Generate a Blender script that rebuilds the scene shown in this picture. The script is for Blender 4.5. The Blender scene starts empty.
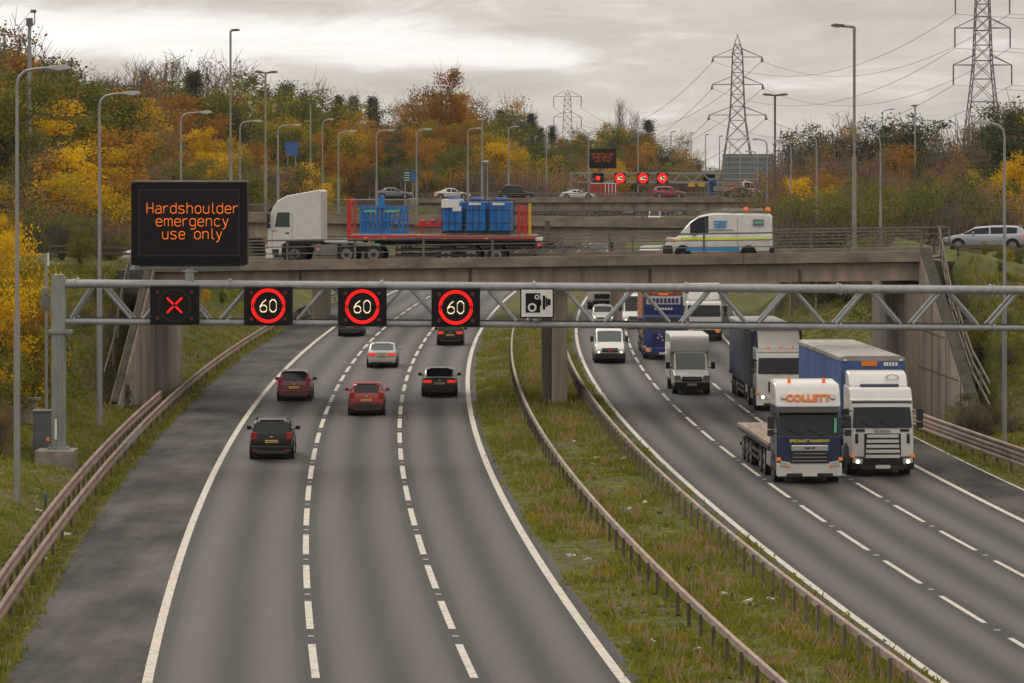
import bpy, bmesh, math, random
import numpy as np
from mathutils import Vector, Matrix

R = math.radians
SC = bpy.context.scene
COL = SC.collection
# ------------------------------------------------------------------ camera
F, HZ, U0, HC = 3620.0, 166.0, 512.0, 12.0      # focal length in px, horizon row, centre column, eye height
cd = bpy.data.cameras.new('camera')
cam = bpy.data.objects.new('camera', cd)
COL.objects.link(cam)
cam.location = (0, 0, HC)
cam.rotation_euler = (R(90), 0, 0)
cd.sensor_width = 36.0
cd.lens = F * 36.0 / 1024.0
cd.shift_y = (HZ - 341.5) / 1024.0
cd.clip_start, cd.clip_end = 1.0, 9000.0
SC.camera = cam
SC.render.resolution_x, SC.render.resolution_y = 1024, 683

# ------------------------------------------------------------------ sky
SUN_EL, SUN_AZ = R(34), R(-28)                 # sun behind cloud, ahead and to the left
W = bpy.data.worlds.new('World')
SC.world = W
W.use_nodes = True
nt = W.node_tree
for n in list(nt.nodes):
    nt.nodes.remove(n)


def N(tree, typ, **kw):
    n = tree.nodes.new(typ)
    for k, v in kw.items():
        setattr(n, k, v)
    return n


def math_node(tree, op, a, b=None, c=None, clamp=False):
    n = N(tree, 'ShaderNodeMath', operation=op, use_clamp=clamp)
    for i, x in enumerate((a, b, c)):
        if x is None:
            continue
        if isinstance(x, (int, float)):
            n.inputs[i].default_value = x
        else:
            tree.links.new(x, n.inputs[i])
    return n.outputs[0]


out = N(nt, 'ShaderNodeOutputWorld')
bg = N(nt, 'ShaderNodeBackground')
bg.inputs['Strength'].default_value = 0.10
nt.links.new(bg.outputs[0], out.inputs[0])
sky = N(nt, 'ShaderNodeTexSky', sky_type='NISHITA', sun_disc=False, sun_elevation=SUN_EL, sun_rotation=SUN_AZ)
geo = N(nt, 'ShaderNodeTexCoord')
sep = N(nt, 'ShaderNodeSeparateXYZ')
nt.links.new(geo.outputs['Generated'], sep.inputs[0])
yy = math_node(nt, 'MAXIMUM', math_node(nt, 'ABSOLUTE', sep.outputs[1]), 0.15)
ax = math_node(nt, 'DIVIDE', sep.outputs[0], yy)
el = math_node(nt, 'DIVIDE', sep.outputs[2], yy)
cmb = N(nt, 'ShaderNodeCombineXYZ')
nt.links.new(math_node(nt, 'MULTIPLY', ax, 22.0), cmb.inputs[0])
nt.links.new(math_node(nt, 'MULTIPLY', el, 105.0), cmb.inputs[1])
cmb.inputs[2].default_value = 3.7
nz = N(nt, 'ShaderNodeTexNoise')
nz.inputs['Scale'].default_value = 1.0
nz.inputs['Detail'].default_value = 7.0
nz.inputs['Roughness'].default_value = 0.6
nz.inputs['Distortion'].default_value = 0.5
nt.links.new(cmb.outputs[0], nz.inputs['Vector'])


def gauss(x, c, s):
    t = math_node(nt, 'DIVIDE', math_node(nt, 'SUBTRACT', x, c), s)
    return math_node(nt, 'POWER', 2.718, math_node(nt, 'MULTIPLY', math_node(nt, 'MULTIPLY', t, t), -1.0))


# a break in the cloud low over the wood on the left, thinner cloud to the right
tilt = math_node(nt, 'ADD', el, math_node(nt, 'MULTIPLY', ax, 0.045))
gap = math_node(nt, 'MULTIPLY', gauss(ax, -0.085, 0.085), gauss(tilt, 0.0325, 0.0065))
gap2 = math_node(nt, 'MULTIPLY', gauss(ax, -0.16, 0.05), gauss(tilt, 0.029, 0.006))
gap3 = math_node(nt, 'MULTIPLY', gauss(ax, -0.01, 0.03), gauss(tilt, 0.0295, 0.0035))
gsum = math_node(nt, 'ADD', math_node(nt, 'ADD', gap, math_node(nt, 'MULTIPLY', gap2, 0.6)), math_node(nt, 'MULTIPLY', gap3, 0.55))
nn = math_node(nt, 'SUBTRACT', nz.outputs['Fac'], 0.5)
val = math_node(nt, 'ADD', math_node(nt, 'MULTIPLY', gsum, 0.78), math_node(nt, 'MULTIPLY', nn, 1.5))
ramp = N(nt, 'ShaderNodeValToRGB')
cr = ramp.color_ramp
cr.elements[0].position = 0.0
cr.elements[0].color = (5.05, 4.65, 4.2, 1)
cr.elements[1].position = 1.0
cr.elements[1].color = (9.6, 9.45, 9.25, 1)
e = cr.elements.new(0.30)
e.color = (6.15, 5.65, 5.1, 1)
e = cr.elements.new(0.62)
e.color = (8.7, 8.45, 8.0, 1)
nt.links.new(math_node(nt, 'ADD', val, 0.18, clamp=True), ramp.inputs[0])
zen = N(nt, 'ShaderNodeMapRange', interpolation_type='SMOOTHSTEP')
zen.inputs[1].default_value = 0.06
zen.inputs[2].default_value = 0.8
zen.inputs[3].default_value = 1.0
zen.inputs[4].default_value = 1.95
nt.links.new(sep.outputs[2], zen.inputs[0])
vm = N(nt, 'ShaderNodeVectorMath', operation='SCALE')
nt.links.new(ramp.outputs[0], vm.inputs[0])
nt.links.new(zen.outputs[0], vm.inputs['Scale'])
mix = N(nt, 'ShaderNodeMix', data_type='RGBA')
mix.inputs['Factor'].default_value = 0.975
nt.links.new(sky.outputs[0], mix.inputs['A'])
nt.links.new(vm.outputs[0], mix.inputs['B'])
nt.links.new(mix.outputs['Result'], bg.inputs[0])

# ------------------------------------------------------------------ sun
sd = bpy.data.lights.new('sun', 'SUN')
sun = bpy.data.objects.new('sun', sd)
COL.objects.link(sun)
sd.energy, sd.angle, sd.color = 1.0, R(24), (1.0, 0.94, 0.86)
sun.rotation_euler = Vector((-math.sin(SUN_AZ) * math.cos(SUN_EL), -math.cos(SUN_AZ) * math.cos(SUN_EL), -math.sin(SUN_EL))).to_track_quat('-Z', 'Y').to_euler()
sun.location = (0, 0, 100)

vs = SC.view_settings
vs.view_transform, vs.look, vs.exposure, vs.gamma, vs.use_curve_mapping = 'Standard', 'None', 0.16, 1.0, False
SC.render.engine = 'CYCLES'
SC.cycles.max_bounces = 6
SC.cycles.transparent_max_bounces = 8
SC.cycles.use_denoising = True
SC.cycles.volume_max_steps = 64

RNG = random.Random(7)
NP = np.random.default_rng(11)


# ------------------------------------------------------------------ helpers
def tag(o, label=None, cat=None, group=None, kind=None):
    if label: o['label'] = label
    if cat: o['category'] = cat
    if group: o['group'] = group
    if kind: o['kind'] = kind
    return o


def empty(name, loc=(0, 0, 0), rz=0.0, label=None, cat=None, group=None):
    o = bpy.data.objects.new(name, None)
    o.empty_display_size = 0.3
    COL.objects.link(o)
    o.location = loc
    o.rotation_euler = (0, 0, rz)
    return tag(o, label, cat, group)


class MB:
    """collects shapes, builds them as one mesh object"""
    def __init__(s):
        s.v, s.f, s.m = [], [], []

    def add(s, vs, fs, mi=0):
        b = len(s.v)
        s.v += [tuple(p) for p in vs]
        s.f += [tuple(b + i for i in f) for f in fs]
        s.m += [mi] * len(fs)
        return s

    def box(s, c, d, mi=0, rz=0.0, rx=0.0, ry=0.0):
        hx, hy, hz = d[0] / 2, d[1] / 2, d[2] / 2
        P = [Vector((x, y, z)) for x in (-hx, hx) for y in (-hy, hy) for z in (-hz, hz)]
        if rz or rx or ry:
            M = Matrix.Rotation(rz, 3, 'Z') @ Matrix.Rotation(ry, 3, 'Y') @ Matrix.Rotation(rx, 3, 'X')
            P = [M @ p for p in P]
        c = Vector(c)
        return s.add([p + c for p in P], [(0, 1, 3, 2), (4, 6, 7, 5), (0, 4, 5, 1), (2, 3, 7, 6), (0, 2, 6, 4), (1, 5, 7, 3)], mi)

    def tube(s, a, b, r0, r1=None, n=8, mi=0, cap=True):
        a, b = Vector(a), Vector(b)
        r1 = r0 if r1 is None else r1
        d = (b - a)
        if d.length < 1e-6: return s
        d.normalize()
        x = d.orthogonal().normalized()
        y = d.cross(x)
        vs = []
        for p, r in ((a, r0), (b, r1)):
            for i in range(n):
                t = 2 * math.pi * i / n
                vs.append(p + x * (r * math.cos(t)) + y * (r * math.sin(t)))
        fs = [(i, (i + 1) % n, n + (i + 1) % n, n + i) for i in range(n)]
        if cap: fs += [tuple(range(n - 1, -1, -1)), tuple(range(n, 2 * n))]
        return s.add(vs, fs, mi)

    def bar(s, a, b, w, h, mi=0):
        """box section from a to b, w wide, h tall"""
        a, b = Vector(a), Vector(b)
        d = (b - a).normalized()
        up = Vector((0, 0, 1))
        if abs(d.z) > 0.98: up = Vector((0, 1, 0))
        x = d.cross(up).normalized() * (w / 2)
        z = x.cross(d).normalized() * (h / 2)
        vs = [p + sx * x + sz * z for p in (a, b) for sx in (-1, 1) for sz in (-1, 1)]
        return s.add(vs, [(0, 1, 3, 2), (4, 6, 7, 5), (0, 4, 5, 1), (2, 3, 7, 6), (0, 2, 6, 4), (1, 5, 7, 3)], mi)

    def path(s, pts, r, n=8, mi=0):
        for a, b in zip(pts[:-1], pts[1:]):
            s.tube(a, b, r if not isinstance(r, tuple) else r[0], None, n, mi)
        return s

    def prism(s, prof, x0, x1, mi=0, taper=1.0):
        """profile of (y, z) carried along x"""
        n = len(prof)
        vs = [(x0, y, z) for y, z in prof] + [(x1, y, z) for y, z in prof]
        fs = [(i, (i + 1) % n, n + (i + 1) % n, n + i) for i in range(n)] + [tuple(range(n - 1, -1, -1)), tuple(range(n, 2 * n))]
        return s.add(vs, fs, mi)

    def prism_y(s, prof, y0, y1, mi=0):
        """profile of (x, z) carried along y"""
        n = len(prof)
        vs = [(x, y0, z) for x, z in prof] + [(x, y1, z) for x, z in prof]
        fs = [(i, (i + 1) % n, n + (i + 1) % n, n + i) for i in range(n)] + [tuple(range(n - 1, -1, -1)), tuple(range(n, 2 * n))]
        return s.add(vs, fs, mi)

    def cyl_x(s, c, r, w, n=20, mi=0):
        return s.tube((c[0] - w / 2, c[1], c[2]), (c[0] + w / 2, c[1], c[2]), r, None, n, mi)

    def build(s, name, mats, parent=None, smooth=False, bevel=0.0, seg=2, fix=True):
        me = bpy.data.meshes.new(name)
        me.from_pydata(s.v, [], s.f)
        mats = mats if isinstance(mats, (list, tuple)) else [mats]
        for m in mats: me.materials.append(m)
        if len(mats) > 1: me.polygons.foreach_set('material_index', s.m)
        if fix:
            bm = bmesh.new()
            bm.from_mesh(me)
            bmesh.ops.recalc_face_normals(bm, faces=bm.faces)
            bm.to_mesh(me)
            bm.free()
        o = bpy.data.objects.new(name, me)
        COL.objects.link(o)
        if parent: o.parent = parent
        if smooth:
            me.polygons.foreach_set('use_smooth', [True] * len(me.polygons))
            me.set_sharp_from_angle(angle=R(38))
        if bevel:
            b = o.modifiers.new('edge', 'BEVEL')
            b.width, b.segments, b.limit_method, b.angle_limit = bevel, seg, 'ANGLE', R(35)
            me.polygons.foreach_set('use_smooth', [True] * len(me.polygons))
            b.harden_normals = True
        return o


def copy_tree(o, parent=None):
    c = o.copy()
    COL.objects.link(c)
    if parent: c.parent = parent
    for ch in list(o.children):
        copy_tree(ch, c)
    return c


def raw_mesh(name, verts, quads, mats, uv=None, smooth=False):
    me = bpy.data.meshes.new(name)
    me.from_pydata([tuple(map(float, v)) for v in verts], [], [tuple(map(int, q)) for q in quads])
    for m in (mats if isinstance(mats, (list, tuple)) else [mats]): me.materials.append(m)
    if uv is not None:
        l = me.uv_layers.new(name='UVMap')
        idx = np.empty(len(me.loops), dtype=np.int32)
        me.loops.foreach_get('vertex_index', idx)
        l.data.foreach_set('uv', np.asarray(uv, dtype=np.float32)[idx].ravel())
    if smooth: me.polygons.foreach_set('use_smooth', [True] * len(me.polygons))
    o = bpy.data.objects.new(name, me)
    COL.objects.link(o)
    return o


# ------------------------------------------------------------------ materials
def lin(c):
    """0-255 sRGB to linear"""
    return tuple(((x / 255) / 12.92 if x / 255 <= 0.04045 else ((x / 255 + 0.055) / 1.055) ** 2.4) for x in c)


def mat(name, col, rough=0.6, metal=0.0, var=0.0, scale=3.0, col2=None, stretch=(1, 1, 1), emit=0.0, spec=0.5, coat=0.0, bump=0.0, detail=5.0, lo=0.35, hi=0.68):
    m = bpy.data.materials.new(name)
    m.use_nodes = True
    t = m.node_tree
    p = t.nodes['Principled BSDF']
    p.inputs['Base Color'].default_value = (*col, 1)
    p.inputs['Roughness'].default_value = rough
    p.inputs['Metallic'].default_value = metal
    p.inputs['Specular IOR Level'].default_value = spec
    p.inputs['Coat Weight'].default_value = coat
    if emit:
        p.inputs['Emission Color'].default_value = (*col, 1)
        p.inputs['Emission Strength'].default_value = emit
    if var or col2:
        tc = N(t, 'ShaderNodeTexCoord')
        mp = N(t, 'ShaderNodeMapping')
        mp.inputs['Scale'].default_value = stretch
        t.links.new(tc.outputs['Object'], mp.inputs[0])
        nz = N(t, 'ShaderNodeTexNoise')
        nz.inputs['Scale'].default_value = scale
        nz.inputs['Detail'].default_value = detail
        nz.inputs['Roughness'].default_value = 0.6
        t.links.new(mp.outputs[0], nz.inputs['Vector'])
        rp = N(t, 'ShaderNodeValToRGB')
        c2 = col2 or tuple(x * (1 - var) for x in col)
        rp.color_ramp.elements[0].position, rp.color_ramp.elements[0].color = lo, (*c2, 1)
        rp.color_ramp.elements[1].position, rp.color_ramp.elements[1].color = hi, (*col, 1)
        t.links.new(nz.outputs['Fac'], rp.inputs[0])
        t.links.new(rp.outputs[0], p.inputs['Base Color'])
        if bump:
            b = N(t, 'ShaderNodeBump')
            b.inputs['Strength'].default_value = bump
            b.inputs['Distance'].default_value = 0.05
            t.links.new(nz.outputs['Fac'], b.inputs['Height'])
            t.links.new(b.outputs[0], p.inputs['Normal'])
    return m


def paint(name, col, rough=0.32, var=0.12):
    return mat(name, col, rough, coat=0.5, var=var, scale=2.2, spec=0.5)


M = {}
M['steel'] = mat('galvanised_steel', (0.34, 0.35, 0.36), 0.55, 0.25, var=0.25, scale=4)
M['steel_green'] = mat('weathered_steel', (0.30, 0.32, 0.30), 0.6, 0.15, var=0.3, scale=3, stretch=(1, 1, .3))
M['lamp_pole'] = mat('lamp_pole_grey', (0.33, 0.33, 0.34), 0.5, 0.2, var=0.2, scale=2)
M['lamp_rust'] = mat('lamp_pole_brown', (0.15, 0.115, 0.095), 0.7, 0.1, var=0.3, scale=2)
M['lamp_head'] = mat('lamp_head_grey', (0.5, 0.5, 0.5), 0.5, 0.0, var=0.15)
M['lamp_head_dark'] = mat('lamp_head_brown', (0.16, 0.13, 0.11), 0.5, var=0.15)
M['rail_rust'] = mat('stained_rail', (0.31, 0.225, 0.175), 0.75, 0.0, col2=(0.17, 0.115, 0.085), scale=1.1, stretch=(3, .6, 2), lo=.3, hi=.62)
M['rail_grey'] = mat('dull_rail', (0.34, 0.27, 0.225), 0.7, 0.0, col2=(0.19, 0.14, 0.11), scale=1.3, stretch=(3, .6, 2), lo=.3, hi=.6)
M['rail_new'] = mat('bright_rail', (0.42, 0.41, 0.40), 0.5, 0.2, var=0.2)
M['post_rust'] = mat('rusty_post', (0.13, 0.105, 0.09), 0.85, var=0.4, scale=3)
M['wood_post'] = mat('post_timber', (0.2, 0.165, 0.13), 0.85, var=0.4, scale=3, stretch=(4, 4, .6))
M['concrete'] = mat('stained_concrete', (0.41, 0.325, 0.24), 0.88, col2=(0.20, 0.155, 0.115), scale=0.75, stretch=(1.3, 1.3, .22), bump=.15, detail=8, lo=.32, hi=.62)
M['concrete_edge'] = mat('edge_concrete', (0.31, 0.25, 0.19), 0.9, col2=(0.155, 0.12, 0.092), scale=0.8, stretch=(.8, .8, 1.4), bump=.2, detail=8)
M['concrete_wall'] = mat('streaked_concrete', (0.36, 0.29, 0.225), 0.88, col2=(0.14, 0.11, 0.085), scale=.7, stretch=(1.3, 1.3, .22), bump=.15, detail=9, lo=.3, hi=.66)
M['concrete_pale'] = mat('pale_concrete', (0.36, 0.33, 0.28), 0.9, col2=(0.22, 0.19, 0.15), scale=1.2, bump=.2)
M['bearing'] = mat('bridge_soffit', (0.12, 0.10, 0.08), 0.9, var=.3, scale=1)
M['sign_black'] = mat('sign_black', (0.010, 0.009, 0.011), 0.5, var=.25, scale=2, spec=.18)
M['sign_face'] = mat('sign_glass', (0.010, 0.007, 0.010), 0.3, spec=.25)
M['led_amber'] = mat('amber_led', (1.0, 0.2, 0.008), 0.4, emit=0.72)
M['led_red'] = mat('red_led', (1.0, 0.012, 0.01), 0.5, emit=1.0, spec=.1)
M['led_white'] = mat('white_led', (.8, 0.68, 0.46), 0.5, emit=0.62, spec=.1)
M['lamp_off'] = mat('amber_lamp_off', (0.16, 0.03, 0.012), 0.3, var=.2)
M['sign_white'] = mat('sign_white', (0.78, 0.77, 0.74), 0.5, var=.08)
M['sign_back'] = mat('sign_back_grey', (0.17, 0.19, 0.19), 0.6, var=.15, scale=.8)
M['sign_back_pale'] = mat('sign_back_pale', (0.36, 0.39, 0.41), 0.6, var=.1, scale=.5)
M['sign_green'] = mat('sign_green', (0.01, 0.10, 0.06), 0.5, var=.1)
M['sign_blue'] = mat('sign_blue', (0.03, 0.13, 0.42), 0.5, var=.1)
M['cabinet'] = mat('cabinet_grey', (0.16, 0.17, 0.18), 0.6, var=.2, scale=3)
M['white_line'] = mat('road_paint', (0.54, 0.49, 0.42), 0.7, col2=(0.25, 0.225, 0.195), scale=3.5, detail=10, lo=.30, hi=.50)
M['glass'] = mat('vehicle_glass', (0.010, 0.014, 0.015), 0.08, spec=.34)
M['glass_pale'] = mat('painted_sheen_glass', (0.05, 0.072, 0.068), 0.08, spec=.6)  # paler base colour stands in for bright sky reflected in the glass
M['tyre'] = mat('tyre_rubber', (0.016, 0.015, 0.015), 0.85, var=.2)
M['rim'] = mat('alloy_rim', (0.34, 0.34, 0.35), 0.4, 0.5, var=.2)
M['rim_grey'] = mat('steel_rim', (0.24, 0.22, 0.2), 0.6, 0.2, var=.3)
M['plastic'] = mat('black_plastic', (0.02, 0.019, 0.019), 0.6, var=.2)
M['arch'] = mat('wheel_arch_black', (0.008, 0.008, 0.008), 0.9)
M['chassis'] = mat('chassis_grime', (0.035, 0.032, 0.03), 0.8, var=.4, scale=3)
M['plate_yellow'] = mat('plate_yellow', (0.72, 0.42, 0.02), 0.5)
M['plate_white'] = mat('plate_white', (0.62, 0.6, 0.55), 0.5)
M['tail_red'] = mat('tail_lens', (0.32, 0.012, 0.012), 0.25, spec=.6)
M['tail_lit'] = mat('lit_tail_lamp', (.85, 0.03, 0.02), 0.3, emit=0.5)
M['head_lens'] = mat('headlamp_lens', (0.5, 0.5, 0.48), 0.12, spec=.8, var=.3, scale=9)
M['head_lit'] = mat('lit_headlamp', (1.0, 0.86, 0.62), 0.3, emit=1.7)
M['indicator'] = mat('amber_lens', (0.75, 0.2, 0.02), 0.3, emit=.25)
M['chrome'] = mat('bright_trim', (0.6, 0.6, 0.6), 0.25, 0.8)
M['white_paint'] = paint('white_paint', (0.68, 0.665, 0.63))
M['cream_paint'] = paint('offwhite_paint', (0.64, 0.61, 0.55))
M['silver'] = mat('silver_paint', (0.46, 0.46, 0.455), 0.35, 0.35, coat=.4)
M['navy'] = paint('navy_paint', (0.014, 0.024, 0.085))
M['blue_truck'] = paint('royal_blue_paint', (0.018, 0.035, 0.20))
M['black_paint'] = mat('black_paint', (0.006, 0.006, 0.007), .25, coat=.1, spec=.3, var=.1)
M['charcoal'] = mat('charcoal_paint', (0.016, 0.013, 0.014), .28, coat=.15, spec=.35, var=.1)
M['maroon'] = paint('dark_red_paint', (0.115, 0.006, 0.012))
M['red_paint'] = paint('red_paint', (0.33, 0.010, 0.016))
M['hatch_red'] = paint('bright_red_paint', (0.33, 0.02, 0.035))
M['dark_blue'] = paint('dark_blue_paint', (0.022, 0.026, 0.06))
M['grey_blue'] = paint('grey_blue_paint', (0.16, 0.17, 0.21))
M['car_pale'] = mat('pale_blue_silver', (0.36, 0.38, 0.43), 0.3, 0.3, coat=.5)
M['curtain'] = mat('blue_curtain', (0.05, 0.12, 0.34), 0.55, var=.3, scale=1.2, stretch=(1, 1, .3))
M['curtain_dark'] = mat('dull_blue_curtain', (0.035, 0.05, 0.125), 0.55, var=.3, scale=1.2, stretch=(1, 1, .3))
M['curtain_roof'] = mat('trailer_roof', (0.34, 0.315, 0.29), 0.6, col2=(0.24, 0.21, 0.19), scale=.8)
M['bed_wood'] = mat('trailer_bed', (0.37, 0.30, 0.235), 0.8, col2=(0.22, 0.17, 0.13), scale=1.0, stretch=(5, .5, 1))
M['red_steel'] = mat('red_steel', (0.34, 0.012, 0.016), 0.5, var=.3)
M['red_bright'] = mat('bright_red_steel', (0.62, 0.02, 0.025), 0.45, var=.2)
M['yellow_steel'] = mat('yellow_steel', (0.68, 0.4, 0.02), 0.5, var=.15)
M['tank_blue'] = mat('blue_plastic', (0.012, 0.19, 0.58), 0.4, var=.25, scale=1.5)
M['bright_blue'] = mat('sign_writing_blue', (0.02, 0.27, 0.62), 0.5)
M['hi_vis'] = mat('hi_vis_yellow', (0.72, 0.78, 0.03), 0.5)
M['mint'] = mat('mint_green_plastic', (0.12, 0.5, 0.3), 0.5)
M['orange_text'] = mat('orange_lettering', (0.75, 0.2, 0.015), 0.5)
M['yellow_text'] = mat('yellow_lettering', (0.72, 0.55, 0.03), 0.5)
M['white_text'] = mat('white_lettering', (0.75, 0.74, 0.72), 0.5)
M['grey_text'] = mat('grey_lettering', (0.2, 0.2, 0.21), 0.5)
M['crate'] = mat('terracotta_load', (0.42, 0.15, 0.045), 0.8, col2=(0.27, 0.09, 0.03), scale=2.5, stretch=(1, 1, 3))
M['crate_red'] = mat('red_crate', (0.42, 0.055, 0.045), 0.7, var=.3, scale=2)
M['beacon'] = mat('amber_beacon', (0.8, 0.14, 0.02), 0.3, emit=.3)
M['bark'] = mat('bark', (0.075, 0.06, 0.047), 0.9, var=.45, scale=4)
M['bark_pale'] = mat('pale_bark', (0.16, 0.135, 0.11), 0.9, var=.5, scale=4)
M['pylon'] = mat('pylon_steel', (0.17, 0.145, 0.125), 0.8, var=.2)
M['wire'] = mat('power_cable', (0.2, 0.18, 0.165), 0.8)
M['litter'] = mat('litter_white', (0.55, 0.53, 0.5), 0.7)
M['litter_dark'] = mat('litter_dark', (0.03, 0.03, 0.035), 0.7)


def leaf_mat(name, cols, trans=0.36, gain=1.3):
    """leaves differ one by one and tree by tree"""
    m = bpy.data.materials.new(name)
    m.use_nodes = True
    t = m.node_tree
    for n in list(t.nodes): t.nodes.remove(n)
    o = N(t, 'ShaderNodeOutputMaterial')
    g = N(t, 'ShaderNodeNewGeometry')
    oi = N(t, 'ShaderNodeObjectInfo')
    tc = N(t, 'ShaderNodeTexCoord')
    nz = N(t, 'ShaderNodeTexNoise')
    nz.inputs['Scale'].default_value = 0.55
    nz.inputs['Detail'].default_value = 2
    t.links.new(tc.outputs['Object'], nz.inputs['Vector'])
    a = math_node(t, 'MULTIPLY', g.outputs['Random Per Island'], 0.26)
    b = math_node(t, 'MULTIPLY', nz.outputs['Fac'], 0.75)
    c = math_node(t, 'MULTIPLY', oi.outputs['Random'], 0.60)
    s = math_node(t, 'SUBTRACT', math_node(t, 'ADD', math_node(t, 'ADD', a, b), c), 0.27, clamp=True)
    rp = N(t, 'ShaderNodeValToRGB')
    while len(rp.color_ramp.elements) < len(cols): rp.color_ramp.elements.new(0.5)
    for i, cc in enumerate(cols):
        rp.color_ramp.elements[i].position = i / (len(cols) - 1)
        rp.color_ramp.elements[i].color = (*[min(.85, q * gain) for q in cc], 1)
    t.links.new(s, rp.inputs[0])
    d = N(t, 'ShaderNodeBsdfDiffuse')
    tr = N(t, 'ShaderNodeBsdfTranslucent')
    mx = N(t, 'ShaderNodeMixShader')
    mx.inputs[0].default_value = trans
    t.links.new(rp.outputs[0], d.inputs[0])
    t.links.new(rp.outputs[0], tr.inputs[0])
    t.links.new(d.outputs[0], mx.inputs[1])
    t.links.new(tr.outputs[0], mx.inputs[2])
    t.links.new(mx.outputs[0], o.inputs[0])
    return m


M['leaf_yellow'] = leaf_mat('yellow_leaves', [(0.16, 0.12, 0.012), (0.40, 0.26, 0.012), (0.52, 0.325, 0.014), (0.60, 0.38, 0.018)])
M['leaf_gold'] = leaf_mat('gold_olive_leaves', [(0.06, 0.068, 0.018), (0.145, 0.135, 0.02), (0.30, 0.22, 0.018), (0.46, 0.30, 0.018)])
M['leaf_orange'] = leaf_mat('orange_leaves', [(0.11, 0.06, 0.022), (0.23, 0.105, 0.022), (0.33, 0.17, 0.025), (0.43, 0.245, 0.025)])
M['leaf_olive'] = leaf_mat('olive_leaves', [(0.035, 0.044, 0.018), (0.07, 0.082, 0.025), (0.12, 0.122, 0.03), (0.23, 0.18, 0.034)])
M['leaf_brown'] = leaf_mat('brown_leaves', [(0.085, 0.065, 0.04), (0.155, 0.108, 0.058), (0.22, 0.148, 0.066), (0.28, 0.19, 0.07)])
M['leaf_pine'] = leaf_mat('pine_needles', [(0.026, 0.036, 0.02), (0.042, 0.056, 0.028), (0.065, 0.076, 0.034), (0.095, 0.095, 0.04)], .2)
M['twig'] = leaf_mat('bare_twigs', [(0.09, 0.07, 0.055), (0.13, 0.10, 0.08), (0.17, 0.13, 0.10)], .0)
M['grass'] = leaf_mat('grass_blades', [(0.055, 0.058, 0.018), (0.12, 0.13, 0.026), (0.225, 0.22, 0.028), (0.36, 0.29, 0.045)], .4, 1.0)
M['dead_stem'] = leaf_mat('dead_stems', [(0.13, 0.085, 0.055), (0.22, 0.155, 0.10), (0.33, 0.25, 0.16)], .3)

# ------------------------------------------------------------------ alignment of the motorway
CL = (-2.3276, 2.4473, -.1631, -.0044)
CR = (-2.3888, 2.9224, -.1393, -.0158)
LINES = {
    'Lsolid': (-12.872, 0.044, -0.207, -0.008), 'Ld1': (-9.146, -0.058, -0.037, 0.050), 'Ld2': (-5.527, 0.023, 0.035, -0.074),
    'Lright': (-2.097, 0.056, 0.137, -0.036), 'Lpave': (-16.263, -0.016, -0.149, 0.024), 'barL': (-17.15, 0.307), 'barL2': (-16.85, 0.046, -0.217, 0.2),
    'med1': (0.453, 0.096, 0.283, -0.213), 'Rin': (4.981, -0.175, -0.194, 0.026), 'Rd1': (8.144, 0.073, 0.205, 0.053), 'Rd2': (11.442, 0.066, 0.206, -0.10),
    'Rsolid': (14.976, 0.119), 'Rpave': (17.343,), 'med2': (3.80, 0.190, -0.269, -0.2)}
TMAX = {'Ld2': .9, 'Lpave': .95, 'barL2': .8, 'med1': .8, 'Rd1': .7, 'Rd2': .35, 'med2': .3, 'Rsolid': .9}


def base_curve(c, Y):
    Y = np.asarray(Y, float)
    t = (np.clip(Y, 60, 350) - 180) / 100
    x = np.minimum(Y - 60, 0) * -.09 + c[0] * t + c[1] * t ** 2 + c[2] * t ** 3 + c[3] * t ** 4
    s0 = .047
    y2 = np.clip(Y - 350, 0, 70)
    s1 = .115
    x = x + s0 * y2 + (s1 - s0) * y2 ** 2 / 140 + s1 * np.maximum(Y - 420, 0)
    return x


def line_x(k, Y):
    Y = np.asarray(Y, float)
    c = CL if k in ('Lsolid', 'Ld1', 'Ld2', 'Lright', 'Lpave', 'barL', 'barL2', 'med1') else CR
    t = np.clip((Y - 180) / 100, -1.05, TMAX.get(k, 1.6))
    o = sum(a * t ** i for i, a in enumerate(LINES[k]))
    return base_curve(c, Y) + o


def sstep(x):
    x = np.clip(x, 0, 1)
    return x * x * (3 - 2 * x)


def road_z(Y):
    return 4.0 * sstep((np.asarray(Y, float) - 430) / 150)


def med_l(Y): return line_x('Lright', Y) + 0.42
def med_r(Y): return line_x('Rin', Y) - 0.34
def hnoise(X, Y): return .5 * np.sin(X * .31 + 1.3 * np.sin(Y * .07)) + .3 * np.sin(Y * .23 + X * .11) + .2 * np.sin(X * .9 + Y * .53)


def deck_z(X):
    """top of the near bridge's road, falls to the left"""
    return 7.35 + 0.0155 * np.clip(np.asarray(X, float), -45, 60)


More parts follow.
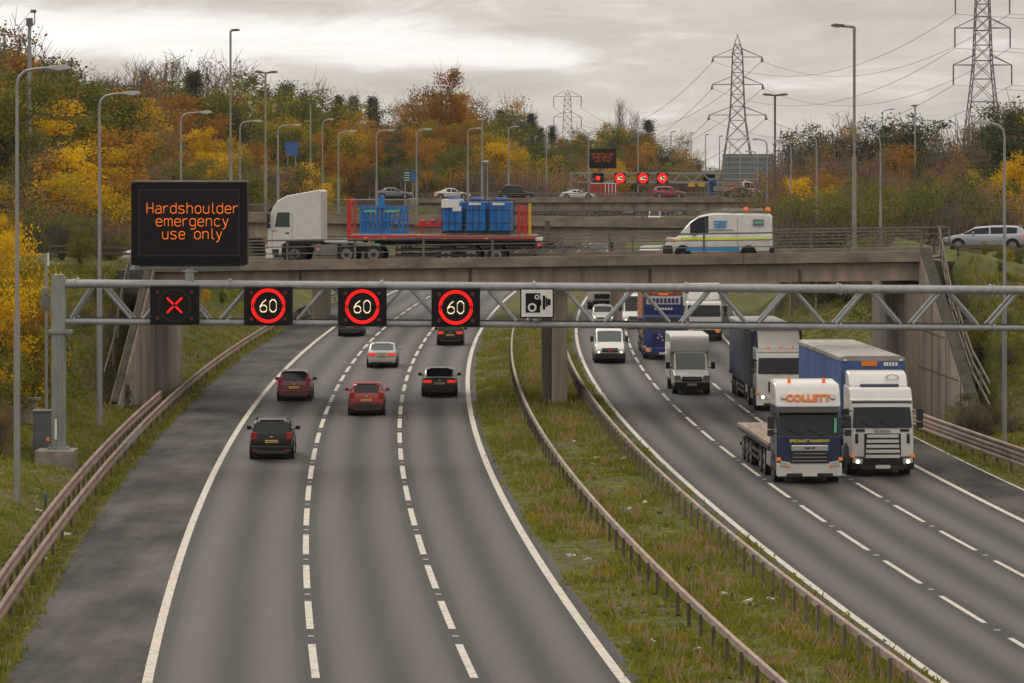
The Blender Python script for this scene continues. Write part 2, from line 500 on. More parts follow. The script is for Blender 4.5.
def terrain(X, Y):
    X, Y = np.broadcast_arrays(np.asarray(X, float), np.asarray(Y, float))
    zr = road_z(Y)
    xl, xr = line_x('Lpave', Y), line_x('Rpave', Y)
    dl, dr = xl - X, X - xr
    z = zr - 0.09
    ml, mr = med_l(Y), med_r(Y)
    inmed = (X >= ml) & (X <= mr)
    z = np.where(inmed, zr + 0.0 + .10 * np.sin(math.pi * np.clip((X - ml) / np.maximum(mr - ml, .1), 0, 1)) + .02 * hnoise(X * 3, Y), z)
    left = dl > 0
    d = np.maximum(dl, dr)
    out_ = d > 0
    y0 = np.where(left, 172.0, 157.0)
    front = sstep((Y - y0) / np.where(left, 15.5, 16.0))
    hold = np.zeros_like(Y)
    for a, b in ((0, 203), (274, 293), (438, 462)):
        hold = np.maximum(hold, sstep((Y - a + 5) / 5) * sstep((b + 5 - Y) / 5))
    wl = 15 * (1 - hold) + 0.9 * hold
    d0 = np.where(hold > .5, np.where(left, 2.8, 3.2), 1.5)
    d0 = np.where((Y < 187) & left, 2.8 + (187 - Y) * .12, d0)
    d0 = np.where((Y < 173) & ~left, 3.3 + (173 - Y) * .06, d0)
    lat = np.clip((d - d0) / wl, 0, 1)
    plat = np.where(left, 7.0, 7.75 - .75 * sstep((d - 4.0) / 4)) + np.clip((d - 60) * .02, 0, 3) + .35 * hnoise(X * .4, Y * .4)
    z_back = zr + np.maximum(plat - zr, 1.0) * lat
    z_near = zr + np.clip(d - 1.0, 0, 9) * .10 + np.clip(d - 7, 0, 20) * .28 - .25 * np.exp(-((d - 1.9) / 1.0) ** 2) + .06 * hnoise(X * 1.7, Y * 1.3) * np.clip(d, 0, 1)
    zo = z_near * (1 - front) + np.maximum(z_back, z_near * .5) * front
    zo = zo - 1.0 * np.exp(-((X + 18.9) / 1.9) ** 2 - ((Y - 148.6) / 4) ** 2)
    zo = np.where(d < .25, zr + .01, zo)
    far = sstep((Y - 620) / 300)
    zo = zo * (1 - far) + (6.5 + .4 * hnoise(X * .05, Y * .05)) * far
    return np.where(out_, zo, np.where(Y > 900, z * 0 + 5.5, z))


def gz(x, y): return float(terrain(x, y))


def at(u, v, Y):
    """point at distance Y seen at column u, row v"""
    return Vector(((u - U0) / F * Y, Y, HC - (v - HZ) / F * Y))


def px(u, Y): return (u - U0) / F * Y


# ------------------------------------------------------------------ ground sheet
def ground_material():
    m = bpy.data.materials.new('verge_ground')
    m.use_nodes = True
    t = m.node_tree
    p = t.nodes['Principled BSDF']
    p.inputs['Roughness'].default_value = 0.95
    p.inputs['Specular IOR Level'].default_value = 0.15
    tc = N(t, 'ShaderNodeTexCoord')

    def noise(scale, detail=5, st=(1, 1, 1)):
        mp = N(t, 'ShaderNodeMapping')
        mp.inputs['Scale'].default_value = st
        t.links.new(tc.outputs['Object'], mp.inputs[0])
        n = N(t, 'ShaderNodeTexNoise')
        n.inputs['Scale'].default_value = scale
        n.inputs['Detail'].default_value = detail
        n.inputs['Roughness'].default_value = .65
        t.links.new(mp.outputs[0], n.inputs['Vector'])
        return n.outputs['Fac']

    def ramp(f, stops):
        r = N(t, 'ShaderNodeValToRGB')
        while len(r.color_ramp.elements) < len(stops): r.color_ramp.elements.new(.5)
        for e, (q, c) in zip(r.color_ramp.elements, stops):
            e.position, e.color = q, (*c, 1)
        t.links.new(f, r.inputs[0])
        return r.outputs[0]

    def mixc(f, a, b):
        x = N(t, 'ShaderNodeMix', data_type='RGBA')
        t.links.new(f, x.inputs['Factor'])
        t.links.new(a, x.inputs['A'])
        t.links.new(b, x.inputs['B'])
        return x.outputs['Result']
    fine = noise(2.2, 8)
    big = noise(.22, 4)
    green = ramp(fine, [(.25, (.042, .046, .013)), (.5, (.085, .092, .018)), (.72, (.15, .155, .022))])
    brown = ramp(fine, [(.25, (.05, .04, .026)), (.5, (.105, .08, .045)), (.75, (.18, .14, .075))])
    moss = ramp(fine, [(.3, (.07, .07, .012)), (.7, (.26, .215, .012))])
    r1 = ramp(big, [(.46, (0, 0, 0)), (.62, (1, 1, 1))])
    c = mixc(r1, green, brown)
    r2 = ramp(noise(.45, 5), [(.55, (0, 0, 0)), (.66, (1, 1, 1))])
    c = mixc(r2, c, moss)
    t.links.new(c, p.inputs['Base Color'])
    b = N(t, 'ShaderNodeBump')
    b.inputs['Strength'].default_value = .6
    b.inputs['Distance'].default_value = .12
    t.links.new(fine, b.inputs['Height'])
    t.links.new(b.outputs[0], p.inputs['Normal'])
    return m


M['ground'] = ground_material()
dl_ = [2500, 1500, 900, 560, 360, 240, 170, 125, 95, 75, 62, 52, 45, 39, 34, 30, 26.5, 23.5, 21, 18.5, 16.5, 14.5, 13, 11.5, 10.2, 9, 8, 7, 6.1, 5.3, 4.6, 4, 3.4, 2.9, 2.4, 2.0, 1.6, 1.2, .8, .4, .02]
ys = np.concatenate([np.arange(-700, 40, 20.0), np.arange(40, 160, 2.0), np.arange(160, 210, 1.0), np.arange(210, 480, 2.0), np.arange(480, 700, 8), np.array([720, 780, 860, 960, 1100, 1300, 1600, 2000, 2600, 3400, 4500])])
rows = []
for y in ys:
    a, b, c, d = float(line_x('Lpave', y)), float(med_l(y)), float(med_r(y)), float(line_x('Rpave', y))
    xs = [a - q for q in dl_] + [a + .12, b - .12] + list(np.linspace(b + .01, c - .01, 11)) + [c + .12, d - .12] + [d + q for q in reversed(dl_)]
    rows.append(xs)
XX = np.array(rows)
YY = np.repeat(ys[:, None], XX.shape[1], 1)
ZZ = terrain(XX, YY)
nr, nc = XX.shape
V = np.stack([XX, YY, ZZ], -1).reshape(-1, 3)
ii = np.arange(nr * nc).reshape(nr, nc)
Q = np.stack([ii[:-1, :-1], ii[:-1, 1:], ii[1:, 1:], ii[1:, :-1]], -1).reshape(-1, 4)
ground = raw_mesh('ground', V, Q, M['ground'], smooth=True)
tag(ground, kind='structure')


# ------------------------------------------------------------------ carriageways
def asphalt_material(name, c_lo, c_hi, lanes=True, mottle=.0):
    m = bpy.data.materials.new(name)
    m.use_nodes = True
    t = m.node_tree
    p = t.nodes['Principled BSDF']
    p.inputs['Roughness'].default_value = .62
    p.inputs['Specular IOR Level'].default_value = .16 if lanes else .06
    tc = N(t, 'ShaderNodeTexCoord')
    uv = N(t, 'ShaderNodeUVMap')
    s = N(t, 'ShaderNodeSeparateXYZ')
    t.links.new(uv.outputs[0], s.inputs[0])

    def noise(scale, st, detail=6):
        mp = N(t, 'ShaderNodeMapping')
        mp.inputs['Scale'].default_value = st
        t.links.new(tc.outputs['Object'], mp.inputs[0])
        n = N(t, 'ShaderNodeTexNoise')
        n.inputs['Scale'].default_value = scale
        n.inputs['Detail'].default_value = detail
        n.inputs['Roughness'].default_value = .6
        t.links.new(mp.outputs[0], n.inputs['Vector'])
        return n.outputs['Fac']
    grain = noise(9, (1, 1, 1), 8)
    long_ = noise(.6, (2.2, .06, 1), 5)
    patch = noise(.35, (1, .35, 1), 6)
    u = s.outputs[0]
    if lanes:
        # polished wheel tracks, dark oily middle and dark strips beside the lane lines
        w = math_node(t, 'COSINE', math_node(t, 'MULTIPLY', math_node(t, 'ADD', u, math_node(t, 'MULTIPLY', math_node(t, 'SUBTRACT', long_, .5), .04)), 4 * math.pi))
        band = math_node(t, 'MULTIPLY', w, -.29)
        oil = math_node(t, 'COSINE', math_node(t, 'MULTIPLY', u, 2 * math.pi))
        band = math_node(t, 'ADD', band, math_node(t, 'MULTIPLY', oil, .045))
        # crisper darker strips where the lane lines were relaid
        fr = math_node(t, 'ABSOLUTE', math_node(t, 'SUBTRACT', math_node(t, 'FRACT', u), .5))
        st_ = N(t, 'ShaderNodeMapRange', interpolation_type='SMOOTHSTEP')
        st_.inputs[1].default_value, st_.inputs[2].default_value = .375, .40
        st_.inputs[3].default_value, st_.inputs[4].default_value = 0.0, -.16
        t.links.new(fr, st_.inputs[0])
        band = math_node(t, 'ADD', band, st_.outputs[0])
    else:
        band = math_node(t, 'MULTIPLY', math_node(t, 'SUBTRACT', patch, .54), 2.5)
    f = math_node(t, 'ADD', band, math_node(t, 'MULTIPLY', math_node(t, 'SUBTRACT', grain, .5), .8))
    f = math_node(t, 'ADD', f, math_node(t, 'MULTIPLY', math_node(t, 'SUBTRACT', long_, .5), .32 if lanes else .7))
    f = math_node(t, 'ADD', f, .5, clamp=True)
    rp = N(t, 'ShaderNodeValToRGB')
    rp.color_ramp.elements[0].position, rp.color_ramp.elements[0].color = .08, (*c_lo, 1)
    rp.color_ramp.elements[1].position, rp.color_ramp.elements[1].color = .92, (*c_hi, 1)
    t.links.new(f, rp.inputs[0])
    t.links.new(rp.outputs[0], p.inputs['Base Color'])
    b = N(t, 'ShaderNodeBump')
    b.inputs['Strength'].default_value = .25
    b.inputs['Distance'].default_value = .01
    t.links.new(grain, b.inputs['Height'])
    t.links.new(b.outputs[0], p.inputs['Normal'])
    return m


M['asphalt'] = asphalt_material('worn_asphalt', (.034, .030, .0285), (.112, .099, .094))
M['shoulder'] = asphalt_material('shoulder_asphalt', (.022, .0185, .017), (.115, .102, .095), lanes=False)
M['deck_road'] = mat('bridge_asphalt', (0.10, 0.09, 0.085), .8, var=.3, scale=1.5)
RY = np.concatenate([np.arange(-600, 40, 16.0), np.arange(40, 360, 3.0), np.arange(360, 760, 6.0)])


def ribbon(name, keys, uvals, material, dz=0.0, sub=3):
    """sheet between successive road lines"""
    cols, us = [], []
    for i in range(len(keys) - 1):
        a, b = keys[i](RY), keys[i + 1](RY)
        for k in range(sub):
            cols.append(a + (b - a) * k / sub)
            us.append(uvals[i] + (uvals[i + 1] - uvals[i]) * k / sub)
    cols.append(keys[-1](RY))
    us.append(uvals[-1])
    X = np.stack(cols, 1)
    Y = np.repeat(RY[:, None], X.shape[1], 1)
    Z = road_z(Y) + dz
    UV = np.stack([np.repeat(np.array(us)[None, :], len(RY), 0), Y / 100], -1).reshape(-1, 2)
    r, c = X.shape
    k = np.arange(r * c).reshape(r, c)
    q = np.stack([k[:-1, :-1], k[:-1, 1:], k[1:, 1:], k[1:, :-1]], -1).reshape(-1, 4)
    o = raw_mesh(name, np.stack([X, Y, Z], -1).reshape(-1, 3), q, material, UV, True)
    return tag(o, kind='structure')


L = lambda k, d=0.0: (lambda Y: line_x(k, Y) + d)
ribbon('carriageway_northbound', [L('Lsolid'), L('Ld1'), L('Ld2'), L('Lright'), med_l], [0, 1, 2, 3, 3.12], M['asphalt'])
ribbon('carriageway_southbound', [med_r, L('Rin'), L('Rd1'), L('Rd2'), L('Rsolid')], [-.1, 0, 1, 2, 3], M['asphalt'])
ribbon('hard_shoulder_northbound', [L('Lpave'), L('Lsolid')], [-1, 0], M['shoulder'])
ribbon('hard_shoulder_southbound', [L('Rsolid'), L('Rpave')], [3, 4], M['shoulder'])

lines = MB()


def paint_strip(k, w, y0, y1, step=3.0, d=0.0):
    n = max(1, int(round((y1 - y0) / step)))
    yy_ = np.linspace(y0, y1, n + 1)
    x = line_x(k, yy_) + d
    z = road_z(yy_) + .008
    vs, fs = [], []
    for a, b, c in zip(x, yy_, z):
        vs += [(a - w / 2, b, c), (a + w / 2, b, c)]
    for i in range(n): fs.append((2 * i, 2 * i + 1, 2 * i + 3, 2 * i + 2))
    lines.add(vs, fs)


for k in ('Lsolid', 'Lright', 'Rin', 'Rsolid'): paint_strip(k, .24 if k[0] == 'L' else .20, 60, 740)
paint_strip('Rpave', .10, 60, 300, d=-.12)
studs = MB()
for k, off in (('Ld1', 0), ('Ld2', 0), ('Rd1', 0.2), ('Rd2', 0.2)):
    y = 84.8 - 27 + off if k[0] == 'L' else 86.0 - 27
    while y < 720:
        paint_strip(k, .19 if k[0] == 'L' else .155, y, y + 6.0, 3.0)
        xs_ = float(line_x(k, y + 7.5))
        studs.box((xs_, y + 7.5, float(road_z(y + 7.5)) + .012), (.16, .12, .02))
        y += 9.0
lm = lines.build('road_markings', M['white_line'], fix=False)
tag(lm, kind='structure')
sm_ = studs.build('road_stud_markings', M['white_line'])
tag(sm_, kind='structure')


# ================================================================== bridges
M['coping'] = mat('mossy_coping', (0.085, 0.075, 0.05), .9, col2=(0.04, 0.037, 0.025), scale=1.2, detail=8)
M['parapet'] = mat('weathered_parapet', (0.2, 0.18, 0.16), .7, var=.35, scale=2)
def wall_poly(mb, pts, thick, mi=0):
    """vertical wall standing on the plan line pts [(x, y, z0, z1)], thick to its left"""
    for (a, b) in zip(pts[:-1], pts[1:]):
        d = Vector((b[0] - a[0], b[1] - a[1], 0)).normalized()
        n = Vector((-d.y, d.x, 0)) * thick
        vs = []
        for p in (a, b):
            vs += [(p[0], p[1], p[2]), (p[0], p[1], p[3]), (p[0] + n.x, p[1] + n.y, p[2]), (p[0] + n.x, p[1] + n.y, p[3])]
        mb.add(vs, [(0, 1, 5, 4), (2, 6, 7, 3), (1, 3, 7, 5), (0, 4, 6, 2), (0, 2, 3, 1), (4, 5, 7, 6)], mi)


def parapet(root, A, B, h, spacing, nrails, post=.11, rail=.05, top=.08, mat_r=None):
    A, B = Vector(A), Vector(B)
    r = MB()
    mat_r = mat_r or M['parapet']
    for k in range(nrails):
        z = h * (k + 1) / nrails
        q = top if k == nrails - 1 else rail
        r.bar(A + Vector((0, 0, z)), B + Vector((0, 0, z)), q, q)
    r.build('parapet_rail', mat_r or M['steel_green'], root)
    n = max(1, int((B - A).length / spacing))
    for i in range(n + 1):
        p = A.lerp(B, i / n)
        m = MB()
        m.box(p + Vector((0, .07, h / 2)), (post, post * .8, h))
        m.build('parapet_post', mat_r or M['steel_green'], root)


def bridge(label, xl, yl, zl, xr, yr, zr_, width, depth, edge_h, root_name='road_bridge', rail_h=1.0, spacing=3.6, nrails=3, pier=None, inset=.55):
    """deck from (xl, yl) to (xr, yr) along the near edge; z = top of the near edge beam"""
    root = empty(root_name, ((xl + xr) / 2, (yl + yr) / 2, 0), 0, label, 'bridge', 'roundabout bridges over the motorway')
    o = Vector(root.location)
    A, B = Vector((xl, yl, zl)) - o, Vector((xr, yr, zr_)) - o
    d = (B - A).normalized()
    n = Vector((-d.y, d.x, 0)).normalized() * width

    def slab(p, q, off0, off1, ztop, zbot, name, m):
        mb = MB()
        u = n.normalized()
        vs = []
        for c in (p, q):
            for of in (off0, off1):
                for z in (zbot, ztop): vs.append(c + u * of + Vector((0, 0, z)))
        mb.add(vs, [(0, 1, 3, 2), (4, 6, 7, 5), (0, 4, 5, 1), (2, 3, 7, 6), (0, 2, 6, 4), (1, 5, 7, 3)])
        return mb.build(name, m, root)
    slab(A, B, 0, .42, 0, -edge_h, 'edge_beam', M['concrete_edge'])
    slab(A, B, width - .42, width, 0, -edge_h, 'edge_beam', M['concrete_edge'])
    slab(A, B, .423, width - .423, -.40, -edge_h - .05, 'deck', M['deck_road'])
    slab(A, B, inset, inset + .5, -edge_h - .053, -depth, 'girder', M['concrete'])
    slab(A, B, width - inset - .5, width - inset, -edge_h - .053, -depth, 'girder', M['concrete'])
    for k in range(1, 4):
        slab(A, B, inset + (width - 2 * inset) * k / 4 - .4, inset + (width - 2 * inset) * k / 4 + .4, -edge_h - .053, -depth + .05, 'girder', M['bearing'])
    u = n.normalized() * .2
    parapet(root, A + u, B + u, rail_h, spacing, nrails)
    u2 = n.normalized() * (width - .2)
    parapet(root, A + u2, B + u2, rail_h, spacing, nrails)
    return root, o


# near bridge ------------------------------------------------------------
XLn, XRn = px(157, 185), px(921, 175)
YL_, YR_ = 184.5, 175.0
ZLn, ZRn = 7.10, 7.88
sl = (YR_ - YL_) / (XRn - XLn)
sz = (ZRn - ZLn) / (XRn - XLn)
near, o = bridge('near concrete road bridge carrying the white lorry and the white van', XLn - .2, YL_, ZLn, XRn, YR_, ZRn, 11.2, 1.42, .5, spacing=3.35)
# central pier
m = MB()
pc = Vector((px(560, 179), 180.3, 0))
m.box(pc + Vector((0, 4.4, 2.9)) - o, (.78, 8.2, 5.9))
m.box(pc + Vector((-.62, 4.9, 2.9)) - o, (.42, 7.6, 5.85), 1)  # dark second box paints in the shaded left face of the pier
m.build('pier', [M['concrete_wall'], M['bearing']], near, bevel=.04)
# abutment walls: the face beside the road and the wing towards us
zb = -.3
mb = MB()
wall_poly(mb, [(XLn - o.x - .05, 200.0 - o.y, zb, 5.55), (XLn - o.x, YL_ + .45 - o.y, zb, 5.6)], -1.0)
mb.build('abutment_face', M['concrete_wall'], near)
mb = MB()
wx, wy = px(117, 176.5), 176.5
wall_poly(mb, [(XLn - o.x - .02, YL_ + .4 - o.y, zb, ZLn - .02), (wx - o.x + .1, wy - o.y, zb, .35)], -.5)
mb.build('wing_wall', M['concrete_wall'], near)
mb = MB()
mb.bar((XLn - o.x - .30, YL_ + .3 - o.y, ZLn + .05), (wx - o.x - .14, wy - o.y, .45), .30, .14)
mb.build('wall_coping', M['coping'], near)
mb = MB()
yb_r = YR_ + .4
wall_poly(mb, [(XRn - .6 - o.x, yb_r - o.y, zb, 6.25), (px(872, 190) - o.x, 190 - o.y, zb, 6.3)], -1.2)
mb.build('abutment_face', M['concrete_wall'], near)
mb = MB()
wx2, wy2 = px(976, 161.5), 161.5
wall_poly(mb, [(wx2 - o.x, wy2 - o.y, zb, .4), (XRn - .62 - o.x + .55, yb_r - .03 - o.y, zb, ZRn + .02)], -.42)
mb.build('wing_wall', M['concrete_wall'], near)
mb = MB()
mb.bar((wx2 - o.x + .22, wy2 - o.y, .5), (XRn - o.x + .22, yb_r - o.y, ZRn + .1), .50, .16)
mb.build('wall_coping', M['coping'], near)
mb = MB()                                        # vertical joints cast in the right wing
for k in range(1, 4):
    q = k / 4
    zt = .4 + (ZRn - .4) * q
    x_, y_ = wx2 + (XRn - .07 - wx2) * q, wy2 + (yb_r - .03 - wy2) * q
    mb.box((x_ - o.x - .012, y_ - o.y, zt / 2), (.03, .06, zt - .1))
for z in (2.2, 4.0):
    q0 = (z - .0) / (ZRn - .4)
    a = Vector((wx2 + (XRn - .07 - wx2) * q0 - o.x - .012, wy2 + (yb_r - wy2) * q0 - o.y, z))
    mb.bar(a, (XRn - .08 - o.x, yb_r - .04 - o.y, z + .1), .03, .05)
mb.build('wall_joint', M['bearing'], near)

for u, Yd in ((300, 182.8), (470, 180.6), (650, 178.3), (800, 176.5)):
    MB().tube(Vector((px(u, Yd), YL_ + sl * (px(u, Yd) - XLn) + .45, 6.95)) - o, Vector((px(u, Yd), YL_ + sl * (px(u, Yd) - XLn) + .45, 6.0)) - o, .06, None, 8).build('drain_pipe', M['bearing'], near)
for u, Yd in ((395, 182), (580, 178.8), (745, 176)):
    MB().box(Vector((px(u, Yd), YL_ + sl * (px(u, Yd) - XLn) - .01, ZLn + sz * (px(u, Yd) - XLn) - .25)) - o, (.04, .03, .5)).build('expansion_joint', M['bearing'], near)
# bridge roads running on over the banks
dr = MB()
for s, x0, x1 in ((-1, XLn - 70, XLn - .25), (1, XRn + .05, XRn + 75)):
    n_ = 12
    for i in range(n_):
        a, b = x0 + (x1 - x0) * i / n_, x0 + (x1 - x0) * (i + 1) / n_
        y_a, y_b = YL_ + sl * (a - XLn), YL_ + sl * (b - XLn)
        bend = lambda x: (max(0, x - XRn) * .85 + max(0, x - XRn) ** 2 * .010) if s > 0 else (max(0, XLn - x) ** 2) * .008
        za, zb_ = [ZLn + sz * (np.clip(q, XLn - 12, XRn + 4) - XLn) - .4 - np.clip((q - XRn) * .09, 0, .75) for q in (a, b)]
        dr.add([(a, y_a + bend(a) + .6, za), (b, y_b + bend(b) + .6, zb_), (b, y_b + bend(b) + 10.0, zb_), (a, y_a + bend(a) + 10.0, za),
                (a, y_a + bend(a) + .6, za - 1.2), (b, y_b + bend(b) + .6, zb_ - 1.2), (b, y_b + bend(b) + 10.0, zb_ - 1.2), (a, y_a + bend(a) + 10.0, za - 1.2)],
               [(0, 1, 2, 3), (0, 4, 5, 1), (3, 2, 6, 7)])
tag(dr.build('roundabout_road', M['deck_road']), kind='structure')

# middle bridge ------------------------------------------------------------
mid, om = bridge('middle concrete bridge seen between the lorry and the white van', px(232, 279), 279, 8.36, px(845, 284), 284, 7.62, 12, 1.85, .68, rail_h=.62, spacing=4.8, nrails=2)
for u in (338, 640):
    p = Vector((px(u - 20, 281), 281.4, 3.0)) - om
    MB().box(p + Vector((0, 5, 0)), (1.0, 10.0, 6.3)).build('pier', M['concrete_wall'], mid)
mb = MB()
mb.box(Vector((px(547.5, 278.9), 279.2, 6.9)) - om, (.35, .5, 1.75))
mb.build('drain_pipe', M['bearing'], mid)
for u in (226, 850):
    mb = MB()
    wall_poly(mb, [(px(u, 281) - om.x, 280 - om.y, 0, 7.6), (px(u, 281) + 1.5 - om.x, 299 - om.y, 0, 7.6)], 1.0 if u < 500 else -1)
    mb.build('abutment_face', M['concrete_wall'], mid)

# far bridge --------------------------------------------------------------
farb, of_ = bridge('far concrete bridge below the far signals with cars crossing it', px(418, 452), 452, 8.02, px(762, 446), 446, 8.16, 15, 1.65, .62, rail_h=.5, spacing=5.0, nrails=2)
for u in (412, 764):
    mb = MB()
    wall_poly(mb, [(px(u, 449) - of_.x, 448 - of_.y, 0, 7.9), (px(u, 449) + 1.5 - of_.x, 466 - of_.y, 0, 7.9)], 1.0 if u < 500 else -1)
    mb.build('abutment_face', M['concrete_wall'], farb)
dr = MB()
for x0, x1 in ((px(230, 452), px(417.5, 452)), (px(762.5, 446), px(900, 446))):
    for i in range(6):
        a, b = x0 + (x1 - x0) * i / 6, x0 + (x1 - x0) * (i + 1) / 6
        dr.add([(a, 453, 7.75), (b, 453, 7.75), (b, 466, 7.75), (a, 466, 7.75), (a, 453, 6.5), (b, 453, 6.5)], [(0, 1, 2, 3), (0, 4, 5, 1)])
tag(dr.build('roundabout_road', M['deck_road']), kind='structure')


# ================================================================== fences
def rail_fence(pts, label, h=1.1, nr_=2, step=1.8, m=None, post=.11, name='rail_fence', off=0.0):
    m = m or M['wood_post']
    root = empty(name, (pts[0][0], pts[0][1], pts[0][2]), 0, label, 'fence')
    o_ = Vector(root.location)
    r = MB()
    for a, b in zip(pts[:-1], pts[1:]):
        for k in range(nr_):
            z = Vector((0, 0, h * (.95 - .42 * k)))
            r.bar(Vector(a) - o_ + z, Vector(b) - o_ + z, .05, .10)
    r.build('fence_rail', m, root)
    for a, b in zip(pts[:-1], pts[1:]):
        a, b = Vector(a), Vector(b)
        n = max(1, int((b - a).length / step))
        for i in range(n):
            p = a.lerp(b, i / n) - o_
            MB().box(p + Vector((0, 0, h / 2)), (post, post, h)).build('fence_post', m, root)
    return root


pts = [(XRn + .9, YR_ + .2, ZRn + .1), (px(952, 168), 168, 5.1), (px(972, 163.5), 163.5, 2.6), (px(990, 160), 160, 1.3)]
rail_fence(pts, 'weathered rail fence running down beside the right bridge wing wall', 1.15, 3, 1.5)
pts = [(px(134, 187), 187, 7.0), (px(122, 182), 182, 4.7), (px(113, 178), 178, 2.2), (px(104, 174.5), 174.5, .85)]
rail_fence(pts, 'dark post fence stepping down the bank beside the left wing wall', 1.25, 1, 1.9, M['post_rust'], .13)
pts = [(px(50, 188), 188, 7.15), (px(133, 187), 187, 7.05)]
rail_fence(pts, 'low rail fence at the top of the left bank behind the sign gantry post', .75, 2, 2.4, M['post_rust'])
pts = [(px(934, 174), 174, 7.75), (px(958, 177), 177, 7.3), (px(1040, 183), 183, 7.0)]
rail_fence(pts, 'guard rail along the top of the right bank beside the grey-blue car', .8, 1, 2.6, M['post_rust'])


# ================================================================== safety barriers
def barrier(key, y0, y1, label, z_rails, name='safety_barrier', step=2.4, m=None, rail_w=.28, both=False, post_h=.7, dx=0.0, side=1, patches=(), post_m=None, fn=None, kx=1, beam=.19, post_dx=0.0):
    fx = fn or (lambda y: float(line_x(key, y)) + dx)
    ys_ = np.linspace(y0, y1, max(2, int((y1 - y0) / 2.4)))
    root = empty(name, (fx(y0), y0, gz(fx(y0), y0)), 0, label, 'safety barrier', 'steel safety barriers along the motorway')
    o_ = Vector(root.location)
    for zr0 in z_rails:
        for sd_ in ((-1, 1) if both else (side,)):
            r = MB()
            # corrugated beam: cross-section swept along the line
            prof = [(0, -.19), (.065, -.15), (.065, -.07), (.015, -.02), (.015, .02), (.065, .07), (.065, .15), (0, .19), (-.02, .19), (-.02, -.19)]
            prof = [(a_, b_ * beam / .19) for a_, b_ in prof]
            if rail_w < .2: prof = [(-.055, -.09), (.055, -.09), (.055, .09), (-.055, .09)]
            k = len(prof)
            vs, fs = [], []
            for i, y in enumerate(ys_):
                x = fx(y)
                zz_ = float(road_z(y)) + zr0 - .0
                for (a, b) in prof: vs.append((x + sd_ * (a + (.07 if both or rail_w >= .2 else 0)) - o_.x, y - o_.y, zz_ + b - o_.z))
            for i in range(len(ys_) - 1):
                for j in range(k): fs.append((i * k + j, i * k + (j + 1) % k, (i + 1) * k + (j + 1) % k, (i + 1) * k + j))
            fs += [tuple(range(k - 1, -1, -1)), tuple(range((len(ys_) - 1) * k, len(ys_) * k))]
            r.add(vs, fs)
            r.build('rail', m or M['rail_rust'], root)
    for (pa, pb, z) in patches:
        r = MB()
        r.bar((fx(pa) + side * .115 - o_.x, pa - o_.y, z - o_.z), (fx(pb) + side * .115 - o_.x, pb - o_.y, z - o_.z), .05, .26)
        r.build('replacement_rail', M['rail_new'], root)
    y = y0 + .5
    c = 0
    while y < y1 and c < 100:
        x = fx(y)
        p = MB()
        g0 = float(road_z(y)) - .25
        p.box((x + post_dx - o_.x, y - o_.y, (g0 + post_h) / 2 - o_.z + 0.0), (.09, .13, post_h - g0))
        p.build('post', post_m or M['post_rust'], root)
        y += step
        c += 1
    return root


barrier('barL2', 84, 322, 'long rusty double-rail barrier nearest the left hard shoulder', (.62,), dx=.04, side=1, patches=((147.5, 156.5, .62),), step=4.0, post_h=.62, beam=.22)
barrier('barL', 84, 176, 'upper rusty barrier behind the left shoulder barrier ending by the bridge', (.86,), dx=-.10, side=1, step=2.4, post_h=.9, beam=.22, post_dx=-.14)
barrier('med1', 72, 262, 'single-rail barrier on posts beside the left carriageway in the central reserve', (.72,), rail_w=.15, m=M['rail_grey'], step=2.35, post_h=.70, post_dx=-.08)
barrier('med2', 70, 252, 'close-posted barrier along the right carriageway edge of the central reserve', (.70,), rail_w=.15, m=M['rail_grey'], step=2.0, post_h=.80, post_m=M['wood_post'], post_dx=-.15)
bx = lambda y: float(line_x('Rpave', y)) + .45 + max(0, (161 - y)) * .044
barrier('Rpave', 100, 250, 'weathered double-height barrier along the right hard shoulder', (.42, .80), side=-1, m=M['rail_rust'], fn=bx, post_h=.9, step=2.4)


# ================================================================== text
def text(s, size, mt, parent, loc, rot=(R(90), 0, 0), name='lettering', depth=.012, bold=0.0, spacing=1.0, align='CENTER', sx=1.0):
    cu = bpy.data.curves.new(name, 'FONT')
    cu.body, cu.size, cu.extrude, cu.offset = s, size, depth, bold
    cu.align_x, cu.align_y = align, 'CENTER'
    cu.space_character = spacing
    cu.resolution_u = 3
    t_ = bpy.data.objects.new(name, cu)
    COL.objects.link(t_)
    bpy.context.view_layer.update()
    me = bpy.data.meshes.new_from_object(t_.evaluated_get(bpy.context.evaluated_depsgraph_get()))
    bpy.data.objects.remove(t_)
    bpy.data.curves.remove(cu)
    o_ = bpy.data.objects.new(name, me)
    COL.objects.link(o_)
    me.materials.clear()
    me.materials.append(mt)
    o_.parent = parent
    o_.location, o_.rotation_euler = loc, rot
    o_.scale = (sx, 1, 1)
    return o_


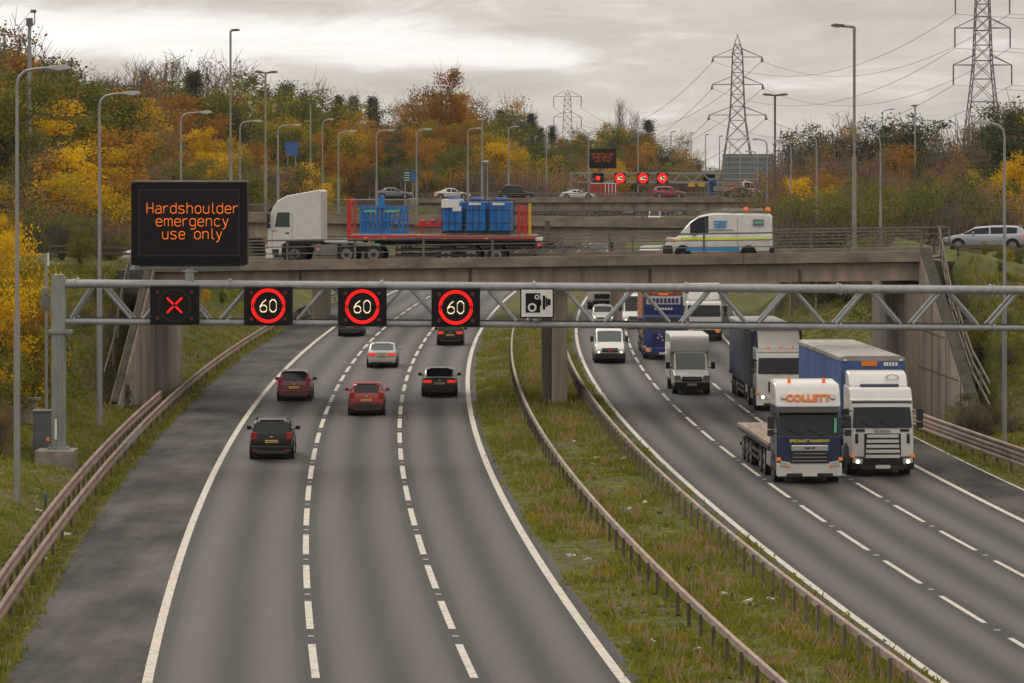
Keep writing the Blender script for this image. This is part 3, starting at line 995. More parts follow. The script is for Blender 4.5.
def stroke_text(s, h, mt, parent, loc, name='lettering', r=.012, gap=.33, leading=1.0):
    """thin LED lettering: strokes on a 5 by 7 grid, facing -y"""
    G = {
        'H': [[(0, 0), (0, 7)], [(4, 0), (4, 7)], [(0, 3.5), (4, 3.5)]],
        'a': [[(0.4, 4.6), (1.2, 5), (2.8, 5), (3.7, 4.3), (3.7, 0)], [(3.7, 2.8), (1, 2.8), (0, 2), (0, .8), (.8, 0), (2.4, 0), (3.7, 1)]],
        'r': [[(0, 0), (0, 5)], [(0, 3.6), (1.2, 4.8), (2.8, 5)]],
        'd': [[(3.8, 0), (3.8, 7)], [(3.8, 4), (2.6, 5), (1.2, 5), (0, 4), (0, 1), (1.2, 0), (2.6, 0), (3.8, 1)]],
        's': [[(3.6, 4.5), (2.8, 5), (1, 5), (0, 4.2), (0.4, 3), (3.2, 2.2), (3.7, 1), (2.8, 0), (.8, 0), (0, .6)]],
        'h': [[(0, 0), (0, 7)], [(0, 4), (1.2, 5), (2.6, 5), (3.6, 4), (3.6, 0)]],
        'o': [[(1.2, 0), (0, 1), (0, 4), (1.2, 5), (2.6, 5), (3.8, 4), (3.8, 1), (2.6, 0), (1.2, 0)]],
        'u': [[(0, 5), (0, 1), (1, 0), (2.4, 0), (3.6, 1)], [(3.6, 5), (3.6, 0)]],
        'l': [[(.6, 7), (.6, .8), (1.4, 0), (2, 0)]],
        'e': [[(0, 2.6), (3.8, 2.6), (3.8, 4), (2.6, 5), (1.2, 5), (0, 4), (0, 1), (1.2, 0), (2.8, 0), (3.7, .6)]],
        'm': [[(0, 0), (0, 5)], [(0, 4.2), (1, 5), (1.8, 5), (2.6, 4.2), (2.6, 0)], [(2.6, 4.2), (3.6, 5), (4.4, 5), (5.2, 4.2), (5.2, 0)]],
        'g': [[(3.8, 4), (2.6, 5), (1.2, 5), (0, 4), (0, 1.2), (1.2, .2), (2.6, .2), (3.8, 1.2)], [(3.8, 5), (3.8, -1.2), (2.8, -2), (.6, -2)]],
        'n': [[(0, 0), (0, 5)], [(0, 4), (1.2, 5), (2.6, 5), (3.6, 4), (3.6, 0)]],
        'c': [[(3.6, 4.3), (2.6, 5), (1.2, 5), (0, 4), (0, 1), (1.2, 0), (2.6, 0), (3.6, .7)]],
        'y': [[(0, 5), (1.8, .3)], [(3.6, 5), (1.4, -1.2), (.6, -2), (0, -2)]],
        '6': [[(3.4, 7), (1.4, 5.4), (0, 3), (0, 1), (1, 0), (2.8, 0), (3.8, 1), (3.8, 2.8), (2.8, 3.8), (1.2, 3.8), (0, 2.8)]],
        '0': [[(1.2, 0), (0, 1.4), (0, 5.6), (1.2, 7), (2.6, 7), (3.8, 5.6), (3.8, 1.4), (2.6, 0), (1.2, 0)]],
        'f': [[(3, 7), (2, 7), (1.2, 6), (1.2, 0)], [(0, 4.6), (2.8, 4.6)]],
    }
    adv = {'m': 5.2, 'l': 1.8, 'r': 2.8, ' ': 3.2, 'H': 4, 'f': 2.8}
    rows_ = s.split('\n')
    u = h / 7.0
    mb = MB()
    for j, row in enumerate(rows_):
        w = sum(adv.get(c, 3.8) + 1.75 for c in row) - 1.75
        x = -w / 2
        y = -j * leading * 10.4 + (len(rows_) - 1) * leading * 5.2 - 3.0
        for c in row:
            for st in G.get(c, []):
                for a, b in zip(st[:-1], st[1:]):
                    A = Vector(((x + a[0]) * u, 0, (y + a[1]) * u))
                    B = Vector(((x + b[0]) * u, 0, (y + b[1]) * u))
                    n = max(1, int(round((B - A).length / (u * .95))))
                    mb.bar(A, B + (B - A).normalized() * r * .6, .02, r * 2)
            x += adv.get(c, 3.8) + 1.75
    o_ = mb.build(name, mt, parent)
    o_.location = loc
    return o_


# ================================================================== sign gantry
GY = 150.0
gs = 3620 / GY
gr = empty('sign_gantry', (px(58.5, GY), GY, 0), 0, 'grey lattice sign gantry spanning the whole motorway in front of the bridge', 'gantry')
go = Vector(gr.location)
gxl, gxr = px(66, GY), px(1085, GY)
ztl, ztr = at(0, 284.0, GY).z, at(0, 291.0, GY).z + 0.0
zbl, zbr = at(0, 321.5, GY).z, at(0, 328.7, GY).z


def gz_top(x): return ztl + (ztr - ztl) * (x - gxl) / (gxr - gxl)
def gz_bot(x): return zbl + (zbr - zbl) * (x - gxl) / (gxr - gxl)


for y, nm in ((GY, 'top_chord'), (GY + 1.3, 'top_chord')):
    MB().tube(Vector((gxl - .3, y, gz_top(gxl))) - go, Vector((gxr, y, gz_top(gxr))) - go, .155, None, 14).build(nm, M['steel'], gr, smooth=True)
    MB().tube(Vector((gxl - .3, y, gz_bot(gxl))) - go, Vector((gxr, y, gz_bot(gxr))) - go, .125, None, 14).build('bottom_chord', M['steel'], gr, smooth=True)
for y in (GY, GY + 1.3):
    for k in range(7):
        x = gxl + .35 + k * 6.35
        for (zf, rr) in ((gz_top, .225), (gz_bot, .185)):
            p_ = Vector((x, y, zf(x))) - go
            MB().tube(p_ - Vector((.05, 0, 0)), p_ + Vector((.05, 0, 0)), rr, None, 14).build('chord_flange', M['steel'], gr, smooth=True)
cb = MB()
cb.tube(Vector((gxl, GY - .02, gz_bot(gxl) + .16)) - go, Vector((gxr, GY - .02, gz_bot(gxr) + .16)) - go, .03, None, 6)
cb.build('cable_conduit', M['plastic'], gr)
nodes_b = [px(57, GY) + 0.0] + [px(599 + 77.0 * k, GY) for k in range(-6, 8)]
for y in (GY + .02, GY + 1.28):
    mb = MB()
    for i, xb in enumerate(nodes_b):
        for dx_ in (-1, 1):
            xt = xb + dx_ * px(512 + 36, GY)
            xb2 = xb + dx_ * .14
            if xt < gxl or xt > gxr or (i == 0 and dx_ < 0): continue
            if i == 0: xb2 = gxl + .1
            mb.tube(Vector((xb2, y, gz_bot(xb2))) - go, Vector((xt, y, gz_top(xt))) - go, .075, None, 10)
    mb.build('lattice_brace', M['steel'], gr, smooth=True)
mb = MB()
for xb in nodes_b:
    if xb < gxr: mb.tube(Vector((xb, GY, gz_bot(xb))) - go, Vector((xb, GY + 1.3, gz_bot(xb))) - go, .06, None, 8)
    xt = xb + px(512 + 38, GY)
    if xt < gxr: mb.tube(Vector((xt, GY, gz_top(xt))) - go, Vector((xt, GY + 1.3, gz_top(xt))) - go, .06, None, 8)
mb.build('cross_tie', M['steel'], gr, smooth=True)


def gantry_post(x, name='post'):
    g0 = at(0, 449.5, GY).z
    p = MB()
    p.box(Vector((x, GY + .1, (at(0, 333, GY).z + g0) / 2)) - go, (.56, .5, at(0, 333, GY).z - g0))
    p.box(Vector((x + .07, GY - .16, (at(0, 333, GY).z + g0) / 2)) - go, (.16, .05, at(0, 333, GY).z - g0 - .1))
    o_ = p.build(name, M['steel_green'], gr, bevel=.03)
    q = MB()
    q.box(Vector((x, GY + .1, (at(0, 277, GY).z + at(0, 331, GY).z) / 2)) - go, (.58, .52, at(0, 277, GY).z - at(0, 331, GY).z))
    q.box(Vector((x, GY + .1, at(0, 276, GY).z)) - go, (.44, .5, .14))
    q.build('post_head', M['steel_green'], gr, bevel=.03)
    q = MB()
    q.box(Vector((x + .1, GY + .1, at(0, 331.5, GY).z)) - go, (1.0, .7, .12))
    q.box(Vector((x + .1, GY + .1, at(0, 333.6, GY).z)) - go, (.86, .62, .05))
    q.build('bolted_flange', M['steel_green'], gr)
    q = MB()
    q.box(Vector((x, GY + .1, g0 + .05)) - go, (.85, .8, .1))
    for a in (-.32, .32):
        for b in (-.3, .3): q.tube(Vector((x + a, GY + .1 + b, g0 + .1)) - go, Vector((x + a, GY + .1 + b, g0 + .24)) - go, .03, None, 6)
    q.build('base_plate', M['steel_green'], gr)
    q = MB()
    q.box(Vector((x - .1, GY + .1, g0 - .6)) - go, (1.6, 1.7, 1.2))
    q.build('plinth', M['concrete_pale'], gr, bevel=.04)


gantry_post(px(58.5, GY))
gantry_post(px(1092, GY))
q = MB()
q.box(Vector((px(56.3, GY) , GY - .165, at(0, 429, GY).z)) - go, (.1, .03, .85))
q.build('post_label_strip', M['sign_white'], gr)


def signal(u0, u1, v0, v1, label, kind, num):
    w, h = (u1 - u0) / gs, (v1 - v0) / gs
    c = at((u0 + u1) / 2, (v0 + v1) / 2, GY - .42)
    r = empty('lane_signal', c, 0, label, 'lane signal', 'overhead lane signals on the near gantry')
    b = MB()
    b.box((0, .14, 0), (w, .28, h))
    b.build('casing', M['sign_black'], r, bevel=.06, seg=3)
    b = MB()
    for zz_ in (h * .42, -h * .32): b.box((0, .31, zz_), (.5, .12, .14))
    b.build('bracket', M['steel'], r)
    for sx in (-1, 1):
        for sz_ in (-1, 1):
            b = MB()
            b.tube((sx * w * .345, -.002, sz_ * h * .34), (sx * w * .345, -.03, sz_ * h * .34), .075, .065, 14)
            b.build('warning_lamp', M['lamp_off'], r)
    if kind == 'x':
        b = MB()
        n = 40
        for i in range(n):
            t0, t1 = 2 * math.pi * i / n, 2 * math.pi * (i + .98) / n
            b.bar((.66 * math.cos(t0), -.012, .66 * math.sin(t0)), (.66 * math.cos(t1), -.012, .66 * math.sin(t1)), .02, .05)
        b.build('dark_ring', M['plastic'], r)
        b = MB()
        for s1 in (-1, 1):
            for s2 in (-1, 1):
                b.bar(Vector((s1 * .05, -.02, s2 * .05)), Vector((s1 * .31, -.02, s2 * .31)), .02, .065)
        b.build('red_cross', M['led_red'], r)
    else:
        b = MB()
        n = 44
        for rr in (.615, .68):
            for i in range(n):
                t0, t1 = 2 * math.pi * (i + .06) / n, 2 * math.pi * (i + .94) / n
                b.bar((rr * math.cos(t0), -.018, rr * math.sin(t0)), (rr * math.cos(t1), -.018, rr * math.sin(t1)), .02, .064)
        b.build('red_ring', M['led_red'], r)
        stroke_text('60', .50, M['led_white'], r, (0, -.02, -.035), 'speed_digits', .023)
        w_ = r
    return r


signal(150, 199, 286, 324.5, 'black lane signal showing a red cross over the hard shoulder', 'x', 0)
signal(244, 292.5, 286.6, 325, 'lane signal with red ring and 60 nearest the red cross signal', '60', 1)
signal(338, 386.5, 287.3, 326, 'lane signal with red ring and 60 between the two other sixties', '60', 2)
signal(431.5, 480, 288, 326.8, 'lane signal with red ring and 60 beside the camera sign', '60', 3)

# camera sign
c = at(537, 303.3, GY - .3)
r = empty('camera_sign', c, 0, 'white square sign with a black speed camera symbol hung on the gantry', 'road sign')
wS, hS = 33.5 / gs, 29.5 / gs
MB().box((0, .03, 0), (wS, .06, hS)).build('border', M['sign_black'], r, bevel=.02)
MB().box((0, -.004, 0), (wS - .1, .02, hS - .1)).build('face', M['sign_white'], r, bevel=.01)
b = MB()
b.box((-.17, -.022, .02), (.60, .02, .80))
b.box((.29, -.022, .03), (.11, .02, .58))
b.box((.395, -.022, .05), (.07, .02, .36))
b.box((.50, -.022, .05), (.12, .02, .26))
b.box((.155, -.022, .02), (.05, .02, .24))
b.build('camera_symbol', M['sign_black'], r)


def ring(mb, x, z, r0, r1, y, n=28, mi=0):
    vs, fs = [], []
    for i in range(n):
        t_ = 2 * math.pi * i / n
        vs += [(x + r0 * math.cos(t_), y, z + r0 * math.sin(t_)), (x + r1 * math.cos(t_), y, z + r1 * math.sin(t_))]
    for i in range(n): fs.append((2 * i, 2 * i + 1, (2 * i + 3) % (2 * n), (2 * i + 2) % (2 * n)))
    mb.add(vs, fs, mi)


b = MB()
ring(b, -.20, -.17, .11, .18, -.036)
ring(b, .0, .26, .055, .10, -.036)
b.build('lens_symbol', M['sign_white'], r)
b = MB()
b.box((0, .10, -.1), (.12, .1, 1.25))
b.build('hanger', M['steel'], r)

# big message sign
u0, u1, v0, v1 = 131, 247, 182, 265
c = at((u0 + u1) / 2, (v0 + v1) / 2, GY - .1)
ms = empty('message_sign', c, 0, 'large black electronic message sign with amber words above the gantry', 'message sign')
wM, hM = (u1 - u0) / gs, (v1 - v0) / gs
MB().box((0, .45, 0), (wM, .9, hM)).build('cabinet', M['sign_black'], ms, bevel=.05)
b = MB()
b.box((0, -.01, .03), (wM - .72, .03, hM - .75))
b.build('display_face', M['sign_face'], ms)
b = MB()
for sx in (-1, 1): b.box((sx * (wM / 2 - .34), -.018, .03), (.04, .04, hM - .70))
for sz_ in (-1, 1): b.box((0, -.018, .03 + sz_ * (hM / 2 - .355)), (wM - .64, .04, .04))
b.build('display_frame', mat('sign_frame', (.03, .03, .032), .5), ms)
MB().box((0, .5, hM / 2 + .035), (wM - .04, .9, .06)).build('top_cover', M['concrete_pale'], ms)
stroke_text('Hardshoulder\nemergency\nuse only', .43, M['led_amber'], ms, (.14, -.032, .08), 'message_text', .0115, leading=.83)
b = MB()
b.tube((-wM / 2 + .15, .3, -hM / 2 - .12), (wM / 2 - .15, .3, -hM / 2 - .12), .11, None, 10)
for x in (-wM / 2 + .25, wM / 2 - .25): b.box((x, .3, -hM / 2 - .08), (.16, .3, .2))
b.build('support_beam', M['steel'], ms, smooth=True)
b = MB()
b.box((.0, .3, -hM / 2 - .45), (.34, .34, .6))
b.box((.0, .3, -hM / 2 - .26), (.62, .4, .08))
b.build('support_stub', M['steel'], ms)

# cabinets at the gantry foot
r = empty('roadside_cabinet', at(44, 449, 151.5), 0, 'grey steel equipment cabinet at the foot of the gantry post', 'cabinet')
MB().box((0, 0, .8), (.82, .7, 1.55)).build('body', M['cabinet'], r, bevel=.03)
MB().box((0, 0, 1.60), (.9, .78, .08)).build('lid', M['cabinet'], r)
b = MB()
b.box((0, -.36, .85), (.68, .02, 1.25))
b.build('door', M['cabinet'], r)
MB().box((.22, -.38, .45), (.12, .02, .16)).build('warning_sticker', M['indicator'], r)
r = empty('thin_mast', at(46.5, 425, 152), 0, 'thin grey mast with a small box and aerial beside the gantry post', 'mast')
zt = at(0, 254, 152).z - r.location.z
MB().tube((0, 0, -.6), (0, 0, zt), .065, .05, 8).build('pole', M['steel'], r)
MB().box((-.03, -.02, at(0, 302, 152).z - r.location.z), (.36, .3, .55)).build('junction_box', M['cabinet'], r, bevel=.02)
MB().box((-.05, 0, at(0, 291, 152).z - r.location.z), (.32, .3, .3)).build('cap_box', M['concrete_pale'], r, bevel=.02)
MB().tube((.07, 0, zt - .5), (.07, 0, zt + .05), .05, .04, 8).build('aerial', M['sign_white'], r)
# concrete headwall low on the left bank
x_ = px(8, 158)
b = MB()
b.box((0, 0, .55), (2.4, .5, 1.25), rz=R(-8))
b.box((.1, -.02, 1.22), (2.5, .62, .12), rz=R(-8))
hw = b.build('headwall', M['concrete_pale'])
hw.location = (px(10, 160), 160, at(0, 424, 160).z - .1)
tag(hw, 'low concrete headwall in the shrubs behind the nearest left lamp post', 'headwall')
mk = MB()
mk.box((0, 0, .3), (.09, .07, .9))
mk.box((0, -.005, .68), (.12, .08, .12), 1)
mo = mk.build('marker_post', [M['post_rust'], M['sign_blue']])
mo.location = (px(45.5, 126), 126, gz(px(45.5, 126), 126))
tag(mo, 'short dark marker post with a blue band behind the left barrier', 'marker post')


# ================================================================== lamp posts
def lamp(u, v_top, v_base, Y, arm_u, label, r0=.11, r1=.05, style='arm', head=None, pm=None, group='street lamps around the junction', z0=None, drop=0.0, rust_v=None):
    """column at column u; arms reach to the columns in arm_u"""
    base = at(u, v_base, Y)
    if z0 is not None: base.z = z0
    root = empty('street_lamp', base, 0, label, 'street lamp', group)
    ztop = at(0, v_top, Y).z - base.z
    pm = pm or M['lamp_pole']
    p = MB()
    cut = .42
    p.tube((0, 0, -.4), (0, 0, ztop * cut), r0, r0 * .95, 10)
    p.tube((0, 0, ztop * cut), (0, 0, ztop - .5 if style == 'arm' else ztop), r0 * .62, r1, 10)
    p.build('column', pm, root, smooth=True)
    for au in arm_u:
        dx_ = px(au, Y) - px(u, Y)
        s = 1 if dx_ > 0 else -1
        a = MB()
        if style == 'arm':
            pts_ = [Vector((0, 0, ztop - .55)), Vector((s * .06, 0, ztop - .25)), Vector((s * .28, 0, ztop - .04)), Vector((s * .6, 0, ztop + .03 - drop * .2)), Vector((dx_ - s * .65, 0, ztop + .08 - drop))]
            a.path(pts_, r1 * .9, 8)
        else:
            a.tube((0, 0, ztop), (dx_ - s * .5, 0, ztop + .06), r1 * .85, None, 8)
        a.build('arm', pm, root, smooth=True)
        h = MB()
        zc = ztop + .09 - drop
        h.prism_y([(dx_ - s * .75, zc - .05), (dx_ - s * .70, zc + .06), (dx_ - s * .2, zc + .10), (dx_ + s * .0, zc + .03), (dx_ + s * .0, zc - .05), (dx_ - s * .35, zc - .12)], -.15, .15)
        h.build('lamp_head', head or M['lamp_head'], root, bevel=.02)
    return root


lamp(17, 70, 491, 127, [70], 'tallest-looking brown based lamp post in front of the yellow shrub at far left', .115, .055, pm=M['lamp_pole'])
lamp(99.5, 95, 419, 164, [140], 'lamp post standing on the grass bank just left of the big message sign', .13, .06)
lamp(181, 113.5, 300, 232, [212], 'lamp post whose arm shows right above the big message sign', .12, .06)
lamp(230.5, 31, 214, 300, [240], 'very tall slim lamp post right of the message sign with a short brown head', .15, .09, 'short', M['lamp_head_dark'], M['concrete_pale'])
lamp(265.5, 73, 214, 300, [254, 278], 'tall double-headed lamp post just behind the white lorry cab', .14, .09, 'short', M['lamp_head_dark'], M['concrete_pale'])
lamp(278, 126, 212, 330, [301], 'lamp post with a pale arm close behind the double-headed lamp', .13, .07)
lamp(240, 122, 212, 310, [262], 'pale lamp post between the tall slim lamp and the double-headed lamp', .11, .07)
lamp(310.5, 104, 196, 420, [313], 'dark short-headed lamp post in the trees above the lorry cab', .13, .09, 'short', M['lamp_head_dark'])
lamp(322.5, 120, 196, 420, [334], 'thin grey lamp post with its arm above the lorry cab roof', .12, .08)
lamp(338.5, 132, 212, 345, [357], 'lamp post directly behind the red headboard of the lorry', .12, .07)
lamp(376.5, 131, 215, 350, [395], 'lamp post above the blue pipe stillage on the lorry', .12, .07)
lamp(416.5, 130, 212, 360, [432], 'lamp post beside the green direction sign', .12, .07)
lamp(467.8, 129, 200, 420, [482], 'lamp post above the rear blue containers with an arm to the right', .14, .08)
lamp(482, 120, 198, 400, [484], 'tall pale straight post just right of the blue container stack', .14, .09, 'short')
lamp(487.5, 162, 197, 440, [489], 'very short lamp post with a round white head among the yellow trees', .09, .06, 'short', M['sign_white'])
lamp(508.5, 127, 197, 470, [519], 'lamp post rising behind the black taxi', .14, .08)
lamp(546.5, 126, 197, 480, [556], 'lamp post between the black taxi and the white coupe', .14, .08)
lamp(588.5, 132, 190, 520, [598], 'thin lamp post behind the far message sign', .14, .09)
lamp(638, 132, 190, 560, [646], 'thin lamp post above the far red ring signals', .14, .09)
lamp(671, 132, 176, 700, [676], 'first of the four faint lamp posts against the sky beside the distant pylon', .14, .09, 'short', M['lamp_head_dark'])
lamp(691, 133.5, 176, 720, [694], 'second of the four faint lamp posts against the sky left of the distant pylon', .14, .09, 'short', M['lamp_head_dark'])
lamp(705.5, 135, 176, 720, [709], 'third of the four faint lamp posts against the sky left of the distant pylon', .14, .09, 'short', M['lamp_head_dark'])
lamp(719.5, 136.5, 176, 720, [723], 'faint lamp post closest to the large grey sign back', .14, .09, 'short', M['lamp_head_dark'])
lamp(775, 95.5, 226, 296, [762.5, 788], 'tall double-headed lamp post behind the rear of the white van', .13, .09, 'short', M['lamp_head_dark'], M['lamp_rust'])
lamp(854.3, 27, 249.5, 196, [831], 'tallest single lamp post standing at the bridge parapet on the right', .125, .085, 'short', M['lamp_head_dark'], M['concrete_pale'])
lamp(880.5, 134.5, 251, 205, [856.5], 'grey lamp post right of the tallest parapet lamp with its arm to the left', .085, .05)
lamp(882.5, 110, 176, 420, [895], 'thin distant lamp post directly behind the grey parapet lamp', .10, .06)
lamp(816.5, 136, 324, 262, [793], 'lamp post between the white van and the tall parapet lamp', .10, .055)
lamp(791, 142, 318, 268, [775], 'lamp post just right of the double-headed lamp, reaching below the bridge', .10, .055)
lamp(767, 140, 236, 330, [752], 'small lamp post overlapping the big grey sign back', .10, .06)
lamp(755, 152, 228, 380, [745], 'thin post in front of the big grey sign back', .10, .06, 'short')
lamp(803, 136, 200, 520, [797], 'faint far lamp post above the pale sign back', .12, .08)
lamp(915, 106.5, 170, 380, [918], 'short brown-headed lamp post rising out of the pines on the right', .12, .08, 'short', M['lamp_head_dark'])
lamp(957.5, 123, 170, 480, [949], 'faint distant lamp post left of the near pylon', .12, .07)
lamp(936, 131, 170, 560, [934, 940], 'tiny distant double lamp above the brown scrub on the right', .1, .07, 'short', M['lamp_head_dark'])
lamp(1004.5, 124, 436, 154, [973], 'right-hand motorway lamp post standing on the verge by the wing wall', .105, .055)

# CCTV mast top left
r = empty('camera_mast', at(29.5, 150, 250), 0, 'tall surveillance mast with a camera on a side arm above the trees', 'camera mast')
zt = at(0, 18.5, 250).z - r.location.z
b = MB()
b.tube((0, 0, -6), (0, 0, zt), .16, .12, 10)
b.build('column', M['steel'], r, smooth=True)
MB().box((0, 0, zt - .25), (.42, .42, .55)).build('mast_head', M['cabinet'], r)
b = MB()
b.path([Vector((0, 0, zt - .4)), Vector((.36, 0, zt - .4)), Vector((.36, 0, zt + .4))], .04, 6)
b.build('side_arm', M['lamp_rust'], r)
MB().box((.28, -.02, zt + .5), (.38, .3, .22)).build('camera', M['lamp_head_dark'], r, bevel=.04)

# ================================================================== far gantry
FY = 560.0
fs_ = F / FY
r = empty('sign_gantry', at(571, 197, FY), 0, 'distant lattice gantry with small signals beyond the far bridge', 'gantry')
fo = Vector(r.location)
b = MB()
for y in (FY, FY + 1.2):
    for v in (173, 182): b.bar(at(570, v, FY) + Vector((0, y - FY, 0)) - fo, at(790, v + .5, FY) + Vector((0, y - FY, 0)) - fo, .3, .28)
b.build('chord', M['steel'], r)
b = MB()
for k in range(11):
    u = 572 + k * 20
    b.bar(at(u, 182, FY) - fo, at(u + 10, 173, FY) - fo, .2, .16)
    b.bar(at(u + 10, 173, FY) - fo, at(u + 20, 182, FY) - fo, .2, .16)
b.build('lattice_brace', M['steel'], r)
for u in (571, 789):
    b = MB()
    p = at(u, 172, FY) - fo
    b.box((p.x, 0, (p.z - 3) / 2), (.5, .5, p.z + 3))
    b.build('post', M['steel'], r)
for i, (u, kind, lab) in enumerate(((598, 'x', 'distant dark lane signal showing a red lamp'), (620, '60', 'distant red ring lane signal, leftmost of the three on the far gantry'), (643, '60', 'distant red ring lane signal, middle of the three on the far gantry'), (662.5, '60', 'distant red ring lane signal above the red hatchback'))):
    q = empty('lane_signal', at(u, 178.2, FY - .6), 0, lab, 'lane signal', 'lane signals on the distant gantry')
    MB().box((0, .15, 0), (1.75, .3, 1.6)).build('casing', M['sign_black'], q)
    b = MB()
    if kind == 'x':
        b.box((0, -.02, 0), (.75, .03, .28), ry=R(45))
        b.box((0, -.03, 0), (.75, .03, .28), ry=R(-45))
        b.build('red_cross', M['led_red'], q)
    else:
        ring(b, 0, 0, .46, .76, -.02)
        b.build('red_ring', M['led_red'], q)
        stroke_text('60', .5, M['led_white'], q, (0, -.03, -.03), 'speed_digits', .05)
for i, u in enumerate((709, 732, 750, 778)):
    q = empty('lane_signal', at(u, 178, FY + 1.9), 0, ('dark back of a signal left of the big grey sign back', 'dark back of a signal under the left half of the grey sign back', 'dark back of a signal under the right half of the grey sign back', 'dark back of a signal behind the double-headed lamp on the right')[i], 'lane signal', 'signals seen from behind')
    MB().box((0, 0, 0), (1.8, .3, 1.6)).build('casing', M['sign_black'], q)
q = empty('message_sign', at(602.5, 158.7, FY - .2), 0, 'small distant message sign with amber words before the trees', 'message sign')
MB().box((0, .4, 0), (4.25, .8, 3.0)).build('cabinet', M['sign_black'], q)
stroke_text('Hardshoulder\nemergency\nuse only', .42, mat('dim_amber_led', (.7, .16, .02), .5, emit=.12), q, (0, -.03, .2), 'message_text', .022, leading=.83)
MB().box((0, .4, -1.9), (.4, .4, .9)).build('support_stub', M['steel'], q)

# backs of direction signs
for (u0, u1, v0, v1, Y, mt, lab, ribs) in ((722.5, 775, 154, 182, 545, 'sign_back', 'big ribbed grey back of a direction sign beside the double-headed lamp', True), (780, 805, 150.5, 170, 560, 'sign_back_pale', 'smaller pale grey back of a direction sign', False)):
    q = empty('direction_sign', at((u0 + u1) / 2, (v0 + v1) / 2, Y), 0, lab, 'direction sign')
    w, h = (u1 - u0) / F * Y, (v1 - v0) / F * Y
    MB().box((0, 0, 0), (w, .1, h)).build('panel', M[mt], q)
    if ribs:
        b = MB()
        for k in range(5): b.box((0, -.09, -h / 2 + h * (k + .5) / 5), (w, .08, .12))
        for x in (-w / 6, w / 6): b.box((x, -.16, 0), (.16, .1, h))
        b.build('stiffener', M['sign_back_pale'], q)
    b = MB()
    for x in (-w * .35, w * .35): b.box((x, .15, -h / 2 - 4), (.3, .3, 8 + h * .8))
    b.build('support_post', M['steel'], q)
for (u0, u1, v0, v1, Y, mt, lab, patch) in ((402.5, 415.5, 170.5, 182.5, 400, 'sign_green', 'green direction sign with a blue patch above the parked-looking cars', True), (285, 298, 142, 156, 420, 'sign_blue', 'blue direction sign half hidden in the orange trees', False)):
    q = empty('direction_sign', at((u0 + u1) / 2, (v0 + v1) / 2, Y), 0, lab, 'direction sign')
    w, h = (u1 - u0) / F * Y, (v1 - v0) / F * Y
    MB().box((0, 0, 0), (w, .08, h)).build('panel', M[mt], q)
    if patch:
        MB().box((w * .3, -.05, 0), (w * .3, .03, h * .86)).build('blue_panel', M['sign_blue'], q)
        b = MB()
        for k in range(4): b.box((-w * .15, -.05, h * (.3 - .2 * k)), (w * (.45 - .06 * (k % 2)), .03, .07))
        b.build('legend_line', M['white_text'], q)
    b = MB()
    for x in (-w * .3, w * .3): b.box((x, .1, -h / 2 - 1.2), (.12, .12, 3.2))
    b.build('support_post', M['steel'], q)


# ================================================================== pylons
def pylon(u, Y, v_tip, arms, label, tension=True, base_z=4.0, waist=1.0):
    """arms: list of (row, half width m)"""
    ztip = at(0, v_tip, Y).z
    root = empty('pylon', (px(u, Y), Y, base_z), 0, label, 'pylon', 'electricity pylons')
    H = ztip - base_z
    zs = [at(0, v, Y).z - base_z for v, _ in arms]

    def half(z):
        zlow = zs[-1]
        if z >= zlow: return 1.05 * waist + (1 - (z - zlow) / max(.1, (H - zlow))) * .75 * waist - (0.75 * waist if z > zs[0] + 1 else 0) * ((z - zs[0]) / max(1, H - zs[0]))
        return 1.8 * waist + (zlow - z) / zlow * 3.0 * waist
    lev = [0]
    z = 0
    while z < H - 3:
        z += max(2.2, half(z) * 1.75)
        lev.append(min(z, H - 1.2))
    b = MB()
    rr = .13
    for a, c_ in zip(lev[:-1], lev[1:]):
        ha, hc = half(a), half(c_)
        for i in range(4):
            s1 = ((1, 1), (-1, 1), (-1, -1), (1, -1))[i]
            s2 = ((1, 1), (-1, 1), (-1, -1), (1, -1))[(i + 1) % 4]
            b.tube((s1[0] * ha, s1[1] * ha, a), (s1[0] * hc, s1[1] * hc, c_), rr, None, 4, 0, False)
            b.tube((s1[0] * ha, s1[1] * ha, a), (s2[0] * hc, s2[1] * hc, c_), rr * .62, None, 4, 0, False)
            b.tube((s2[0] * ha, s2[1] * ha, a), (s1[0] * hc, s1[1] * hc, c_), rr * .62, None, 4, 0, False)
            b.tube((s1[0] * hc, s1[1] * hc, c_), (s2[0] * hc, s2[1] * hc, c_), rr * .6, None, 4, 0, False)
    ht = half(lev[-1])
    for s1 in ((1, 1), (-1, 1), (-1, -1), (1, -1)):
        b.tube((s1[0] * ht, s1[1] * ht, lev[-1]), (0, 0, H), rr * .8, None, 4, 0, False)
    b.build('tower', M['pylon'], root, fix=False)
    tips = []
    for (v, hw), z in zip(arms, zs):
        for s in (-1, 1):
            b = MB()
            h0 = half(z)
            tip = Vector((s * hw, 0, z))
            for yy_ in (-h0, h0):
                b.tube((s * h0, yy_, z), tip, .11, None, 4, 0, False)
                b.tube((s * h0 * .8, yy_, z + 2.1), tip, .10, None, 4, 0, False)
            b.build('crossarm', M['pylon'], root, fix=False)
            b = MB()
            if tension:
                e1 = tip + Vector((s * .2, -2.6, -1.1))
                e2 = tip + Vector((s * .2, 2.6, -1.1))
                b.tube(tip, e1, .2, None, 6)
                b.tube(tip, e2, .2, None, 6)
                tips.append((tip + Vector((0, 0, -1.0)) + Vector(root.location), s))
            else:
                b.tube(tip, tip + Vector((0, 0, -3.9)), .15, None, 6)
                tips.append((tip + Vector((0, 0, -4.0)) + Vector(root.location), s))
            b.build('insulator', M['pylon'], root)
    return root, tips


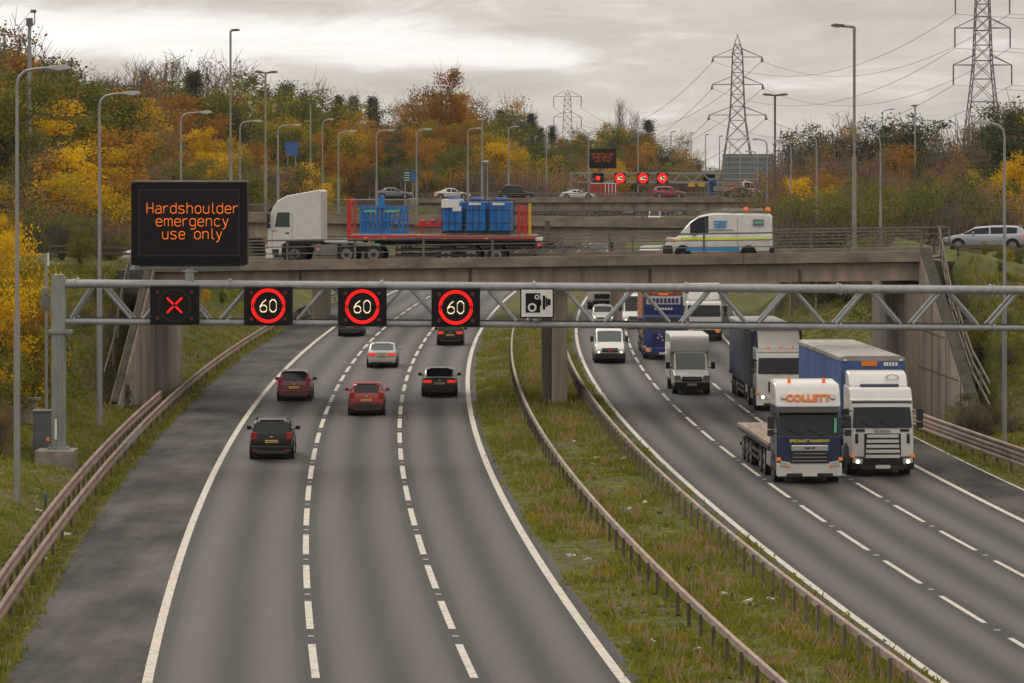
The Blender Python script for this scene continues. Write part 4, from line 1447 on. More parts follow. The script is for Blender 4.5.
pA, tA = pylon(737.5, 900, 34.5, [(57, 6.0), (84.5, 6.2), (115, 7.0)], 'middle pylon standing behind the large grey sign back', True)
pB, tB = pylon(982.5, 720, -38, [(-6, 5.4), (28, 5.5), (65, 5.8)], 'nearest pylon rising out of the frame above the right-hand scrub', False)
pC, tC = pylon(567.5, 1320, 90, [(96.5, 5.0), (117, 5.0), (137, 5.4)], 'smallest pylon above the wood behind the far message sign', False)


def wire(a, b, sag, label, n=14, r=.05):
    m_ = MB()
    a, b = Vector(a), Vector(b)
    prev = a
    for i in range(1, n + 1):
        t_ = i / n
        p = a.lerp(b, t_) - Vector((0, 0, sag * 4 * t_ * (1 - t_)))
        m_.tube(prev - a, p - a, r, None, 4, 0, False)
        prev = p
    o_ = m_.build('power_line', M['wire'], fix=False)
    o_.location = a
    tag(o_, label, 'power line', 'power lines between the pylons')


lv = ('upper', 'middle', 'lower')
for i, ((a, s), (b, s2)) in enumerate(zip(tB, tA)):
    wire(a, b, 7.5, f'{lv[i // 2]} power line on the {"left" if s < 0 else "right"} arms from the nearest pylon to the middle pylon')
for i, ((a, s), (b, s2)) in enumerate(zip(tA, tC)):
    wire(a, b, 12, f'{lv[i // 2]} power line on the {"left" if s < 0 else "right"} arms from the middle pylon to the small far pylon', r=.06)
for i, (a, s) in enumerate(tB):
    wire(a, a + Vector((150, -110, 3)), 5, f'{lv[i // 2]} power line leaving the {"left" if s < 0 else "right"} arm of the nearest pylon to the right')


# ================================================================== cars and vans
def heading(k, Y):
    return math.atan2(float(line_x(k, Y + 3) - line_x(k, Y - 3)), 6.0)


def wheel(root, x, y, r, w, side, rim='rim', rf=.64, name='wheel', mt=None):
    t = MB()
    t.cyl_x((x, y, r), r, w, 22)
    o_ = t.build(name, M['tyre'], root, smooth=True)
    k = MB()
    k.tube((x + side * (w / 2 - .02), y, r), (x + side * (w / 2 + .012), y, r), r * rf, r * rf * .94, 18)
    for i in range(6):
        a = i * math.pi / 3
        k.box((x + side * (w / 2 + .014), y + math.cos(a) * r * rf * .55, r + math.sin(a) * r * rf * .55), (.02, r * .16, r * .16), 1)
    k.tube((x + side * (w / 2 + .01), y, r), (x + side * (w / 2 + .03), y, r), r * .16, r * .12, 10)
    k.build('rim', [mt or M[rim], M['plastic']], o_, smooth=True)
    return o_


def loft(root, st, W_, paint_m, glass_m, zbot=.24, plan=.10, taper=.36, roof_m=None, ws_m=None):
    """st: rear to front (y, belt z, roof z, top tag, side tag); tags hold to the next station"""
    y0, y1 = st[0][0], st[-1][0]
    ring_, n = [], len(st)
    for (y, zb_, zr2, tt, ss) in st:
        q = abs((y - (y0 + y1) / 2) / ((y1 - y0) / 2))
        w = W_ / 2 * (1 - plan * q ** 5)
        h = max(0.0, zr2 - zb_)
        g = min(1, h / .45)
        zlo = zbot + .10 * max(0, q - .8) / .2
        zl = zb_
        x6 = .93 * w - .01
        x7 = x6 - taper * h * .55 - .03 * (1 - g)
        x8 = x7 - .07 - .05 * (1 - g)
        half = [(0, zlo), (.86 * w, zlo), (.965 * w, zlo + .10), (1.0 * w, zlo + (zl - zlo) * .45), (.99 * w, zl - .12), (.955 * w, zl - .02), (x6, zl + .0 + .01 * g),
                (x7, zr2 - .075 * g - .004), (x8, zr2 - .022 * g), (.42 * w, zr2 + .004), (0, zr2 + .012)]
        r_ = [(x, y, z) for x, z in half] + [(-x, y, z) for x, z in reversed(half[1:-1])]
        ring_.append(r_)
    k = len(ring_[0])
    parts = {}

    def put(nm, f):
        parts.setdefault(nm, []).append(f)
    for i in range(n - 1):
        tt, ss = st[i][3], st[i][4]
        for j in range(k):
            row = j if j < 10 else k - 1 - j
            f = (i * k + j, i * k + (j + 1) % k, (i + 1) * k + (j + 1) % k, (i + 1) * k + j)
            if tt in ('ws', 'rw') and row in (8, 9): put('windscreen' if tt == 'ws' else 'rear_window', f)
            elif tt in ('ws', 'rw') and row == 7 and False: put('body', f)
            elif ss == 'g' and row == 6: put('side_window' + ('R' if j < 10 else 'L'), f)
            elif tt == 'roof' and row in (8, 9) and roof_m: put('roof', f)
            else: put('body', f)
    put('body', tuple(range(k - 1, -1, -1)))
    put('body', tuple(range((n - 1) * k, n * k)))
    allv = [p for r_ in ring_ for p in r_]
    for nm, fs in parts.items():
        used = sorted({i for f in fs for i in f})
        mp = {a: b for b, a in enumerate(used)}
        mb = MB()
        mb.add([allv[i] for i in used], [tuple(mp[i] for i in f) for f in fs])
        nm2 = nm[:-1] if nm[-1] in 'RL' else nm
        mt = paint_m if nm2 == 'body' else roof_m if nm2 == 'roof' else (ws_m or glass_m) if nm2 == 'windscreen' else glass_m
        o_ = mb.build(nm2, mt, root, fix=(nm2 == 'body'))
        me = o_.data
        if nm2 != 'body':            # open glass sheets: point outward
            bm = bmesh.new()
            bm.from_mesh(me)
            c = Vector((0, (y0 + y1) / 2, .6))
            for f in bm.faces:
                if f.normal.dot(f.calc_center_median() - c) < 0: f.normal_flip()
            bm.to_mesh(me)
            bm.free()
        me.polygons.foreach_set('use_smooth', [True] * len(me.polygons))
        me.set_sharp_from_angle(angle=R(32))


def station_set(kind, L_, H_):
    a, b = -L_ / 2, L_ / 2
    if kind == 'hatch':
        return [(a, .62, .62, '', ''), (a + .03, .93, .94, '', ''), (a + .07, 1.0, 1.02, 'rw', ''), (a + .40, 1.0, H_ - .08, 'roof', ''), (a + .55, .99, H_ - .03, 'roof', 'g'), (a + 1.15, .97, H_, 'roof', ''), (a + 1.25, .97, H_, 'roof', 'g'),
                (a + 2.05, .95, H_ - .01, 'roof', ''), (a + 2.15, .95, H_ - .02, 'roof', 'g'), (b - 1.75, .94, H_ - .10, 'ws', 'g'), (b - 1.15, .93, .99, '', ''), (b - .95, .92, .93, '', ''), (b - .35, .80, .81, '', ''), (b - .08, .68, .69, '', ''), (b, .52, .53, '', '')]
    if kind == 'suv':
        return [(a, .70, .70, '', ''), (a + .03, 1.02, 1.03, '', ''), (a + .06, 1.06, 1.08, 'rw', ''), (a + .34, 1.08, H_ - .09, 'roof', ''), (a + .50, 1.07, H_ - .03, 'roof', 'g'), (a + 1.1, 1.05, H_, 'roof', ''), (a + 1.2, 1.05, H_, 'roof', 'g'),
                (a + 2.1, 1.03, H_ - .01, 'roof', ''), (a + 2.2, 1.03, H_ - .02, 'roof', 'g'), (b - 1.75, 1.02, H_ - .11, 'ws', 'g'), (b - 1.15, 1.02, 1.08, '', ''), (b - .95, 1.0, 1.01, '', ''), (b - .3, .90, .91, '', ''), (b - .06, .76, .77, '', ''), (b, .55, .56, '', '')]
    if kind == 'saloon':
        return [(a, .60, .60, '', ''), (a + .04, .90, .91, '', ''), (a + .12, .97, .98, '', ''), (a + .62, .99, 1.01, 'rw', ''), (a + 1.22, .95, H_ - .07, 'roof', ''), (a + 1.32, .95, H_ - .05, 'roof', 'g'), (a + 1.95, .94, H_, 'roof', ''), (a + 2.05, .94, H_, 'roof', 'g'),
                (b - 2.15, .92, H_ - .02, 'roof', ''), (b - 2.05, .92, H_ - .07, 'ws', 'g'), (b - 1.32, .90, .95, '', ''), (b - 1.15, .89, .90, '', ''), (b - .4, .78, .79, '', ''), (b - .08, .66, .67, '', ''), (b, .50, .51, '', '')]
    if kind == 'coupe':
        return [(a, .58, .58, '', ''), (a + .04, .86, .87, '', ''), (a + .30, .92, .93, '', ''), (a + .5, .92, .94, 'rw', ''), (a + 1.45, .90, H_ - .08, 'roof', ''), (a + 1.6, .89, H_ - .04, 'roof', 'g'), (a + 2.1, .88, H_, 'roof', ''), (a + 2.2, .88, H_, 'roof', 'g'),
                (b - 2.05, .86, H_ - .07, 'ws', 'g'), (b - 1.25, .84, .88, '', ''), (b - 1.05, .83, .84, '', ''), (b - .35, .70, .71, '', ''), (b - .06, .58, .59, '', ''), (b, .45, .46, '', '')]
    if kind == 'taxi':
        return [(a, .62, .62, '', ''), (a + .04, .92, .93, '', ''), (a + .15, .98, .99, '', ''), (a + .28, 1.0, 1.02, 'rw', ''), (a + .75, .99, H_ - .1, 'roof', ''), (a + .9, .99, H_ - .04, 'roof', 'g'), (a + 1.5, .98, H_, 'roof', ''), (a + 1.6, .98, H_, 'roof', 'g'),
                (b - 2.15, .97, H_ - .01, 'roof', ''), (b - 2.05, .97, H_ - .03, 'roof', 'g'), (b - 1.75, .97, H_ - .16, 'ws', 'g'), (b - 1.35, .98, 1.03, '', ''), (b - 1.25, .97, .98, '', ''), (b - .35, .86, .87, '', ''), (b - .08, .74, .75, '', ''), (b, .55, .56, '', '')]
    if kind == 'estate':
        return [(a, .60, .60, '', ''), (a + .04, .90, .91, '', ''), (a + .10, .97, .99, 'rw', ''), (a + .55, .98, H_ - .08, 'roof', ''), (a + .72, .97, H_ - .04, 'roof', 'g'), (a + 1.45, .96, H_ - .01, 'roof', ''), (a + 1.55, .96, H_, 'roof', 'g'),
                (a + 2.4, .94, H_, 'roof', ''), (a + 2.5, .94, H_ - .01, 'roof', 'g'), (b - 1.95, .93, H_ - .08, 'ws', 'g'), (b - 1.2, .91, .96, '', ''), (b - 1.05, .90, .91, '', ''), (b - .4, .78, .79, '', ''), (b - .08, .66, .67, '', ''), (b, .50, .51, '', '')]
    if kind == 'van':
        return [(a, .9, .9, '', ''), (a + .02, 1.3, H_ - .12, 'roof', ''), (a + .14, 1.32, H_ - .02, 'roof', ''), (a + 2.0, 1.32, H_, 'roof', ''), (b - 2.2, 1.30, H_ - .02, 'roof', ''), (b - 2.05, 1.28, H_ - .05, 'roof', 'g'), (b - 1.75, 1.26, H_ - .16, 'ws', 'g'),
                (b - .95, 1.20, 1.26, '', ''), (b - .80, 1.16, 1.17, '', ''), (b - .22, .98, .99, '', ''), (b - .04, .84, .85, '', ''), (b, .6, .61, '', '')]


def car(kind, L_, W_, H_, pm, label, loc, rz, lit=False, head=False, rear=True, bumper=None, roof_m=None, name='car', cat='car', wr=.33, rim='rim', tl='wide', group='cars on the motorway and bridges', gm=None, plate=True, rails=False, side_trim=False, taper=.36, zbot=.24):
    root = empty(name, loc, rz, label, cat, group)
    gm = gm or M['glass']
    loft(root, station_set(kind, L_, H_), W_, pm, gm, zbot=zbot, roof_m=roof_m, taper=taper)
    a, b = -L_ / 2, L_ / 2
    ya, yb = a + .80 + (.05 if kind == 'van' else 0), b - .86
    for y in (ya, yb):
        for s in (-1, 1):
            k = MB()
            k.cyl_x((s * (W_ / 2 - .15), y, wr), wr + .075, .31, 20)
            k.build('wheel_arch', M['arch'], root)
            wheel(root, s * (W_ / 2 - .098), y, wr, .22, s, rim)
    bp = bumper or pm
    m = MB()
    wB = W_ * .9
    m.box((0, a + .02, .43), (wB, .14, .30))
    m.build('rear_bumper', bp, root, bevel=.05)
    m = MB()
    m.box((0, a - .005, .30), (wB * .8, .12, .14))
    m.build('rear_valance', M['plastic'], root, bevel=.03)
    m = MB()
    m.box((0, b - .03, .42), (W_ * .86, .13, .26))
    m.build('front_bumper', bp, root, bevel=.05)
    m = MB()
    m.box((0, b - .01, .55), (W_ * .5, .08, .16))
    m.build('grille', M['plastic'], root, bevel=.02)
    tz = {'wide': .84, 'high': .98, 'saloon': .80, 'van': 1.05, 'tall': 1.0}[tl]
    tw, th = {'wide': (.36, .17), 'high': (.20, .30), 'saloon': (.42, .15), 'van': (.12, .5), 'tall': (.16, .48)}[tl]
    for s in (-1, 1):
        m = MB()
        m.box((s * (W_ * .445 - tw / 2), a + .02, tz), (tw, .09, th))
        m.box((s * W_ * .452, a + .14, tz + .01), (.05, .26, th * .75))
        o_ = m.build('tail_lamp', M['tail_lit'] if lit else M['tail_red'], root, bevel=.02)
        m = MB()
        m.box((s * W_ * .36, b - .10, .68), (.32, .22, .14))
        m.box((s * W_ * .43, b - .24, .70), (.09, .25, .12))
        m.build('headlamp', M['head_lens'], root, bevel=.03)
        if head:
            m = MB()
            m.tube((s * W_ * .36, b, .66), (s * W_ * .36, b + .03, .66), .075, None, 12)
            m.build('lit_bulb', M['head_lit'], root)
        m = MB()
        zm = {'van': 1.42, 'suv': 1.12}.get(kind, 1.02)
        ym = {'van': b - 1.38}.get(kind, b - 1.72)
        hz = .34 if kind == 'van' else .16
        m.box((s * (W_ / 2 + .11), ym, zm), (.20, .12, hz))
        m.box((s * (W_ / 2 - .02), ym, zm - .06), (.12, .05, .05))
        m.build('wing_mirror', M['plastic'] if kind == 'van' else pm, root, bevel=.04)
    if plate:
        for y, mt, z in ((a - .055, M['plate_yellow'], {'wide': .70, 'high': .76, 'saloon': .72, 'van': .7, 'tall': .72}[tl]), (b + .045, M['plate_white'], .40)):
            m = MB()
            m.box((0, y, z), (.52, .02, .115))
            m.box((0, y + (-.004 if y < 0 else .004), z), (.40, .02, .05), 1)
            m.build('number_plate', [mt, M['grey_text']], root)
    m = MB()
    m.box((0, 0, .17), (W_ * .8, L_ * .86, .16))
    m.build('underbody', M['arch'], root)
    if rails:
        for s in (-1, 1):
            MB().bar((s * W_ * .355, a + .6, H_ + .035), (s * W_ * .355, b - 1.9, H_ + .03), .05, .05).build('roof_rail', M['plastic'], root)
    if kind in ('hatch', 'suv'):
        zt_ = 1.04 if kind == 'suv' else .98
        m = MB()
        m.bar((.02, a + .055, zt_ + .03), (.36, a + .13, zt_ + .13), .025, .02)
        m.build('rear_wiper', M['plastic'], root)
        m = MB()
        m.box((0, a - .002, .60), (W_ * .80, .02, .014))
        for s in (-1, 1): m.box((s * W_ * .40, a + .012, .80), (.014, .02, .40))
        m.build('tailgate_seam', M['arch'], root)
        MB().box((0, a - .004, zt_ - .10), (.13, .02, .06)).build('badge', M['chrome'], root)
        for s in (-1, 1): MB().box((s * W_ * .36, a - .052, .40), (.20, .02, .05)).build('reflector', M['tail_red'], root)
    if kind == 'saloon':
        MB().box((0, a - .002, .58), (W_ * .8, .03, .014)).build('boot_seam', M['arch'], root)
        MB().box((0, a + .005, .88), (.12, .03, .06)).build('badge', M['chrome'], root)
    if kind in ('hatch', 'suv', 'saloon', 'estate', 'coupe') :
        m = MB()
        for s in (-1, 1):
            for y in (a + 1.22, a + 2.12):
                pass
        m.box((0, a + .42 if kind in ('hatch', 'suv', 'estate') else a + 1.3, H_ - .035), (W_ * .55, .18, .03))
        m.build('rear_spoiler', pm, root, bevel=.012)
    return root


def on_road(u, v, k, L_, away=True):
    """near end of a vehicle at pixel (u, v) on the carriageway: centre and turn"""
    Y = F * HC / (v - HZ)
    h = heading(k, Y + L_ / 2)
    X = px(u, Y)
    d = Vector((math.sin(h), math.cos(h), 0)) * (L_ / 2)
    return (X + d.x, Y + d.y, .006), (-h if away else math.pi - h)


def go(kind, L_, W_, H_, pm, label, u, v, k, away=True, **kw):
    loc, rz = on_road(u, v, k, L_, away)
    return car(kind, L_, W_, H_, pm, label, loc, rz, **kw)


go('suv', 4.5, 1.80, 1.63, M['black_paint'], 'black people carrier nearest the camera in the left lane', 271.5, 460, 'Lsolid', tl='high', rails=True, bumper=M['charcoal'], wr=.34)
go('hatch', 4.25, 1.74, 1.55, M['maroon'], 'dark red hatchback with blacked rear window straddling the shoulder line', 294, 401.5, 'Lsolid', tl='tall', wr=.32)
go('suv', 4.35, 1.76, 1.56, M['red_paint'], 'red crossover with black lower bumper in the middle lane', 366.5, 416, 'Ld1', tl='high', bumper=M['plastic'], wr=.34)
go('saloon', 4.6, 1.80, 1.43, M['silver'], 'silver saloon with red brake lamps ahead of the red crossover', 381.8, 368, 'Ld1', lit=True, tl='saloon', gm=M['glass_pale'])
go('saloon', 4.7, 1.84, 1.46, M['charcoal'], 'dark saloon braking in the lane beside the central reserve', 439.5, 397, 'Ld2', lit=True, tl='saloon')
go('hatch', 4.2, 1.78, 1.50, M['black_paint'], 'black hatchback right under the signal beside the camera sign', 450, 345.5, 'Ld2', lit=True, tl='wide')
go('hatch', 4.2, 1.78, 1.52, M['dark_blue'], 'dark blue car half hidden below the middle 60 signal', 350.5, 336.5, 'Lsolid', tl='wide')
# a few more going away beyond the bridge
go('hatch', 4.2, 1.78, 1.5, M['silver'], 'silver car behind the gantry lattice beyond the white van', 603, 326, 'Rin', away=False, head=True)


# ---- vans
def van_front(root, L_, W_, H_, hz=.93, grille=True, lit=True):
    b = L_ / 2
    m = MB()
    m.box((0, b + .0, .45), (W_ * .94, .16, .36))
    m.build('front_bumper', M['plastic'], root, bevel=.05)
    m = MB()
    m.box((0, b - .02, .80), (W_ * .52, .10, .26))
    m.build('grille', M['plastic'], root, bevel=.03)
    m = MB()
    m.bar((-W_ * .24, b + .04, .82), (W_ * .24, b + .04, .82), .02, .03)
    m.build('grille_bar', M['chrome'], root)


v = go('van', 5.0, 1.9, 2.06, M['white_paint'], 'white panel van with lit headlamps in the lane beside the central reserve', 610, 363.5, 'Rin', away=False, head=True, name='van', cat='van', tl='van', group='vans on the motorway', wr=.34, bumper=M['plastic'], gm=M['glass_pale'], taper=.18)
van_front(v, 5.0, 1.9, 1.98)
MB().box((0, 2.56, .78), (.16, .03, .13)).build('badge', M['red_bright'], v)
v = go('van', 5.6, 1.98, 2.5, M['white_paint'], 'tall white van mostly hidden left of the blue lorry carrying the orange load', 635.5, 329, 'Rd1', away=False, head=True, name='van', cat='van', tl='van', group='vans on the motorway', wr=.34, bumper=M['plastic'], taper=.12)
van_front(v, 5.6, 1.98, 2.5)

# Luton box van
Lb, Wb, Hb = 6.6, 2.0, 2.25
loc, rz = on_road(692, 394.5, 'Rd1', Lb, False)
v = empty('box_van', loc, rz, 'white box van with a tall rounded body over its cab', 'van', 'vans on the motorway')
b = Lb / 2
st = [(b - 2.6, 1.2, 2.2, '', ''), (b - 2.05, 1.22, 2.2, 'roof', 'g'), (b - 1.62, 1.2, 2.1, 'ws', 'g'), (b - .92, 1.18, 1.24, '', ''), (b - .78, 1.14, 1.15, '', ''), (b - .2, .98, .99, '', ''), (b - .03, .84, .85, '', ''), (b, .55, .56, '', '')]
loft(v, st, Wb, M['white_paint'], M['glass_pale'], zbot=.3, taper=.12)
m = MB()
m.prism([(b - 2.62, .62), (-b, .62), (-b, 3.05), (b - 2.35, 3.05), (b - 2.02, 2.98), (b - 1.84, 2.75), (b - 1.70, 2.12), (b - 2.62, 2.05)], -1.04, 1.04)
m.build('box_body', M['white_paint'], v, bevel=.09, seg=3)
van_front(v, Lb, Wb, Hb)
for s in (-1, 1):
    m = MB()
    m.box((s * .76, b - .09, .88), (.32, .2, .24))
    m.build('headlamp', M['head_lens'], v, bevel=.04)
    m = MB()
    m.box((s * 1.2, b - 1.3, 1.45), (.22, .14, .36))
    m.box((s * 1.05, b - 1.3, 1.35), (.2, .05, .05))
    m.build('wing_mirror', M['plastic'], v, bevel=.04)
    for y in (b - .95, -b + 1.3):
        wheel(v, s * .86, y, .35, .24, s, 'rim_grey')
        k = MB()
        k.cyl_x((s * .83, y, .36), .43, .3, 20)
        k.build('wheel_arch', M['arch'], v)
MB().box((0, b + .09, .52), (.52, .02, .12)).build('number_plate', M['plate_white'], v)
MB().box((0, .0, .5), (1.7, Lb - .4, .2)).build('underbody', M['chassis'], v)
MB().box((.62, b - 1.18, 1.42), (.3, .06, .09)).build('dashboard_papers', M['hi_vis'], v)

# ---- van on the near bridge
def deck(u, Y):
    x = px(u, Y)
    return (x, Y, ZLn + sz * (x - XLn) - .395)


Lv = 5.40
p = deck(719, 182.2)
v = empty('van', p, R(90) + R(-5), 'white utility van with yellow stripe and blue writing crossing the near bridge', 'van', 'vans on the motorway')
H_ = 2.32
a, b = -Lv / 2, Lv / 2
st = [(a, .9, .95, '', ''), (a + .03, 1.34, H_ - .14, 'roof', ''), (a + .16, 1.35, H_ - .02, 'roof', ''), (0, 1.35, H_ + .02, 'roof', ''), (b - 2.35, 1.33, H_, 'roof', ''), (b - 2.2, 1.32, H_ - .02, 'roof', 'g'), (b - 1.72, 1.24, H_ - .12, 'ws', 'g'),
      (b - 1.28, 1.22, 1.92, 'ws', ''), (b - .72, 1.16, 1.25, '', ''), (b - .6, 1.12, 1.13, '', ''), (b - .18, .98, .99, '', ''), (b - .04, .80, .81, '', ''), (b, .55, .56, '', '')]
loft(v, st, 1.98, M['white_paint'], M['glass'], zbot=.3, taper=.12, ws_m=M['glass_pale'])
for s in (-1, 1):
    for y in (a + 1.2, b - .92):
        wheel(v, s * .86, y, .32, .22, s, 'rim_grey', .5)
        k = MB()
        k.cyl_x((s * .85, y, .35), .40, .285, 20)
        k.build('wheel_arch', M['arch'], v)
    MB().box((s * .995, -.35, 1.06), (.012, 4.5, .11)).build('yellow_stripe', M['hi_vis'], v)
    MB().prism([(-1.05, .46), (1.65, .46), (1.55, .66), (-1.05, .66)], s * .985 - .008, s * .985 + .008).build('blue_stripe', M['bright_blue'], v)
    m = MB()
    for k in range(3): m.box((s * .958, .10 - .02 * k, 1.92 - .13 * k), (.012, .30, .085))
    for q in range(3): m.prism([(-.06 - .13 * q, 1.97), (-.17 - .13 * q, 1.97), (-.10 - .13 * q, 1.60), (-.02 - .13 * q, 1.60)], s * .955 - .006, s * .955 + .006)
    m.build('logo', M['bright_blue'], v)
    m = MB()
    m.box((s * .962, -.1, 1.50), (.012, 1.3, .05))
    m.build('small_writing', M['grey_text'], v)
    m = MB()
    m.box((s * .955, -2.0, 1.88), (.012, .54, .32))
    m.build('rear_emblem', M['grey_blue'], v)
    m = MB()
    m.box((s * .957, -2.0, 1.88), (.012, .46, .1))
    m.build('emblem_band', M['mint'], v)
    m = MB()
    m.box((s * .985, -1.4, 1.36), (.012, 1.55, .035))
    for y in (.62, -.95): m.box((s * .985, y, 1.3), (.008, .02, 1.6))
    m.build('door_runner', M['grey_text'], v)
    m = MB()
    m.box((s * 1.09, b - 1.5, 1.38), (.2, .14, .34))
    m.build('wing_mirror', M['plastic'], v, bevel=.04)
    m = MB()
    m.box((s * .74, b - .22, 1.0), (.34, .34, .22))
    m.build('headlamp', M['head_lens'], v, bevel=.05)
    m = MB()
    m.box((s * .92, b - .45, .98), (.1, .22, .16))
    m.build('lit_side_lamp', M['indicator'], v)
m = MB()
m.box((0, b - .16, .52), (1.94, .5, .42))
m.box((0, a + .0, .5), (1.9, .3, .3))
m.build('bumper', M['plastic'], v, bevel=.06)
m = MB()
for y in (-2.3, -1.5, -.7): m.box((0, y, H_ + .1), (1.6, .06, .05))
m.bar((-.7, -2.5, H_ + .14), (-.7, .2, H_ + .14), .06, .06)
m.bar((.7, -2.5, H_ + .14), (.7, .2, H_ + .14), .06, .06)
m.bar((.2, -2.2, H_ + .2), (.3, -.2, H_ + .2), .2, .1)
m.build('roof_rack', M['concrete_pale'], v)
for y in (-2.45, -1.35):
    m = MB()
    m.tube((0, y, H_ + .12), (0, y, H_ + .32), .13, .1, 12)
    m.build('amber_beacon', M['beacon'], v)


# ================================================================== lorries
def truck_wheel(root, s, y, r=.51, w=.32, x=1.06, rim='rim_grey', deep=True):
    t = MB()
    t.cyl_x((s * x, y, r), r, w, 24)
    o_ = t.build('wheel', M['tyre'], root, smooth=True)
    k = MB()
    k.tube((s * (x + w / 2 - .03), y, r), (s * (x + w / 2 + .01), y, r), r * .60, r * .56, 20, 0)
    k.tube((s * (x + w / 2), y, r), (s * (x + w / 2 + .04), y, r), r * .27, r * .22, 14, 1)
    k.build('rim', [M[rim], M['chassis']], o_, smooth=True)


def cab(root, spec):
    """front of the lorry at y = 0, facing +y"""
    W_ = 2.44
    h = W_ / 2
    c = spec['colour']
    prof = spec['prof']
    m = MB()
    m.prism(prof, -h, h)
    m.build('cab_shell', M[c], root, bevel=.13, seg=4)
    z0, z1, y0, y1 = spec['screen']            # bottom / top of the windscreen and their y
    d = Vector((0, y1 - y0, z1 - z0))
    nrm = Vector((0, d.z, -d.y)).normalized()
    m = MB()
    vs = []
    for (t_, wx_) in ((0, 1.12), (.12, 1.15), (1, 1.10)):
        for xq in (-1, -.6, 0, .6, 1):
            p = Vector((xq * wx_, y0, z0)) + d * t_ + nrm * (.012 + .03 * (1 - xq * xq))
            vs.append(p)
    fs = [(r_ * 5 + q, r_ * 5 + q + 1, r_ * 5 + q + 6, r_ * 5 + q + 5) for r_ in range(2) for q in range(4)]
    b_ = len(vs)
    vs2 = [p - nrm * .09 for p in vs]
    edge = [0, 1, 2, 3, 4, 9, 14, 13, 12, 11, 10, 5]
    fs += [(edge[i], b_ + edge[i], b_ + edge[(i + 1) % 12], edge[(i + 1) % 12]) for i in range(12)]
    m.add(vs + vs2, fs)
    m.build('windscreen', M['glass'], root)
    m = MB()
    for xq in (-.5, .25): m.bar(Vector((xq, y0, z0)) + nrm * .06, Vector((xq + .62, y0, z0 + .16)) + d * .12 + nrm * .055, .02, .025)
    m.build('wiper', M['plastic'], root)
    for s in (-1, 1):
        m = MB()
        m.prism([(y0 - .34, z0 + .08), (y0 - 1.12, z0 + .06), (y0 - 1.12, z1 - .08), (y1 - .28, z1 - .08)], s * h - .02, s * h + .008)
        m.build('side_window', M[spec.get('side_glass', 'glass')], root)
        m = MB()
        m.box((s * h, y0 - 1.25, (z0 + 1) / 2 + .3), (.012, .015, z1 - 1.0))
        m.box((s * h, y0 - .2, z0 - .5), (.012, .015, .9))
        m.box((s * (h + .01), y0 - 1.0, z0 - .25), (.03, .2, .07))
        m.build('door_line', M['plastic'], root)
        m = MB()
        ym = y0 - .05
        m.box((s * (h + .24), ym, z0 + .52), (.25, .16, .48))
        m.box((s * (h + .24), ym, z0 + .12), (.25, .16, .24))
        m.box((s * (h + .06), ym - .05, z0 + .66), (.25, .05, .05))
        m.box((s * (h + .06), ym - .05, z0 + .1), (.25, .05, .05))
        m.build('mirror', M[spec.get('mirror', 'plastic')], root, bevel=.03)
    if spec.get('visor'):
        m = MB()
        zv, yv = z1 + .02, y1
        m.prism([(yv + .02, zv + .16), (yv + .30, zv - .02), (yv + .29, zv - .05), (yv + .0, zv + .05)], -1.12, 1.12)
        m.build('sun_visor', M[spec['visor']], root)
    if spec.get('band'):
        for nm, (za, zb_, mt) in spec['band'].items():
            m = MB()
            m.box((0, .012, (za + zb_) / 2), (W_ - .16, .02, zb_ - za))
            m.build(nm, M[mt], root, bevel=.01)
    # grille
    ga, gb, gw, gm, sm_, ns = spec['grille']
    m = MB()
    m.box((0, .022, (ga + gb) / 2), (gw, .05, gb - ga))
    g_ = m.build('grille', M[gm], root, bevel=.03)
    for k in range(ns):
        z = ga + (gb - ga) * (k + .5) / ns
        MB().box((0, .06, z), (gw * (.94 - .02 * k), .05, (gb - ga) / ns * spec.get('slat', .36))).build('grille_slat', M[sm_], g_)
    # bumper and lamps
    m = MB()
    m.box((0, -.12, .52), (W_ + .02, .42, .50))
    m.build('bumper', M[spec['bumper']], root, bevel=.07, seg=3)
    m = MB()
    m.box((0, .07, .33), (W_ * .72, .1, .16))
    m.build('bumper_lip', M['plastic'], root, bevel=.03)
    for s in (-1, 1):
        m = MB()
        lx, lz = spec['lamp']
        m.box((s * lx, .07, lz), (.40, .10, .22), ry=s * R(-10))
        m.build('headlamp', M['head_lens'], root, bevel=.04)
        if spec.get('lit'):
            m = MB()
            m.tube((s * (lx + spec.get('lit_dx', 0)), .12, lz - .02), (s * (lx + spec.get('lit_dx', 0)), .145, lz - .02), spec.get('lit_r', .085), None, 14)
            m.build('lit_bulb', M['head_lit'] if spec['lit'] == 'w' else M['indicator'], root)
        m = MB()
        m.box((s * (h - .05), .06, lz + .20), (.15, .1, .12))
        m.build('indicator', M['indicator'], root)
        MB().box((s * (h - .06), -1.35, .45), (.16, .55, .06)).build('step', M['chassis'], root)
        MB().box((s * (h - .06), -.42, .62), (.14, .36, .3)).build('lower_fairing', M['chassis'], root)
    MB().box((0, .125, spec.get('plate_z', .42)), (.56, .02, .13)).build('number_plate', M['plate_white'], root)
    # chassis behind and under
    m = MB()
    m.box((0, -2.6, .78), (.95, 5.0, .26))
    m.box((0, -1.0, .62), (1.9, 1.3, .5))
    m.build('chassis', M['chassis'], root)
    yf = spec.get('axle', -1.4)
    for s in (-1, 1):
        truck_wheel(root, s, yf)
        k = MB()
        k.cyl_x((s * 1.05, yf, .56), .64, .36, 22)
        k.build('wheel_arch', M['arch'], root)
        for y in spec.get('drive', (-4.9,)):
            truck_wheel(root, s, y, x=1.02, w=.40)
        m = MB()
        m.box((s * .95, -3.05, .72), (.52, 1.25, .6))
        m.build('fuel_tank', M[spec.get('tank', 'steel')], root, bevel=.08)


